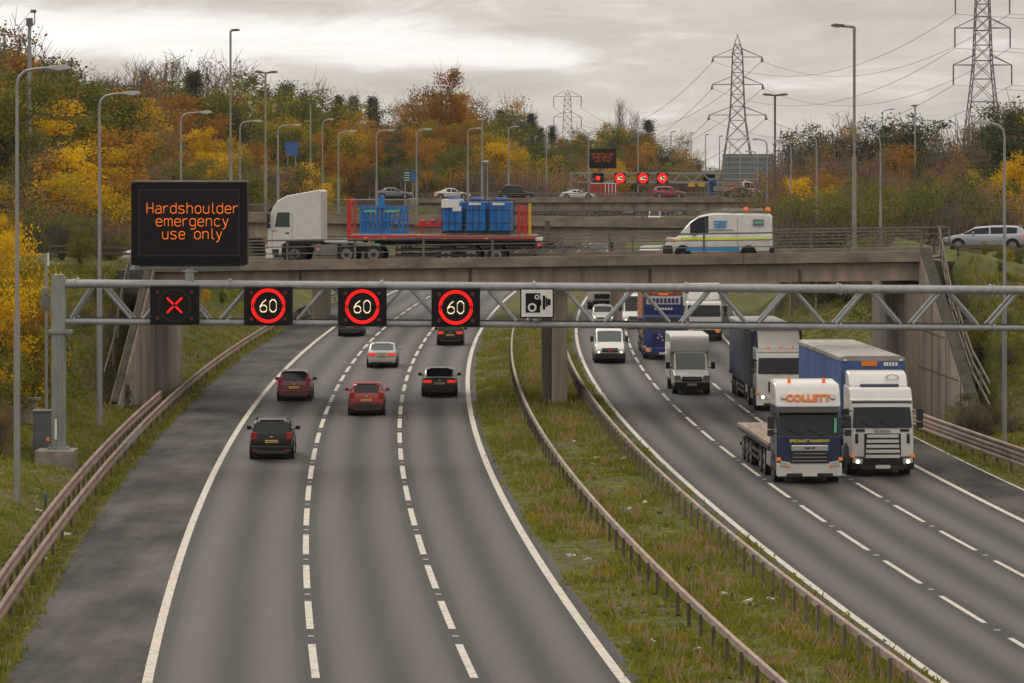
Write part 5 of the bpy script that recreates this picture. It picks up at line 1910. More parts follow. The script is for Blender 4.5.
def trailer(root, y0, L_, H_, zfloor, kind, mt, roof='curtain_roof', W_=2.52, axles=3, name='trailer', head_text=None):
    """box or curtain trailer from y0 backwards"""
    t = empty(name, (0, 0, 0))
    t.parent = root
    h = W_ / 2
    if kind == 'curtain':
        m = MB()
        n = 56
        for s in (-1, 1):                     # rippled curtains
            vs, fs = [], []
            for i in range(n + 1):
                y = y0 - .08 - (L_ - .2) * i / n
                o_ = .018 * math.sin(i * 2.1) + .012 * math.sin(i * .9)
                vs += [(s * (h + o_), y, zfloor - .06), (s * (h + o_ * .7), y, (zfloor + H_) / 2), (s * (h - .01), y, H_ - .2)]
            for i in range(n):
                for q in range(2): fs.append((i * 3 + q, i * 3 + 3 + q, i * 3 + 4 + q, i * 3 + 1 + q))
            m.add(vs, fs)
        m.build('curtain', M[mt], t, smooth=True, fix=False)
        m = MB()
        m.box((0, y0 - L_ / 2, (zfloor + H_ - .2) / 2), (W_ - .12, L_ - .12, H_ - .2 - zfloor))
        m.build('interior_box', M[mt], t)
        m = MB()
        m.box((0, y0 - .04, (zfloor + H_) / 2 - .1), (W_ - .02, .09, H_ - zfloor - .2))
        m.build('headboard', M[mt], t, bevel=.02)
        m = MB()
        m.prism_y([(-h - .02, H_ - .20), (-h - .02, H_ - .06), (-h + .18, H_), (h - .18, H_), (h + .02, H_ - .06), (h + .02, H_ - .20)], y0 + .01, y0 - L_)
        m.build('roof', M[roof], t)
        m = MB()
        for k in range(9):
            y = y0 - L_ * (k + .6) / 9.2
            for s in (-1, 1): m.box((s * (h + .012), y, zfloor + .05), (.03, .07, .34))
        m.build('strap', M['chassis'], t)
    m = MB()
    m.box((0, y0 - L_ / 2, zfloor - .12), (W_, L_, .14))
    m.build('side_rail', M['chassis'], t)
    m = MB()
    m.box((0, y0 - L_ / 2 - .6, zfloor - .32), (.9, L_ - 1.4, .3))
    for s in (-1, 1):
        m.box((s * .98, y0 - 3.0, .72), (.12, .14, zfloor - .75))
        m.box((s * 1.22, y0 - L_ * .47, .75), (.05, 4.2, .12))
        m.box((s * 1.22, y0 - L_ * .47, .48), (.05, 4.2, .12))
        for yy_ in (-2, 0, 2): m.box((s * 1.21, y0 - L_ * .47 + yy_, .75), (.05, .08, .7))
    m.box((0, y0 - L_ + .05, .5), (2.3, .12, .12))
    m.build('underframe', M['chassis'], t)
    for k in range(axles):
        for s in (-1, 1): truck_wheel(t, s, y0 - L_ + 2.0 + 1.31 * k, .48, .36, 1.05)
    return t


def lorry(label, u, v, k, L_, spec):
    Y = F * HC / (v - HZ)
    h = heading(k, Y + 6)
    root = empty('lorry', (px(u, Y), Y, .006), math.pi - h, label, 'lorry', 'lorries on the motorway and bridge')
    cab(root, spec)
    return root


PROF_DAF = [(-.02, .42), (.0, 1.1), (-.02, 1.78), (-.24, 2.74), (-.30, 2.88), (-.62, 3.55), (-.85, 3.72), (-2.2, 3.82), (-2.28, 3.78), (-2.28, 1.0), (-1.95, 1.0), (-.78, 1.02), (-.72, .45)]
# flatbed with blue, white and navy cab
lo = lorry('white and navy flatbed lorry lettered COLLETT leading the right carriageway', 809.5, 484, 'Rd1', 14, dict(colour='navy', prof=PROF_DAF, screen=(1.80, 2.70, -.03, -.235), visor='plastic', side_glass='glass',
           band={'front_panel': (.80, 1.78, 'navy')}, grille=(.52, 1.22, 1.46, 'plastic', 'steel', 5), bumper='cream_paint', lamp=(.93, .74), lit='i', lit_r=.05, lit_dx=-.12, plate_z=.36, drive=(-4.3, -5.65), slat=.22))
m = MB()
m.prism([(-.27, 2.84), (-.595, 3.57), (-.84, 3.745), (-2.2, 3.845), (-2.30, 3.80), (-2.30, 2.84)], -1.235, 1.235)
m.build('roof_fairing', M['white_paint'], lo, bevel=.11, seg=4)
m = MB()
m.prism([(.004, .44), (.012, .80), (-.68, .80), (-.66, .46)], -1.228, 1.228)
m.build('lower_panel', M['cream_paint'], lo, bevel=.04)
text('COLLETT', .37, M['orange_text'], lo, (0, -.405, 3.20), (R(90 - 25.5), 0, R(180)), 'roof_lettering', .02, .022, 1.10, sx=1.0)
text('SPECIALIST TRANSPORT', .135, M['yellow_text'], lo, (0, .03, 1.62), (R(90), 0, R(180)), 'panel_lettering', .01, .006, 1.05)
m = MB()
m.box((0, .075, 1.35), (1.42, .09, .24))
pl = m.build('grille_bar', M['chrome'], lo, bevel=.04)
text('DAF XF', .12, M['plastic'], pl, (0, .125, 1.35), (R(90), 0, R(180)), 'maker_lettering', .006, .006)
for s in (-1, 1):
    MB().tube((s * .66, -.95, 3.68), (s * .66, -.95, 3.94), .075, .06, 12).build('amber_beacon', M['beacon'], lo)
    m = MB()
    m.tube((s * .93, -.44, 3.23), (s * .93, -.38, 3.28), .11, None, 14)
    m.build('roof_lamp', M['head_lens'], lo)
    m = MB()
    m.prism([(-.02, 1.05), (-1.25, 1.05), (-1.25, 1.78), (-.04, 1.78)], s * 1.222 - .006, s * 1.222 + .006)
    m.build('side_panel', M['navy'], lo)
    m = MB()
    m.prism([(-1.32, 1.1), (-2.22, 1.1), (-2.22, 3.2), (-1.32, 3.2)], s * 1.222 - .005, s * 1.222 + .005)
    m.build('sleeper_panel', M['navy'], lo)
MB().box((-.98, -.015, 2.2), (.10, .04, .55)).build('screen_sticker', M['mint'], lo)
m = MB()
m.box((-.0, .03, 1.5), (.01, .01, .01))
t = trailer(lo, -2.55, 11.0, 1.3, 1.28, 'flat', 'bed_wood')
MB().box((0, -2.55 - 5.5, 1.30), (2.5, 11.0, .12)).build('bed', M['bed_wood'], t)

# white cab with tall blue curtain trailer
PROF_SC = [(-.02, .42), (.0, 1.2), (-.02, 1.86), (-.22, 2.72), (-.24, 2.84), (-.50, 3.30), (-.62, 3.40), (-2.15, 3.46), (-2.25, 3.4), (-2.25, 1.0), (-1.95, 1.0), (-.78, 1.02), (-.72, .45)]
lo = lorry('white lorry with a tall blue curtain-sided trailer in the lane nearest the wing wall', 882.5, 476.5, 'Rd2', 16, dict(colour='white_paint', prof=PROF_SC, screen=(1.86, 2.66, -.025, -.205), visor=None,
           grille=(.68, 1.66, 1.42, 'plastic', 'white_paint', 5), bumper='charcoal', lamp=(.98, .60), lit='w', lit_r=.075, plate_z=.38, slat=.62, drive=(-4.9,)))
m = MB()
m.prism([(-.235, 2.78), (-.20, 2.94), (-.45, 3.06), (-.5, 2.9)], -1.2, 1.2)
m.build('sun_visor', M['white_paint'], lo, bevel=.03)
MB().box((0, -.225, 2.86), (2.3, .04, .06)).build('visor_gap', M['chassis'], lo)
m = MB()
m.prism([(-.95, 3.40), (-1.35, 3.86), (-1.75, 3.98), (-2.2, 4.0), (-2.2, 3.4)], -1.15, 1.15)
m.build('roof_deflector', M['white_paint'], lo, bevel=.09, seg=3)
m = MB()
m.tube((-.75, -.82, 3.47), (.75, -.82, 3.47), .06, None, 8)
m.box((0, -.80, 3.40), (1.3, .06, .1))
m.build('light_bar', M['navy'], lo)
m = MB()
ring(m, 0, 0, .20, .26, 0, 24)
for k in range(len(m.v)): m.v[k] = (m.v[k][0] * 1.0 - .55, -1.13 + .0 - m.v[k][2] * .36, 3.76 + m.v[k][2] * .42)
m.build('oval_emblem', M['grey_text'], lo)
text('SCANIA', .15, M['grey_text'], lo, (0, .03, 1.75), (R(90), 0, R(180)), 'maker_lettering', .008, .006, 1.25)
for s in (-1, 1):
    MB().box((s * 1.0, .005, 1.46), (.12, .05, .38)).build('air_intake', M['plastic'], lo, bevel=.02)
    MB().box((s * .86, .005, 1.78), (.36, .05, .10)).build('corner_vent', M['plastic'], lo, bevel=.02)
t = trailer(lo, -2.55, 13.6, 4.52, 1.25, 'curtain', 'curtain')
MB().box((.15, -2.5, 4.22), (.62, .03, .19)).build('orange_label', M['orange_text'], t)
m = MB()
for q in (-.92, -.80, -.68, -.56, -.46): m.box((q, -2.5, 4.20), (.08, .03, .15))
m.build('white_label', M['white_text'], t)
for s in (-1, 1): MB().box((s * 1.1, -2.52, 4.36), (.12, .06, .06)).build('marker_lamp', M['sign_white'], t)

# lorry behind, dull blue curtains
PROF_MAN = [(-.02, .42), (.0, 1.2), (-.03, 1.80), (-.20, 2.62), (-.24, 2.80), (-.55, 3.02), (-2.15, 3.06), (-2.2, 3.0), (-2.2, 1.0), (-1.95, 1.0), (-.78, 1.02), (-.72, .45)]
lo = lorry('white lorry with dull blue curtains following behind the two front lorries', 781.5, 411.5, 'Rd2', 16, dict(colour='white_paint', prof=PROF_MAN, screen=(1.82, 2.60, -.035, -.195), visor=None,
           grille=(.95, 1.45, 1.3, 'plastic', 'chassis', 3), bumper='white_paint', lamp=(.92, .72), lit='w', lit_r=.085, plate_z=.38))
m = MB()
m.prism([(-.28, 2.80), (-.22, 2.92), (-.45, 3.02), (-.55, 2.9)], -1.15, 1.15)
m.build('sun_visor', M['white_paint'], lo, bevel=.03)
for q in (-.6, 0, .6): MB().tube((q, -.5, 3.04), (q, -.5, 3.16), .05, None, 8).build('roof_light', M['beacon'], lo)
m = MB()
m.prism([(-1.0, 3.02), (-1.5, 3.72), (-1.7, 3.84), (-2.15, 3.86), (-2.15, 3.02)], -1.05, 1.05)
m.build('roof_deflector', M['cream_paint'], lo, bevel=.08, seg=3)
for s in (-1, 1): MB().prism([(-1.2, 3.02), (-1.9, 3.86), (-2.2, 3.86), (-2.2, 3.02)], s * 1.10 - .03, s * 1.10 + .03).build('deflector_side', M['navy'], lo)
trailer(lo, -2.5, 13.6, 4.0, 1.2, 'curtain', 'curtain_dark')

# blue lorry with orange load
PROF_BL = [(-.02, .42), (.0, 1.2), (-.02, 1.86), (-.20, 2.62), (-.24, 2.80), (-.5, 3.0), (-2.1, 3.02), (-2.2, 3.0), (-2.2, 1.0), (-1.95, 1.0), (-.78, 1.02), (-.72, .45)]
lo = lorry('royal blue lorry with a roof sign carrying a stacked orange load', 663.5, 359.5, 'Rd1', 15, dict(colour='blue_truck', prof=PROF_BL, screen=(1.84, 2.60, -.025, -.195), visor=None,
           grille=(.80, 1.66, 1.36, 'navy', 'blue_truck', 5), bumper='blue_truck', lamp=(.95, .60), lit='i', lit_r=.12, plate_z=.38, mirror='blue_truck'))
m = MB()
m.prism([(-.26, 2.72), (-.18, 2.86), (-.26, 3.90), (-.34, 3.94), (-.42, 3.85), (-.42, 2.8)], -1.22, 1.22)
rs = m.build('roof_sign', M['blue_truck'], lo, bevel=.05)
m = MB()
m.box((0, -.185, 3.64), (2.1, .05, .48))
m.build('sign_panel', M['cream_paint'], rs, bevel=.02)
m = MB()
for q in range(8): m.box((-.84 + q * .24, -.15, 3.64), (.17, .03, .30))
m.build('sign_lettering', M['blue_truck'], rs)
m = MB()
for q in range(7): m.box((-.5 + q * .165, -.16, 3.13), (.11, .03, .13))
m.build('lower_lettering', M['white_text'], rs)
MB().box((0, -.2, 4.04), (.6, .16, .12)).build('roof_beacon', M['beacon'], lo)
for q, z in ((.25, 1.55), (.12, 1.42), (.35, 1.34), (.05, 1.2)): MB().tube((q, .03, z), (q, .11, z), .07, None, 12).build('bull_bar_lamp', M['head_lens'], lo)
t = trailer(lo, -2.6, 11.5, 1.3, 1.3, 'flat', 'bed_wood')
m = MB()
for i in range(5):
    for j in range(6):
        for k in range(7):
            if i in (0, 4) or j == 0 or k == 6: m.box((-1.02 + i * .51, -2.95 - j * 1.85, 1.62 + k * .42), (.49, 1.8, .40))
ld = m.build('load_of_crates', M['crate'], bevel=.02)
ld.location, ld.rotation_euler = lo.location, lo.rotation_euler
tag(ld, 'stacked orange-brown crates loaded behind the royal blue lorry cab', 'load')

# white truck with white box behind the van
PROF_W = [(-.02, .42), (.0, 1.2), (-.03, 1.70), (-.18, 2.46), (-.25, 2.62), (-.5, 2.70), (-1.9, 2.72), (-2.0, 2.7), (-2.0, 1.0), (-1.85, 1.0), (-.78, 1.02), (-.72, .45)]
lo = lorry('white lorry with a pale box body behind the white box van', 704, 341, 'Rd2', 9, dict(colour='white_paint', prof=PROF_W, screen=(1.66, 2.44, -.035, -.18), visor=None,
           grille=(1.0, 1.25, 1.3, 'plastic', 'chassis', 2), bumper='charcoal', lamp=(.95, .70), lit='i', lit_r=.13, plate_z=.42))
m = MB()
m.prism([(-1.0, 2.7), (-1.25, 3.3), (-1.6, 3.65), (-1.95, 3.7), (-1.95, 2.7)], -1.12, 1.12)
m.build('roof_deflector', M['white_paint'], lo, bevel=.2, seg=4)
MB().box((0, -6.2, 2.45), (2.5, 7.8, 2.75)).build('box_body', M['cream_paint'], lo, bevel=.05)
for s in (-1, 1): truck_wheel(lo, s, -7.6)
# small white lorry far along the inside lane
lo = lorry('small white lorry at the back of the queue behind the silver car', 602, 309.5, 'Rin', 8, dict(colour='white_paint', prof=PROF_W, screen=(1.60, 2.44, -.03, -.18), visor='white_paint',
           grille=(.9, 1.3, 1.3, 'plastic', 'chassis', 3), bumper='charcoal', lamp=(.95, .70), plate_z=.42))
MB().box((0, -5.6, 1.75), (2.4, 6.6, 1.7)).build('box_body', M['white_paint'], lo, bevel=.05)
for s in (-1, 1): truck_wheel(lo, s, -6.6)

# lorry crossing the near bridge
YT = 189.3
xf = px(271, YT)
th = math.atan2(YR_ - YL_, XRn - XLn)
lz = ZLn + sz * (xf + 6 - XLn) - .43
lo = empty('lorry', (xf, YT, lz), R(90) + R(-5), 'white lorry crossing the near bridge with blue containers on a red flatbed', 'lorry', 'lorries on the motorway and bridge')
cab(lo, dict(colour='white_paint', prof=[(-.02, .42), (.0, 1.1), (-.02, 1.85), (-.20, 2.74), (-.28, 2.92), (-.55, 3.30), (-1.0, 3.55), (-2.7, 3.86), (-2.8, 3.80), (-2.8, 1.0), (-1.95, 1.0), (-.78, 1.02), (-.72, .45)], screen=(1.86, 2.76, -.05, -.25), visor='plastic', side_glass='glass_pale', grille=(.6, 1.3, 1.3, 'plastic', 'chassis', 5), bumper='white_paint', lamp=(.93, .74), drive=(-4.15, -5.55), tank='rim_grey', axle=-1.42))
m = MB()
m.prism([(-2.1, 1.0), (-3.0, 1.06), (-3.0, 1.22), (-1.0, 1.22), (-.85, 1.02)], -1.235, 1.235)
m.build('side_skirt', M['charcoal'], lo, bevel=.03)
m = MB()
m.prism([(-2.9, 1.12), (-5.1, 1.10), (-4.9, 1.25), (-4.1, 1.32), (-3.0, 1.25)], -1.2, 1.2)
m.build('rear_mudguard', M['white_paint'], lo, bevel=.04)
for s in (-1, 1):
    MB().box((s * 1.225, -.38, 1.72), (.012, .30, .03)).build('door_stripe', M['red_bright'], lo)
    MB().box((s * 1.20, -2.65, .78), (.05, .12, .1)).build('side_marker', M['indicator'], lo)
MB().box((0, -5.7, .98), (2.4, .35, .18)).build('green_box', M['mint'], lo)
FB = -4.25                                        # front of the flatbed (behind the cab)
t = trailer(lo, FB + .05, 9.75, 1.3, 1.40, 'flat', 'red_steel', axles=3)
m = MB()
m.box((0, FB - 4.85, 1.40), (2.54, 9.7, .17))
m.box((0, FB - 4.85, 1.50), (2.4, 9.65, .05), 1)
m.build('red_bed', [M['red_bright'], M['concrete_pale']], t)
m = MB()
for s in (-1, 1): m.box((s * 1.12, FB - .02, 2.42), (.15, .20 if s < 0 else .1, 1.9))
m.box((0, FB - .02, 3.3), (2.4, .08, .12))
m.build('headboard', M['red_bright'], t, bevel=.03)
for y, mt in ((FB - 8.85, 'red_bright'), (FB - 9.2, 'red_bright'), (FB - 9.42, 'yellow_steel')):
    for s in ((-1, 1) if mt == 'red_bright' else (-1,)): MB().box((s * 1.05, y, 2.2), (.12, .13 if s < 0 else .07, 1.75 + (.2 if mt[0] == 'y' else 0))).build('stake', M[mt], t)
m = MB()
for k in range(5): m.box((0, FB - 3.75 - .5 * k, 2.18), (1.9, .18, .2))
m.bar((-.9, FB - 3.4, 2.02), (-.9, FB - 6.3, 2.02), .1, .09)
m.bar((.9, FB - 3.4, 2.02), (.9, FB - 6.3, 2.02), .1, .09)
for y in (FB - 3.6, FB - 6.2): m.box((.9, y, 1.75), (.08, .08, .6))
m.build('load_frame', M['red_bright'], t)
m = MB()
for q in (-.9, -1.9, -5.0, -7.2): m.box((-1.26, FB + q, 1.36), (.05, .18, .09))
m.build('side_marker', M['indicator'], t)
MB().box((0, FB - 9.7, 1.02), (2.3, .2, .35)).build('rear_board', M['chassis'], t)
MB().box((0, FB - 9.82, 1.0), (2.2, .03, .12)).build('tail_lamp_bar', M['tail_lit'], t)
MB().box((0, FB - 9.7, 1.30), (2.0, .5, .14)).build('rear_mudguard', M['sign_white'], t)
bz = 1.53
Mt = Matrix.Translation(lo.location) @ Matrix.Rotation(lo.rotation_euler.z, 4, 'Z')


def on_lorry(o_, y):
    o_.location = Mt @ Vector((0, y, bz))
    o_.rotation_euler = lo.rotation_euler


proto = None
for i, y in enumerate((-6.75, -7.98, -9.20)):
    yy_ = FB + y + 1.35
    q = empty('container', (0, 0, 0), 0, ('blue ribbed container with a white panel on the flatbed', 'blue ribbed container between the other two on the flatbed', 'rearmost blue ribbed container near the red and yellow stakes')[i], 'container', 'blue containers on the flatbed')
    on_lorry(q, yy_)
    MB().box((0, 0, .12), (2.3, 1.08, .1)).build('pallet_base', M['plastic'], q)
    m = MB()
    m.box((0, 0, .95), (2.25, 1.02, 1.5))
    for s in (-1, 1):
        for k in range(5): m.box((s * 1.13, -.42 + .21 * k, .80), (.08, .12, 1.15))
    m.build('tank', M['tank_blue'], q, bevel=.03)
    for s in (-1, 1):
        m = MB()
        for y2 in (-.55, -.18, .18, .55): m.box((s * 1.18, y2, .95), (.03, .03, 1.65))
        for z in (.15, .62, 1.3, 1.75): m.box((s * 1.18, 0, z), (.03, 1.12, .03))
        m.build('cage_side', M['dark_blue'], q)
    m = MB()
    if i == 0:
        m.box((0, .1, 1.62), (2.42, .92, .42))
        m.box((0, -.25, 1.35), (2.42, .45, .25))
    else:
        m.box((0, .05, 1.6), (2.42, .62, .12))
    m.build('paper_panel', M['sign_white'], q)
    m = MB()
    m.box((0, 0, 1.86), (1.4, .5, .1))
    m.build('lid', M['tank_blue'], q, bevel=.03)
for i, (y, n) in enumerate(((-1.15, 4), (-2.28, 4))):
    q = empty('pipe_stillage', (0, 0, 0), 0, ('blue frame of upright pipes next to the red headboard', 'blue frame with slanted pipes behind the first pipe frame')[i], 'stillage', 'blue frames on the flatbed')
    on_lorry(q, FB + y)
    m = MB()
    for s in (-1, 1):
        for y2 in (-.55, .55): m.box((s * .95, y2, .78), (.09, .09, 1.5))
        for z in (.1, .75, 1.38): m.box((s * .95, 0, z), (.07, 1.12, .10))
    for z in (.1, 1.38): m.box((0, .55, z), (1.9, .07, .07))
    m.build('frame', M['tank_blue'], q)
    m = MB()
    for k in range(n):
        for x in (-.85, .85):
            if k == 1 and i: continue
            y2 = -.36 + k * .26
            MB().tube((x, y2 + (.12 if i else 0), .1), (x, y2 - (.06 if i else 0), 1.32), .062, None, 8).build('pipe', M['tank_blue'], q)
    m = MB()
    for s in (-1, 1): m.box((s * .97, .1, 1.22), (.1, .6, .10))
    m.build('green_strap', M['mint'], q)
    if i == 0:
        m = MB()
        m.box((-.9, -.52, 1.7), (.3, .3, .6))
        m.build('lifting_post', M['tank_blue'], q)

# ================================================================== cars on the bridges
B2 = math.atan2(YR_ - YL_, XRn - XLn)
p = deck(988, 205)
car('hatch', 4.75, 1.84, 1.44, M['car_pale'], 'pale grey-blue car with a lit tail lamp on the right bank beyond the bridge', (px(986, 208), 208, at(0, 250.5, 208).z), R(90 - 12), lit=True, tl='wide')
car('hatch', 4.1, 1.75, 1.48, M['white_paint'], 'white car half hidden behind the left edge of the message sign', (px(160, 197), 197, at(0, 265.5, 197).z), R(90 + 8), tl='wide')
p0 = lambda u, v, Y: (px(u, Y), Y, at(0, v, Y).z)
car('taxi', 4.6, 1.80, 1.80, M['black_paint'], 'black taxi crossing the far bridge behind the blue containers', p0(516.5, 199.2, 462), R(-90), name='taxi', cat='taxi', rim='rim', roof_m=M['charcoal'])
car('coupe', 4.45, 1.9, 1.26, M['white_paint'], 'low white sports coupe crossing the far bridge', p0(577.5, 199.4, 462), R(-90), roof_m=M['silver'])
car('hatch', 4.1, 1.72, 1.47, M['hatch_red'], 'bright red hatchback crossing the far bridge under the red ring signals', p0(669, 198.2, 455), R(-90))
car('saloon', 4.55, 1.8, 1.42, M['charcoal'], 'dark saloon crossing the far bridge in front of the white tipper', p0(742, 198.2, 455), R(-90))
car('coupe', 4.6, 1.85, 1.40, M['white_paint'], 'white coupe with a red tail lamp on the road left of the far bridge', p0(452.5, 199, 462), R(-90), lit=True)
car('saloon', 4.6, 1.8, 1.42, M['grey_blue'], 'grey-blue saloon half hidden by yellow shrubs left of the white coupe', p0(394, 198.5, 465), R(-90), lit=True)
MB_ = MB()
# white tipper
tp = empty('pickup_lorry', p0(738.5, 197.5, 466), R(-90), 'white tipper pickup with an orange tailboard on the far bridge', 'pickup')
st = [(.4, 1.2, 2.0, 'roof', ''), (.7, 1.2, 2.05, 'roof', 'g'), (1.55, 1.18, 2.0, 'ws', 'g'), (2.2, 1.14, 1.2, '', ''), (2.3, 1.12, 1.13, '', ''), (2.85, .95, .96, '', ''), (3.0, .8, .81, '', ''), (3.05, .55, .56, '', '')]
loft(tp, st, 1.95, M['white_paint'], M['glass'], zbot=.35, taper=.12)
m = MB()
m.box((0, -1.4, .95), (2.0, 3.5, .14))
for s in (-1, 1): m.box((s * .98, -1.4, 1.2), (.06, 3.5, .4))
m.box((0, -3.1, 1.2), (2.0, .06, .4))
m.build('tipper_bed', M['concrete_pale'], tp)
MB().box((0, -.9, 1.55), (1.7, 2.2, .35)).build('load_cover', M['crate'], tp, bevel=.08)
MB().box((-.995, 1.1, 1.25), (.03, .5, .4)).build('door_panel', M['beacon'], tp)
for s in (-1, 1):
    for y in (-2.0, 2.1): wheel(tp, s * .86, y, .36, .24, s, 'rim_grey')
MB().box((0, 0, .6), (1.2, 5.6, .3)).build('chassis', M['chassis'], tp)
MB().box((0, .9, 2.16), (1.0, .2, .14)).build('amber_beacon', M['beacon'], tp)
# red and white stacked barriers
st_ = empty('barrier_stack', p0(604, 197.5, 476), 0, 'stack of red and white traffic barriers on the far bridge', 'barrier stack')
for nm, x0, x1, mt in (('red_stack', -1.85, -.2, 'crate_red'), ('mixed_stack', -.15, 1.7, 'crate_red')):
    m = MB()
    for k in range(5): m.box(((x0 + x1) / 2, 0, .35 + k * .33), (x1 - x0, 1.6, .29))
    m.build(nm, M[mt], st_)
m = MB()
for k in range(4): m.box((.15 + k * .45, -.82, 1.0), (.09, .05, 1.5))
m.box((0, 0, 1.86), (3.6, 1.5, .08))
m.build('white_marking', M['sign_white'], st_)
# traffic seen below the bridges
for (kind, L_, W_, H_, pm, u, v, k, away, lab, kw) in (
        ('hatch', 4.2, 1.78, 1.5, 'black_paint', 594, 223, 'Ld1', True, 'car with red tail lamps glimpsed under the far bridge', dict(lit=True)),
        ('hatch', 4.2, 1.78, 1.5, 'charcoal', 611, 214, 'Ld2', True, 'dark car glimpsed between the middle and far bridges', {}),
        ('van', 5.2, 1.9, 2.2, 'white_paint', 629, 214, 'Ld2', True, 'white van glimpsed between the middle and far bridges', dict(name='van', cat='van', tl='van')),
        ('van', 5.2, 1.9, 2.1, 'silver', 655, 216.5, 'Rin', False, 'silver van glimpsed below the far bridge left of the white utility van', dict(name='van', cat='van', tl='van'))):
    Y = 540.0 if v > 215 else 590.0
    car(kind, L_, W_, H_, M[pm], lab, (px(u, Y), Y, float(road_z(Y)) + .01), -heading(k, Y) if away else math.pi - heading(k, Y), **kw)
lv_ = empty('lorry', (px(650, 424), 424, float(road_z(424))), math.pi - heading('Rin', 424), 'white lorry with a blue band seen between the near bridge rails and middle bridge', 'lorry')
m = MB()
m.box((0, -3.5, 1.55), (2.4, 6.6, 2.1))
m.build('box_body', M['white_paint'], lv_, bevel=.05)
MB().box((0, .1, 1.3), (2.42, 1.3, 1.9)).build('cab_shell', M['white_paint'], lv_, bevel=.12)
MB().box((0, .0, .8), (2.46, 1.2, .5)).build('blue_band', M['bright_blue'], lv_)
MB().box((0, .73, 1.75), (2.1, .06, .7)).build('windscreen', M['glass'], lv_)
for s in (-1, 1):
    for y in (-.1, -5.2): truck_wheel(lv_, s, y)
# roadworks items near the far bridge
q = empty('portable_toilet', p0(712.5, 196.5, 478), 0, 'dark blue portable toilet beside the tipper on the far bridge', 'portable toilet')
MB().box((0, 0, 1.15), (1.1, 1.1, 2.3)).build('cabin', M['sign_blue'], q, bevel=.04)
MB().box((0, -.57, 1.1), (.7, .04, 1.8)).build('door', M['dark_blue'], q)
MB().box((0, 0, 2.33), (1.2, 1.2, .12)).build('roof', M['sign_back_pale'], q)
for i, u in enumerate((691.5, 701.5)):
    q = empty('warning_board', p0(u, 196.5, 478), 0, ('yellow roadworks board just right of the red hatchback', 'yellow roadworks board left of the blue portable toilet')[i], 'roadworks board')
    MB().box((0, 0, 1.55), (.85, .12, .5)).build('board', M['yellow_steel'], q)
    m = MB()
    for s in (-1, 1): m.box((s * .3, 0, .65), (.08, .1, 1.4))
    m.build('frame', M['chassis'], q)


# ================================================================== vegetation
def quads_obj(name, cen, size, mt, rng, aspect=.62, parent=None, droop=0.0):
    """one small tilted leaf face at every centre"""
    n = len(cen)
    a = rng.normal(size=(n, 3))
    a[:, 2] *= .7
    a /= np.linalg.norm(a, axis=1)[:, None]
    b = rng.normal(size=(n, 3))
    b -= (a * b).sum(1)[:, None] * a
    b /= np.linalg.norm(b, axis=1)[:, None]
    s = size * (.55 + .9 * rng.random(n))[:, None]
    A, B = a * s * .5, b * s * .5 * aspect
    P = np.stack([cen - A, cen + B * .9 - A * .1, cen + A, cen - B * .9 - A * .1], 1).reshape(-1, 3)
    me = bpy.data.meshes.new(name)
    me.vertices.add(4 * n)
    me.vertices.foreach_set('co', P.astype(np.float32).ravel())
    me.loops.add(4 * n)
    me.loops.foreach_set('vertex_index', np.arange(4 * n, dtype=np.int32))
    me.polygons.add(n)
    me.polygons.foreach_set('loop_start', np.arange(0, 4 * n, 4, dtype=np.int32))
    me.materials.append(mt)
    me.update()
    me.validate()
    o_ = bpy.data.objects.new(name, me)
    if parent: o_.parent = parent
    COL.objects.link(o_)
    return o_


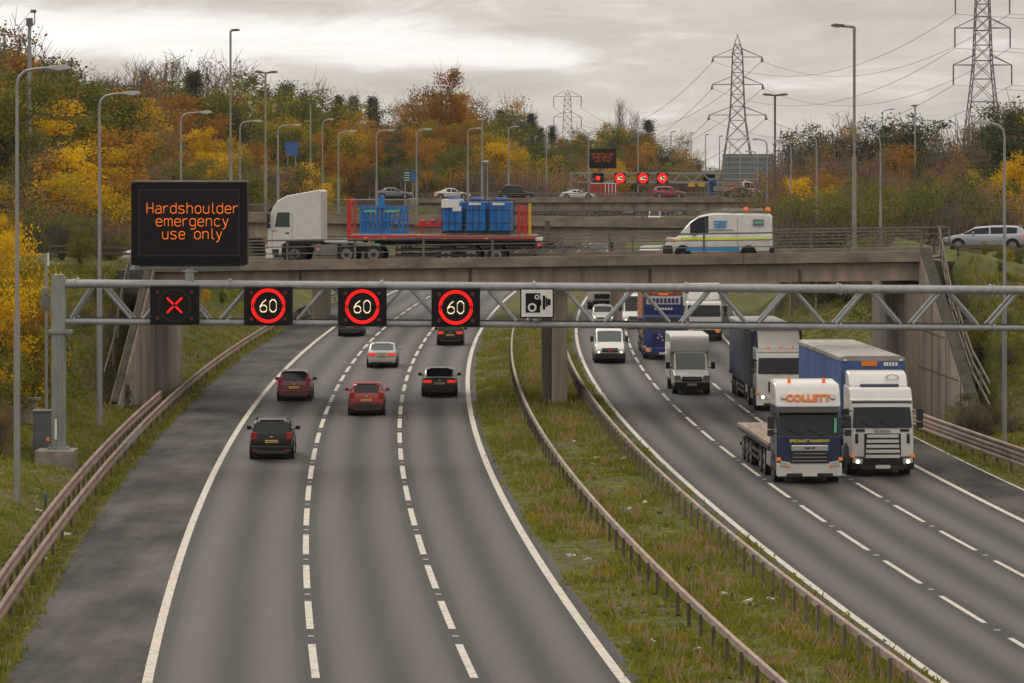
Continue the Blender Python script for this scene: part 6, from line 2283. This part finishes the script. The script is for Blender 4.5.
def make_tree(kind, leaf, seed, bark='bark'):
    """a tree 10 m high at the origin: an Empty with trunk and crown"""
    rng = np.random.default_rng(seed)
    root = empty('tree')
    tb = MB()
    if kind == 'bare':
        tips = []

        def grow(p, d, l, r, depth):
            q = p + d * l
            tb.tube(p, q, r, r * .62, 5 if depth < 2 else 3, 0, False)
            tips.append(q)
            if depth >= 5: return
            k = 3 if depth < 4 else 2
            for _ in range(k):
                v = Vector(rng.normal(size=3))
                v.z = abs(v.z) * .5 + .25
                nd = (d * 1.05 + v * .52).normalized()
                grow(p + d * l * (.55 + .45 * rng.random()), nd, l * (.60 + .2 * rng.random()), r * .56, depth + 1)
        grow(Vector((0, 0, -.3)), Vector((0, 0, 1)), 3.1, .17, 0)
        zmax = max(t.z for t in tips)
        tb.v = [(x * 10 / zmax * 1.05, y * 10 / zmax * 1.05, z * 10 / zmax) for x, y, z in tb.v]
        tb.build('trunk', M[bark], root, fix=False)
        T = np.array([tuple(t) for t in tips]) * 10 / zmax
        # the finest twigs read as a thin haze of stems
        m = MB()
        for t in T[rng.permutation(len(T))[:900]]:
            v = rng.normal(size=3)
            v[2] = abs(v[2]) + .5
            v = v / np.linalg.norm(v) * (.5 + .6 * rng.random())
            m.tube(t, t + v, .022, .008, 3, 0, False)
        m.build('crown', M['twig'], root, fix=False)
        if leaf:
            c = T[rng.integers(0, len(T), 420)] + rng.normal(size=(420, 3)) * .3
            quads_obj('last_leaves', c, .26, M[leaf], rng, parent=root)
        return root
    if kind == 'round': nC, rx, rz, cz, n, sg, ls = 46, 3.0, 3.9, 6.0, 7600, .50, .235
    if kind == 'wide': nC, rx, rz, cz, n, sg, ls = 56, 3.9, 3.5, 6.3, 8200, .54, .245
    if kind == 'upright': nC, rx, rz, cz, n, sg, ls = 38, 1.75, 4.6, 5.4, 6000, .42, .20
    if kind == 'airy': nC, rx, rz, cz, n, sg, ls = 40, 2.5, 4.2, 5.8, 4200, .52, .20
    if kind == 'bush': nC, rx, rz, cz, n, sg, ls = 44, 5.2, 5.0, 4.6, 9000, .8, .30
    if kind == 'scrub': nC, rx, rz, cz, n, sg, ls = 44, 6.5, 5.0, 4.4, 5200, .85, .30
    if kind == 'pine': nC, rx, rz, cz, n, sg, ls = 38, 2.9, 4.2, 5.7, 6600, .46, .19
    if kind == 'spruce': nC, rx, rz, cz, n, sg, ls = 70, 2.0, 4.8, 5.1, 6000, .31, .17
    C = []
    while len(C) < nC:
        d = rng.normal(size=3)
        d /= np.linalg.norm(d)
        r_ = rng.random() ** .42
        p = d * r_ * np.array([rx, rx, rz])
        lump = 1 + .22 * math.sin(3 * math.atan2(d[1], d[0]) + seed) + .18 * math.sin(5 * d[2] + seed * 2.1)
        p = p * lump
        p[2] += cz
        if kind == 'spruce':
            z = .8 + 9.0 * rng.random() ** .8
            a_ = rng.random() * 2 * math.pi
            rr = (10 - z) * .23 * (.4 + .6 * rng.random())
            p = np.array([math.cos(a_) * rr, math.sin(a_) * rr, z])
        if kind == 'pine' and p[2] < 2.5: continue
        if kind in ('bush', 'scrub') and p[2] < .3: p[2] = .3 + rng.random()
        if kind not in ('bush', 'scrub') and p[2] < 1.2: continue
        C.append(p)
    C = np.array(C)
    C[:, 2] *= 9.6 / max(C[:, 2].max(), 1)
    w = .5 + rng.random(nC)
    idx = rng.choice(nC, n, p=w / w.sum())
    sg_ = sg * (.7 + .7 * rng.random(nC))[idx][:, None]
    P = C[idx] + np.clip(rng.normal(size=(n, 3)), -1.7, 1.7) * sg_ * np.array([1, 1, .7])
    P[:, 2] = np.maximum(P[:, 2], .1)
    # stray sprays beyond the clumps break the outline
    k = n // 40
    P[:k] += rng.normal(size=(k, 3)) * np.array([.45, .45, .4])
    P[:, 2] = np.maximum(P[:, 2], .1)
    if kind in ('bush', 'scrub'):
        for j in range(7):
            a_ = rng.random() * 6.28
            tb.tube((0, 0, -.6), (math.cos(a_) * rx * .4, math.sin(a_) * rx * .4, 5 + 3 * rng.random()), .16, .05, 5, 0, False)
        nb = 16
    else:
        top = 8.6
        bend = rng.normal(size=2) * .25
        pts = [Vector((bend[0] * (i / 5) ** 2, bend[1] * (i / 5) ** 2, -.5 + (top + .5) * i / 5)) for i in range(6)]
        for i in range(5): tb.tube(pts[i], pts[i + 1], .20 * (1 - i / 5.6), .20 * (1 - (i + 1) / 5.6), 7, 0, False)
        nb = 26
    for j in rng.permutation(nC)[:nb]:
        c = Vector(C[j])
        z0 = min(max(.4, c.z * .55 - .2), 7.5)
        s = Vector((0, 0, z0))
        mid_ = s.lerp(c, .5) + Vector((0, 0, -.15))
        tb.tube(s, mid_, .075, .05, 4, 0, False)
        tb.tube(mid_, c, .05, .02, 4, 0, False)
        for q in range(3):
            v = Vector(rng.normal(size=3)) * .6
            v.z = abs(v.z)
            tb.tube(c, c + v, .022, .008, 3, 0, False)
    if kind in ('round', 'wide', 'upright', 'airy', 'bush'):
        for j in range(200 if kind == 'airy' else 60):
            c = Vector(C[rng.integers(nC)]) + Vector(rng.normal(size=3)) * sg * .8
            c.z = max(c.z, .3)
            v = Vector((c.x * .18 + rng.normal() * .3, c.y * .18 + rng.normal() * .3, .7)).normalized() * (.7 + 1.0 * rng.random())
            tb.tube(c, c + v, .026, .008, 3, 1, False)
    if kind == 'scrub':
        m = tb
        for j in range(420):
            p = Vector((rng.normal() * rx * .42, rng.normal() * rx * .42, 2 + 5 * rng.random()))
            v = Vector((rng.normal() * .35, rng.normal() * .35, 1)).normalized() * (1.6 + 2 * rng.random())
            m.tube(p, p + v, .05, .02, 3, 1, False)
    tb.build('trunk', [M[bark], M['twig']], root, fix=False)
    quads_obj('crown', P, ls, M[leaf], rng, parent=root)
    return root


SPEC = {
    'yellow round': ('round', 'leaf_yellow', 'bright yellow-leaved tree'), 'gold round': ('wide', 'leaf_gold', 'gold and olive broadleaf tree'),
    'gold upright': ('upright', 'leaf_gold', 'slim gold-leaved birch'), 'yellow upright': ('upright', 'leaf_yellow', 'slim bright yellow birch'),
    'orange round': ('round', 'leaf_orange', 'orange-leaved tree'), 'orange airy': ('airy', 'leaf_orange', 'thinning orange-brown tree'),
    'olive wide': ('wide', 'leaf_olive', 'dull olive-green broadleaf tree'), 'olive airy': ('airy', 'leaf_olive', 'thin olive-leaved tree'),
    'brown airy': ('airy', 'leaf_brown', 'half-bare brown-leaved tree'), 'pine': ('pine', 'leaf_pine', 'dark green pine'), 'spruce': ('spruce', 'leaf_pine', 'pointed dark spruce'),
    'bare': ('bare', None, 'bare grey-brown tree'), 'bare leafy': ('bare', 'leaf_orange', 'nearly bare tree with a few orange leaves'),
    'yellow bush': ('bush', 'leaf_yellow', 'bright yellow shrub'), 'gold bush': ('bush', 'leaf_gold', 'gold-green shrub'), 'olive bush': ('bush', 'leaf_olive', 'olive-green shrub'),
    'brown scrub': ('scrub', 'leaf_brown', 'brown twiggy scrub bush'), 'olive scrub': ('scrub', 'leaf_olive', 'olive twiggy scrub bush'), 'orange bush': ('bush', 'leaf_orange', 'orange-leaved shrub'),
}
PROTO = {}
USED = {}


def proto_of(kind, rng):
    n = 3 if kind in ('gold round', 'orange round', 'yellow round', 'brown scrub') else 2
    i = rng.randrange(n)
    key = (kind, i)
    if key not in PROTO:
        shape, leaf, _ = SPEC[kind]
        PROTO[key] = make_tree(shape, leaf, sum(map(ord, kind)) * 3 + i * 17, 'bark_pale' if 'birch' in _ or kind == 'bare' else 'bark')
    return key


ZONES = [(-200, 70, 'at the far left'), (70, 131, 'left of the big message sign'), (131, 200, 'above the big message sign'), (200, 262, 'by the tall slim lamp post'),
         (262, 335, 'above the white lorry cab'), (335, 400, 'above the pipe frames on the lorry'), (400, 470, 'near the green direction sign'), (470, 560, 'behind the black taxi'), (560, 620, 'around the small message sign'),
         (620, 720, 'right of the small message sign'), (720, 830, 'right of the white van'), (830, 905, 'by the tallest parapet lamp'), (905, 960, 'left of the nearest pylon'), (960, 1300, 'right of the nearest pylon')]


def plant(kind, u, Y, v_top, rng, row, wfac=1.0, zb=None, min_h=1.2, label=None, group='trees and shrubs around the junction'):
    x = px(u, Y)
    z = gz(x, Y) if zb is None else zb
    H = (HC - (v_top - HZ) / F * Y) - z
    H = max(H, min_h)
    key = proto_of(kind, rng)
    src = PROTO[key]
    if not USED.get(key):
        o_, USED[key] = src, True
    else:
        o_ = copy_tree(src)
    o_.name = 'shrub' if SPEC[kind][0] in ('bush', 'scrub') else ('pine_tree' if kind == 'pine' else 'spruce_tree' if kind == 'spruce' else 'tree')
    o_.location = (x, Y, z - .1)
    s = H / 10
    o_.scale = (s * wfac * (.9 + .2 * rng.random()), s * wfac * (.9 + .2 * rng.random()), s)
    o_.rotation_euler = (0, 0, rng.random() * 6.28)
    where = next((t for a, b, t in ZONES if a <= u < b), '')
    tag(o_, label or ' '.join(f'{SPEC[kind][2]} {row}{where}'.split()[:16]), 'shrub' if 'shrub' in o_.name else 'tree', group)
    return o_


rg = random.Random(21)
TOP = [(-60, 30), (0, 24), (28, 36), (48, 72), (80, 82), (100, 78), (115, 60), (160, 55), (205, 57), (240, 78), (262, 80), (290, 78), (330, 86), (355, 86), (380, 96), (402, 104), (425, 95), (440, 95), (470, 97), (500, 106), (517, 100), (540, 120), (560, 130), (580, 128), (600, 122), (620, 118), (635, 126), (650, 120), (665, 136), (682, 142), (694, 158)]
top_v = lambda u: float(np.interp(u, [a for a, b in TOP], [b for a, b in TOP]))


def pick(pairs):
    t_ = rg.random() * sum(w for _, w in pairs)
    for k, w in pairs:
        t_ -= w
        if t_ <= 0: return k
    return pairs[-1][0]


ROWS = [(0.84, .10, [('yellow bush', 1.2), ('gold bush', 2.5), ('orange bush', 1.5), ('olive bush', 2), ('brown scrub', 3.5), ('olive scrub', 2), ('yellow round', 1.2)], 'in the front row '),
        (0.91, .36, [('yellow round', 1.6), ('gold round', 3.2), ('orange round', 2), ('bare leafy', 1), ('olive airy', 2), ('olive wide', 1.5), ('brown airy', 1.5), ('gold upright', 1.8), ('yellow upright', 1.2)], 'in the lower wood '),
        (1.0, .62, [('gold round', 3), ('orange round', 2), ('olive wide', 2.5), ('pine', 1.6), ('gold upright', 1.4), ('brown airy', 2), ('yellow round', 1.2)], 'half-way up the wood '),
        (1.08, .84, [('olive wide', 2.2), ('orange airy', 1.3), ('pine', 2.6), ('gold round', 1.5), ('bare leafy', 1.2), ('brown airy', 2), ('spruce', .8)], 'high in the wood '),
        (1.16, 1.0, [('pine', 2.4), ('olive airy', 1.5), ('bare', 1.3), ('orange airy', 2), ('spruce', 1.3), ('brown airy', 2)], 'on the skyline ')]
for ri, (yf, frac, kinds, row) in enumerate(ROWS):
    u = -45 + ri * 7
    while u < 692:
        Yb = 350 + max(0, u) / 700 * 300
        Y = Yb * yf * (.97 + .06 * rg.random())
        if u < 300 and ri == 0: Y = max(Y, 318)
        if u > 330: Y = max(Y, 480 + ri * 14)
        if u > 548: Y = max(Y, 590 + ri * 16 + rg.uniform(-5, 8))
        lo = 172 if u > 420 else 168
        tv = top_v(u)
        vt = lo + (tv - lo) * frac + rg.uniform(-7, 7)
        if ri == 4: vt = tv + rg.uniform(-3, 9)
        k = pick(kinds)
        if ri == 4 and 105 < u < 215: k = pick([('bare', 4), ('bare leafy', 1.5), ('brown airy', 1)])
        if ri == 4 and 255 < u < 420: k = pick([('pine', 3), ('spruce', 2), ('olive airy', 1.5), ('brown airy', 1)])
        if ri >= 3 and u > 640: k = pick([('pine', 1), ('orange airy', 2), ('brown airy', 2), ('olive airy', 1)])
        if not (u > 672 and ri < 2 and rg.random() < .5):
            plant(k, u + rg.uniform(-6, 6), Y, vt, rg, row, 1.05 if ri < 3 else .95)
        u += (24 if ri < 4 else 19) * (.8 + .4 * rg.random()) * (1.0 if u < 400 else .82)
plant('orange round', 441, 560, 69, rg, '', .62, label='tall orange round-headed tree standing above the rest of the wood')
plant('orange round', 428, 575, 92, rg, '', .8, label='orange tree just left of the tallest round-headed tree')
plant('orange round', 455, 575, 92, rg, '', .8, label='orange tree just right of the tallest round-headed tree')
plant('bare', 623, 740, 100, rg, '', .5, label='thin bare tree on the skyline above the far red ring signals')
plant('spruce', 648, 700, 118, rg, '', .9, label='dark spruce on the skyline right of the thin bare tree')
plant('orange airy', 690, 690, 150, rg, '', 1.1, label='last thinning orange tree at the right end of the wood')
plant('olive airy', 700, 720, 158, rg, '', 1.0, label='small olive tree at the very end of the wood before the open sky')
# nearer trees on the left bank above the gantry post
for (k, u, Y, v, w) in (('olive wide', 66, 300, 84, 1.1), ('gold round', 44, 296, 78, 1.1), ('orange round', 96, 305, 88, 1.0), ('pine', 90, 300, 74, 1.2), ('pine', 4, 275, 66, 1.2), ('gold round', 0, 255, 112, 1.1), ('olive wide', -12, 250, 62, 1.0), ('gold round', 22, 262, 88, 1.0), ('orange airy', 8, 292, 34, 1.0), ('yellow upright', 58, 250, 100, 1.3), ('gold upright', 82, 258, 108, 1.5), ('olive airy', 44, 240, 128, 1.2), ('brown airy', 30, 226, 150, 1.2),
                        ('yellow round', 70, 228, 150, 1.1), ('yellow upright', 62, 222, 172, 1.6), ('brown scrub', 20, 215, 188, 1.0), ('gold bush', 95, 222, 180, .9), ('orange round', 118, 240, 130, .9), ('orange bush', 128, 226, 182, .8), ('olive bush', 108, 212, 232, .8), ('olive scrub', 52, 210, 205, .9), ('brown scrub', 84, 212, 200, .8),
                        ('orange airy', 30, 280, 60, .9), ('olive wide', 100, 285, 92, .9), ('yellow bush', 8, 205, 215, .8), ('gold bush', -14, 212, 170, 1.0), ('yellow upright', 104, 236, 148, 1.3)):
    plant(k, u, Y, v, rg, 'on the near left bank ', w)
# yellow shrubs in front of the bank, left of the gantry post
for i, (k, u, Y, v, w) in enumerate((('yellow bush', 2, 172, 236, .6), ('gold bush', 24, 171, 252, .45), ('gold bush', 0, 166, 262, .7), ('yellow bush', -8, 160, 275, .7), ('orange bush', 22, 166, 305, .5), ('gold bush', 8, 160, 330, .6), ('olive bush', 30, 165, 350, .45), ('olive bush', -10, 150, 350, .6), ('olive scrub', 46, 174, 300, .4), ('gold bush', 22, 160, 392, .45), ('brown scrub', 0, 148, 400, .6))):
    plant(k, u, Y, v, rg, f'low on the bank behind the nearest lamp ', w, min_h=.8)
for (k, u, Y, v, w, lab) in (('olive bush', 122, 178, 372, .6, 'small olive shrub at the foot of the left wing wall'), ('olive bush', 98, 182, 268, .5, 'dark green shrub under the rail at the top of the left bank'), ('olive scrub', 84, 180, 300, .6, 'twiggy olive shrub half-way down the left bank'),
                             ('yellow round', 206, 262, 286, .6, 'yellow tree seen under the bridge between the red cross and first 60 signal'), ('pine', 222, 268, 288, .7, 'dark green tree seen under the bridge behind the first lattice brace'), ('yellow bush', 238, 275, 288, .5, 'yellow shrub seen under the bridge left of the first 60 signal'), ('gold bush', 196, 250, 296, .5, 'gold shrub seen just right of the left abutment'),
                             ('yellow bush', 862, 262, 285, .5, 'yellow shrub seen under the bridge left of the right abutment'), ('gold bush', 840, 270, 288, .5, 'gold-green shrub under the bridge beyond the blue trailers'), ('olive bush', 822, 275, 296, .5, 'olive shrub under the bridge right of the inner verge lamp post')):
    plant(k, u, Y, v, rg, '', w, label=lab, min_h=.9)
# right bank
RT = [(775, 172), (795, 148), (812, 124), (828, 130), (845, 128), (865, 138), (882, 122), (905, 118), (922, 138), (950, 126), (985, 124), (1002, 112), (1040, 92)]
rtop = lambda u: float(np.interp(u, [a for a, b in RT], [b for a, b in RT]))
RR = [(300, .22, [('brown scrub', 4), ('olive scrub', 3), ('gold bush', 1.5), ('yellow bush', .8)], 'in front on the right bank '),
      (330, .5, [('brown scrub', 5), ('olive scrub', 2.5), ('orange bush', .7), ('gold bush', .9), ('yellow bush', .3)], 'half-way up the right bank '),
      (365, .78, [('brown scrub', 3), ('brown airy', 3), ('olive airy', 2), ('orange bush', .4)], 'high on the right bank '),
      (400, 1.0, [('brown scrub', 2), ('brown airy', 3.5), ('orange airy', .8), ('olive airy', 1.5), ('bare leafy', 1)], 'on the right skyline ')]
for ri, (Y0, fr, kinds, row) in enumerate(RR):
    u = 796 + ri * 4
    while u < 1130:
        Y = Y0 * (.97 + .06 * rg.random())
        tv = rtop(u)
        vt = 226 + (tv - 226) * fr + rg.uniform(-6, 6)
        plant(pick(kinds), u, Y, vt, rg, row, .95)
        u += 21 * (.8 + .4 * rg.random())
for (k, u, Y, v, w, lab) in (('pine', 872, 392, 121, 1.15, 'dark pine just right of the tallest parapet lamp post'), ('pine', 893, 396, 128, 1.1, 'dark pine close behind the grey parapet lamp post'), ('pine', 910, 388, 112, 1.3, 'largest dark pine on the right skyline by the short brown lamp'), ('pine', 824, 410, 122, 1.1, 'dark pine at the left end of the right-hand scrub'), ('pine', 808, 415, 134, 1.0, 'lower dark pine beside the pale sign back'),
                             ('pine', 1012, 300, 96, 1.2, 'dark pine right of the nearest pylon'), ('pine', 1034, 290, 84, 1.2, 'tall dark pine cut by the right edge of the view'), ('yellow bush', 800, 288, 178, .7, 'yellow-leaved shrub behind the rear of the white van'), ('yellow bush', 815, 284, 192, .6, 'smaller yellow shrub right of the white van'), ('yellow bush', 832, 290, 186, .6, 'yellow shrub left of the tallest parapet lamp post'),
                             ('yellow round', 1014, 262, 150, .9, 'yellow-leaved tree beside the right-hand motorway lamp arm'), ('gold bush', 990, 250, 172, .7, 'gold shrub behind the grey-blue car'), ('bare', 845, 420, 112, .8, 'bare tree just left of the tallest parapet lamp post'), ('yellow bush', 1026, 240, 178, .6, 'yellow shrub at the right edge above the grey-blue car')):
    plant(k, u, Y, v, rg, '', w, label=lab)
for (k, u, Y, v, w) in (('olive bush', 1000, 178, 272, .55), ('olive bush', 1020, 176, 268, .6), ('gold bush', 1010, 174, 300, .55), ('olive scrub', 1034, 170, 295, .6), ('olive bush', 985, 176, 300, .45), ('olive bush', 1000, 170, 345, .45), ('gold bush', 1022, 168, 352, .5), ('yellow bush', 1030, 175, 275, .45), ('olive scrub', 1008, 166, 385, .45)):
    plant(k, u, Y, v, rg, 'below the grey-blue car ', w, min_h=.8)
for (u, Y, v, lab) in ((950, 160.5, 412, 'small green bush at the foot of the right wing wall'), (966, 160, 414, 'second small green bush at the foot of the right wing wall by the barrier')):
    plant('olive bush', u, Y, v, rg, '', .7, label=lab, min_h=.5)
for i in range(60):
    u = rg.uniform(786, 1030)
    Yq = rg.uniform(222, 276)
    if gz(px(u, Yq), Yq) < 2.6: continue
    plant(pick([('brown scrub', 4), ('olive scrub', 3), ('gold bush', 1), ('olive bush', 1.5)]), u, Yq, rg.uniform(188, 222) - (12 if u > 930 else 0), rg, 'on the level behind the parapet ', .9)
for i in range(40):
    u = rg.uniform(800, 925)
    Yq = rg.uniform(205, 216)
    if gz(px(u, Yq), Yq) < 2.6: continue
    plant(pick([('brown scrub', 2), ('olive scrub', 2), ('olive bush', 2)]), u, Yq, rg.uniform(222, 236), rg, 'low behind the bridge rail ', .9, min_h=.9)
for i in range(52):
    u = rg.uniform(786, 940)
    Yq = rg.uniform(255, 302)
    if gz(px(u, Yq), Yq) < 2.0: continue
    plant(pick([('brown scrub', 4), ('olive scrub', 3), ('gold bush', .7), ('olive bush', 2)]), u, Yq, rg.uniform(186, 216), rg, 'thick behind the bridge rail ', .9)
for i in range(40):
    u = rg.uniform(930, 1035)
    Yq = rg.uniform(186, 206)
    plant(pick([('brown scrub', 3), ('olive scrub', 3), ('olive bush', 2)]), u, Yq, rg.uniform(250, 258), rg, 'below the grey-blue car ', .9, min_h=.5)
for i in range(26):
    u = rg.uniform(968, 1075)
    Yq = rg.uniform(158, 176)
    x_ = px(u, Yq)
    zz = gz(x_, Yq)
    if zz > 4.8: continue
    plant(pick([('olive bush', 3), ('olive scrub', 3), ('gold bush', 1.5), ('brown scrub', 2)]), u, Yq, HZ + (HC - zz - rg.uniform(.8, 2.0)) / Yq * F, rg, 'on the slope under the grey-blue car ', .9, min_h=.5)
for i in range(16):
    u = rg.uniform(56, 116)
    Yq = rg.uniform(186, 200)
    zz = gz(px(u, Yq), Yq)
    plant(pick([('olive bush', 2), ('olive scrub', 3), ('brown scrub', 3), ('gold bush', 1)]), u, Yq, HZ + (HC - zz - rg.uniform(1.0, 2.6)) / Yq * F, rg, 'along the top of the left bank ', .8, min_h=.5)
# distant tree belts either side, far beyond
for i in range(26):
    u = 700 + i * 14 + rg.uniform(-5, 5)
    if 705 < u < 720: continue
    plant(pick([('orange airy', 1), ('brown airy', 2), ('olive wide', 1)]), u, 820 + rg.uniform(-50, 60), 158 + rg.uniform(-4, 4) + (4 if u < 780 else 0), rg, 'far beyond the gantry ', 1.5)
for i in range(14):
    u = -60 + i * 14
    plant(pick([('orange airy', 1), ('olive wide', 2), ('pine', 1)]), u, 450 + rg.uniform(-20, 30), top_v(u) + 24 + rg.uniform(-6, 10), rg, 'deep in the wood ', 1.2)


# ------------------------------------------------------------------ grass
def blades(name, pts, hts, mt, rng, width=.035, per=4, spread=.12, lean=.35):
    n = len(pts) * per
    P = np.repeat(np.array(pts), per, 0) + np.concatenate([rng.normal(size=(n, 2)) * spread, np.zeros((n, 1))], 1)
    h = np.repeat(np.array(hts), per) * (.6 + .7 * rng.random(n))
    a = rng.random(n) * 2 * math.pi
    w = np.stack([np.cos(a), np.sin(a), np.zeros(n)], 1) * (width * (.6 + .8 * rng.random(n)))[:, None]
    l = np.concatenate([rng.normal(size=(n, 2)) * lean, np.ones((n, 1))], 1) * h[:, None]
    V_ = np.stack([P - w, P + w, P + l * .55 + w * .7, P + l, P + l * .55 - w * .7], 1).reshape(-1, 3)
    me = bpy.data.meshes.new(name)
    me.vertices.add(5 * n)
    me.vertices.foreach_set('co', V_.astype(np.float32).ravel())
    me.loops.add(5 * n)
    me.loops.foreach_set('vertex_index', np.arange(5 * n, dtype=np.int32))
    me.polygons.add(n)
    me.polygons.foreach_set('loop_start', np.arange(0, 5 * n, 5, dtype=np.int32))
    me.materials.append(mt)
    me.update()
    me.validate()
    o_ = bpy.data.objects.new(name, me)
    COL.objects.link(o_)
    tag(o_, kind='stuff')
    return o_


def clump(x, y, s): return .5 + .5 * math.sin(x * 1.3 * s + 2 * math.sin(y * .21 * s)) * math.sin(y * .37 * s + x * .5)


G = random.Random(5)
gp, gh, dp, dh = [], [], [], []
while len(gp) < 17000:
    y = 74 + 190 * G.random() ** 1.3
    a, b = float(med_l(y)), float(med_r(y))
    x = a + .1 + (b - a - .2) * G.random()
    c = clump(x, y, 1.0)
    soil = math.sin(x * .55 + y * .13) + math.sin(y * .31 - x * .8) + math.sin(y * .055 + 1.0)
    if G.random() > .12 + .88 * c * c or (soil > .9 and G.random() < .8): continue
    z = gz(x, y)
    edge = min(x - a, b - x)
    hgt = (.035 + .085 * G.random()) * (1 + 1.1 * c) * (2.0 if G.random() < .06 else 1) * min(1, .45 + edge)
    if G.random() < .90:
        gp.append((x, y, z))
        gh.append(hgt)
    elif edge > .5:
        dp.append((x, y, z))
        dh.append(hgt * 1.5 + .12)
while len(gp) < 42000:
    y = 84 + 180 * G.random() ** 1.2 if G.random() < .6 else G.uniform(150, 190)
    if G.random() < .62: x = float(line_x('Lpave', y)) - .15 - 11 * G.random() ** 1.15
    else: x = float(line_x('Rpave', y)) + .15 + 11 * G.random() ** 1.15
    u = U0 + F * x / y
    if u < -60 or u > 1090: continue
    z = gz(x, y)
    if z > 6.9: continue
    hgt = .08 + .20 * G.random() * clump(x, y, .8)
    if G.random() < .92:
        gp.append((x, y, z - .02))
        gh.append(hgt)
    else:
        dp.append((x, y, z - .02))
        dh.append(hgt * 1.6 + .1)
blades('grass', gp, gh, M['grass'], NP, .04, 6, .17, .55)
blades('dead_weeds', dp, dh, M['dead_stem'], NP, .022, 5, .16, .28)

# ------------------------------------------------------------------ litter
sp = [(575, 447, 'w'), (597, 463, 'w'), (622, 463, 'w'), (660, 519, 'k'), (628, 515, 'w'), (588, 565, 'w'), (654, 648, 'w'), (697, 657, 'w'), (722, 602, 'w'), (693, 575, 'k'), (704, 551, 'k'), (748, 609, 'w'), (645, 508, 'w'), (38, 511, 'w'), (44, 559, 'w'), (66, 537, 'w'), (770, 606, 'w'), (572, 561, 'w')]
for (u, v, c) in sp:
    Y = F * HC / (v - HZ)
    x = px(u, Y)
    m = MB()
    q = .10 + .10 * G.random()
    for k in range(3): m.box((G.uniform(-.10, .10), G.uniform(-.06, .06), .04 + .02 * k), (q, q * .5, .03), rz=G.random() * 3, rx=G.uniform(-.2, .2), ry=G.uniform(-.2, .2))
    o_ = m.build('litter_scrap', M['litter' if c == 'w' else 'litter_dark'])
    o_.location = (x, Y, gz(x, Y) + .08)
    tag(o_, 'scrap of pale litter lying in the roadside grass' if c == 'w' else 'dark scrap of litter lying in the central reserve grass', 'litter', 'pale litter in the grass' if c == 'w' else 'dark litter in the grass')

# ------------------------------------------------------------------ haze
hm = bpy.data.materials.new('autumn_haze')
hm.use_nodes = True
ht = hm.node_tree
for n in list(ht.nodes): ht.nodes.remove(n)
ho = N(ht, 'ShaderNodeOutputMaterial')
hv = N(ht, 'ShaderNodeVolumePrincipled')
hv.inputs['Color'].default_value = (.93, .93, .94, 1)
hv.inputs['Density'].default_value = 0.00005
ht.links.new(hv.outputs[0], ho.inputs['Volume'])
m = MB()
m.box((0, 2000, 28.5), (6000, 5600, 63))
hz_ = m.build('haze', hm)
tag(hz_, kind='stuff')
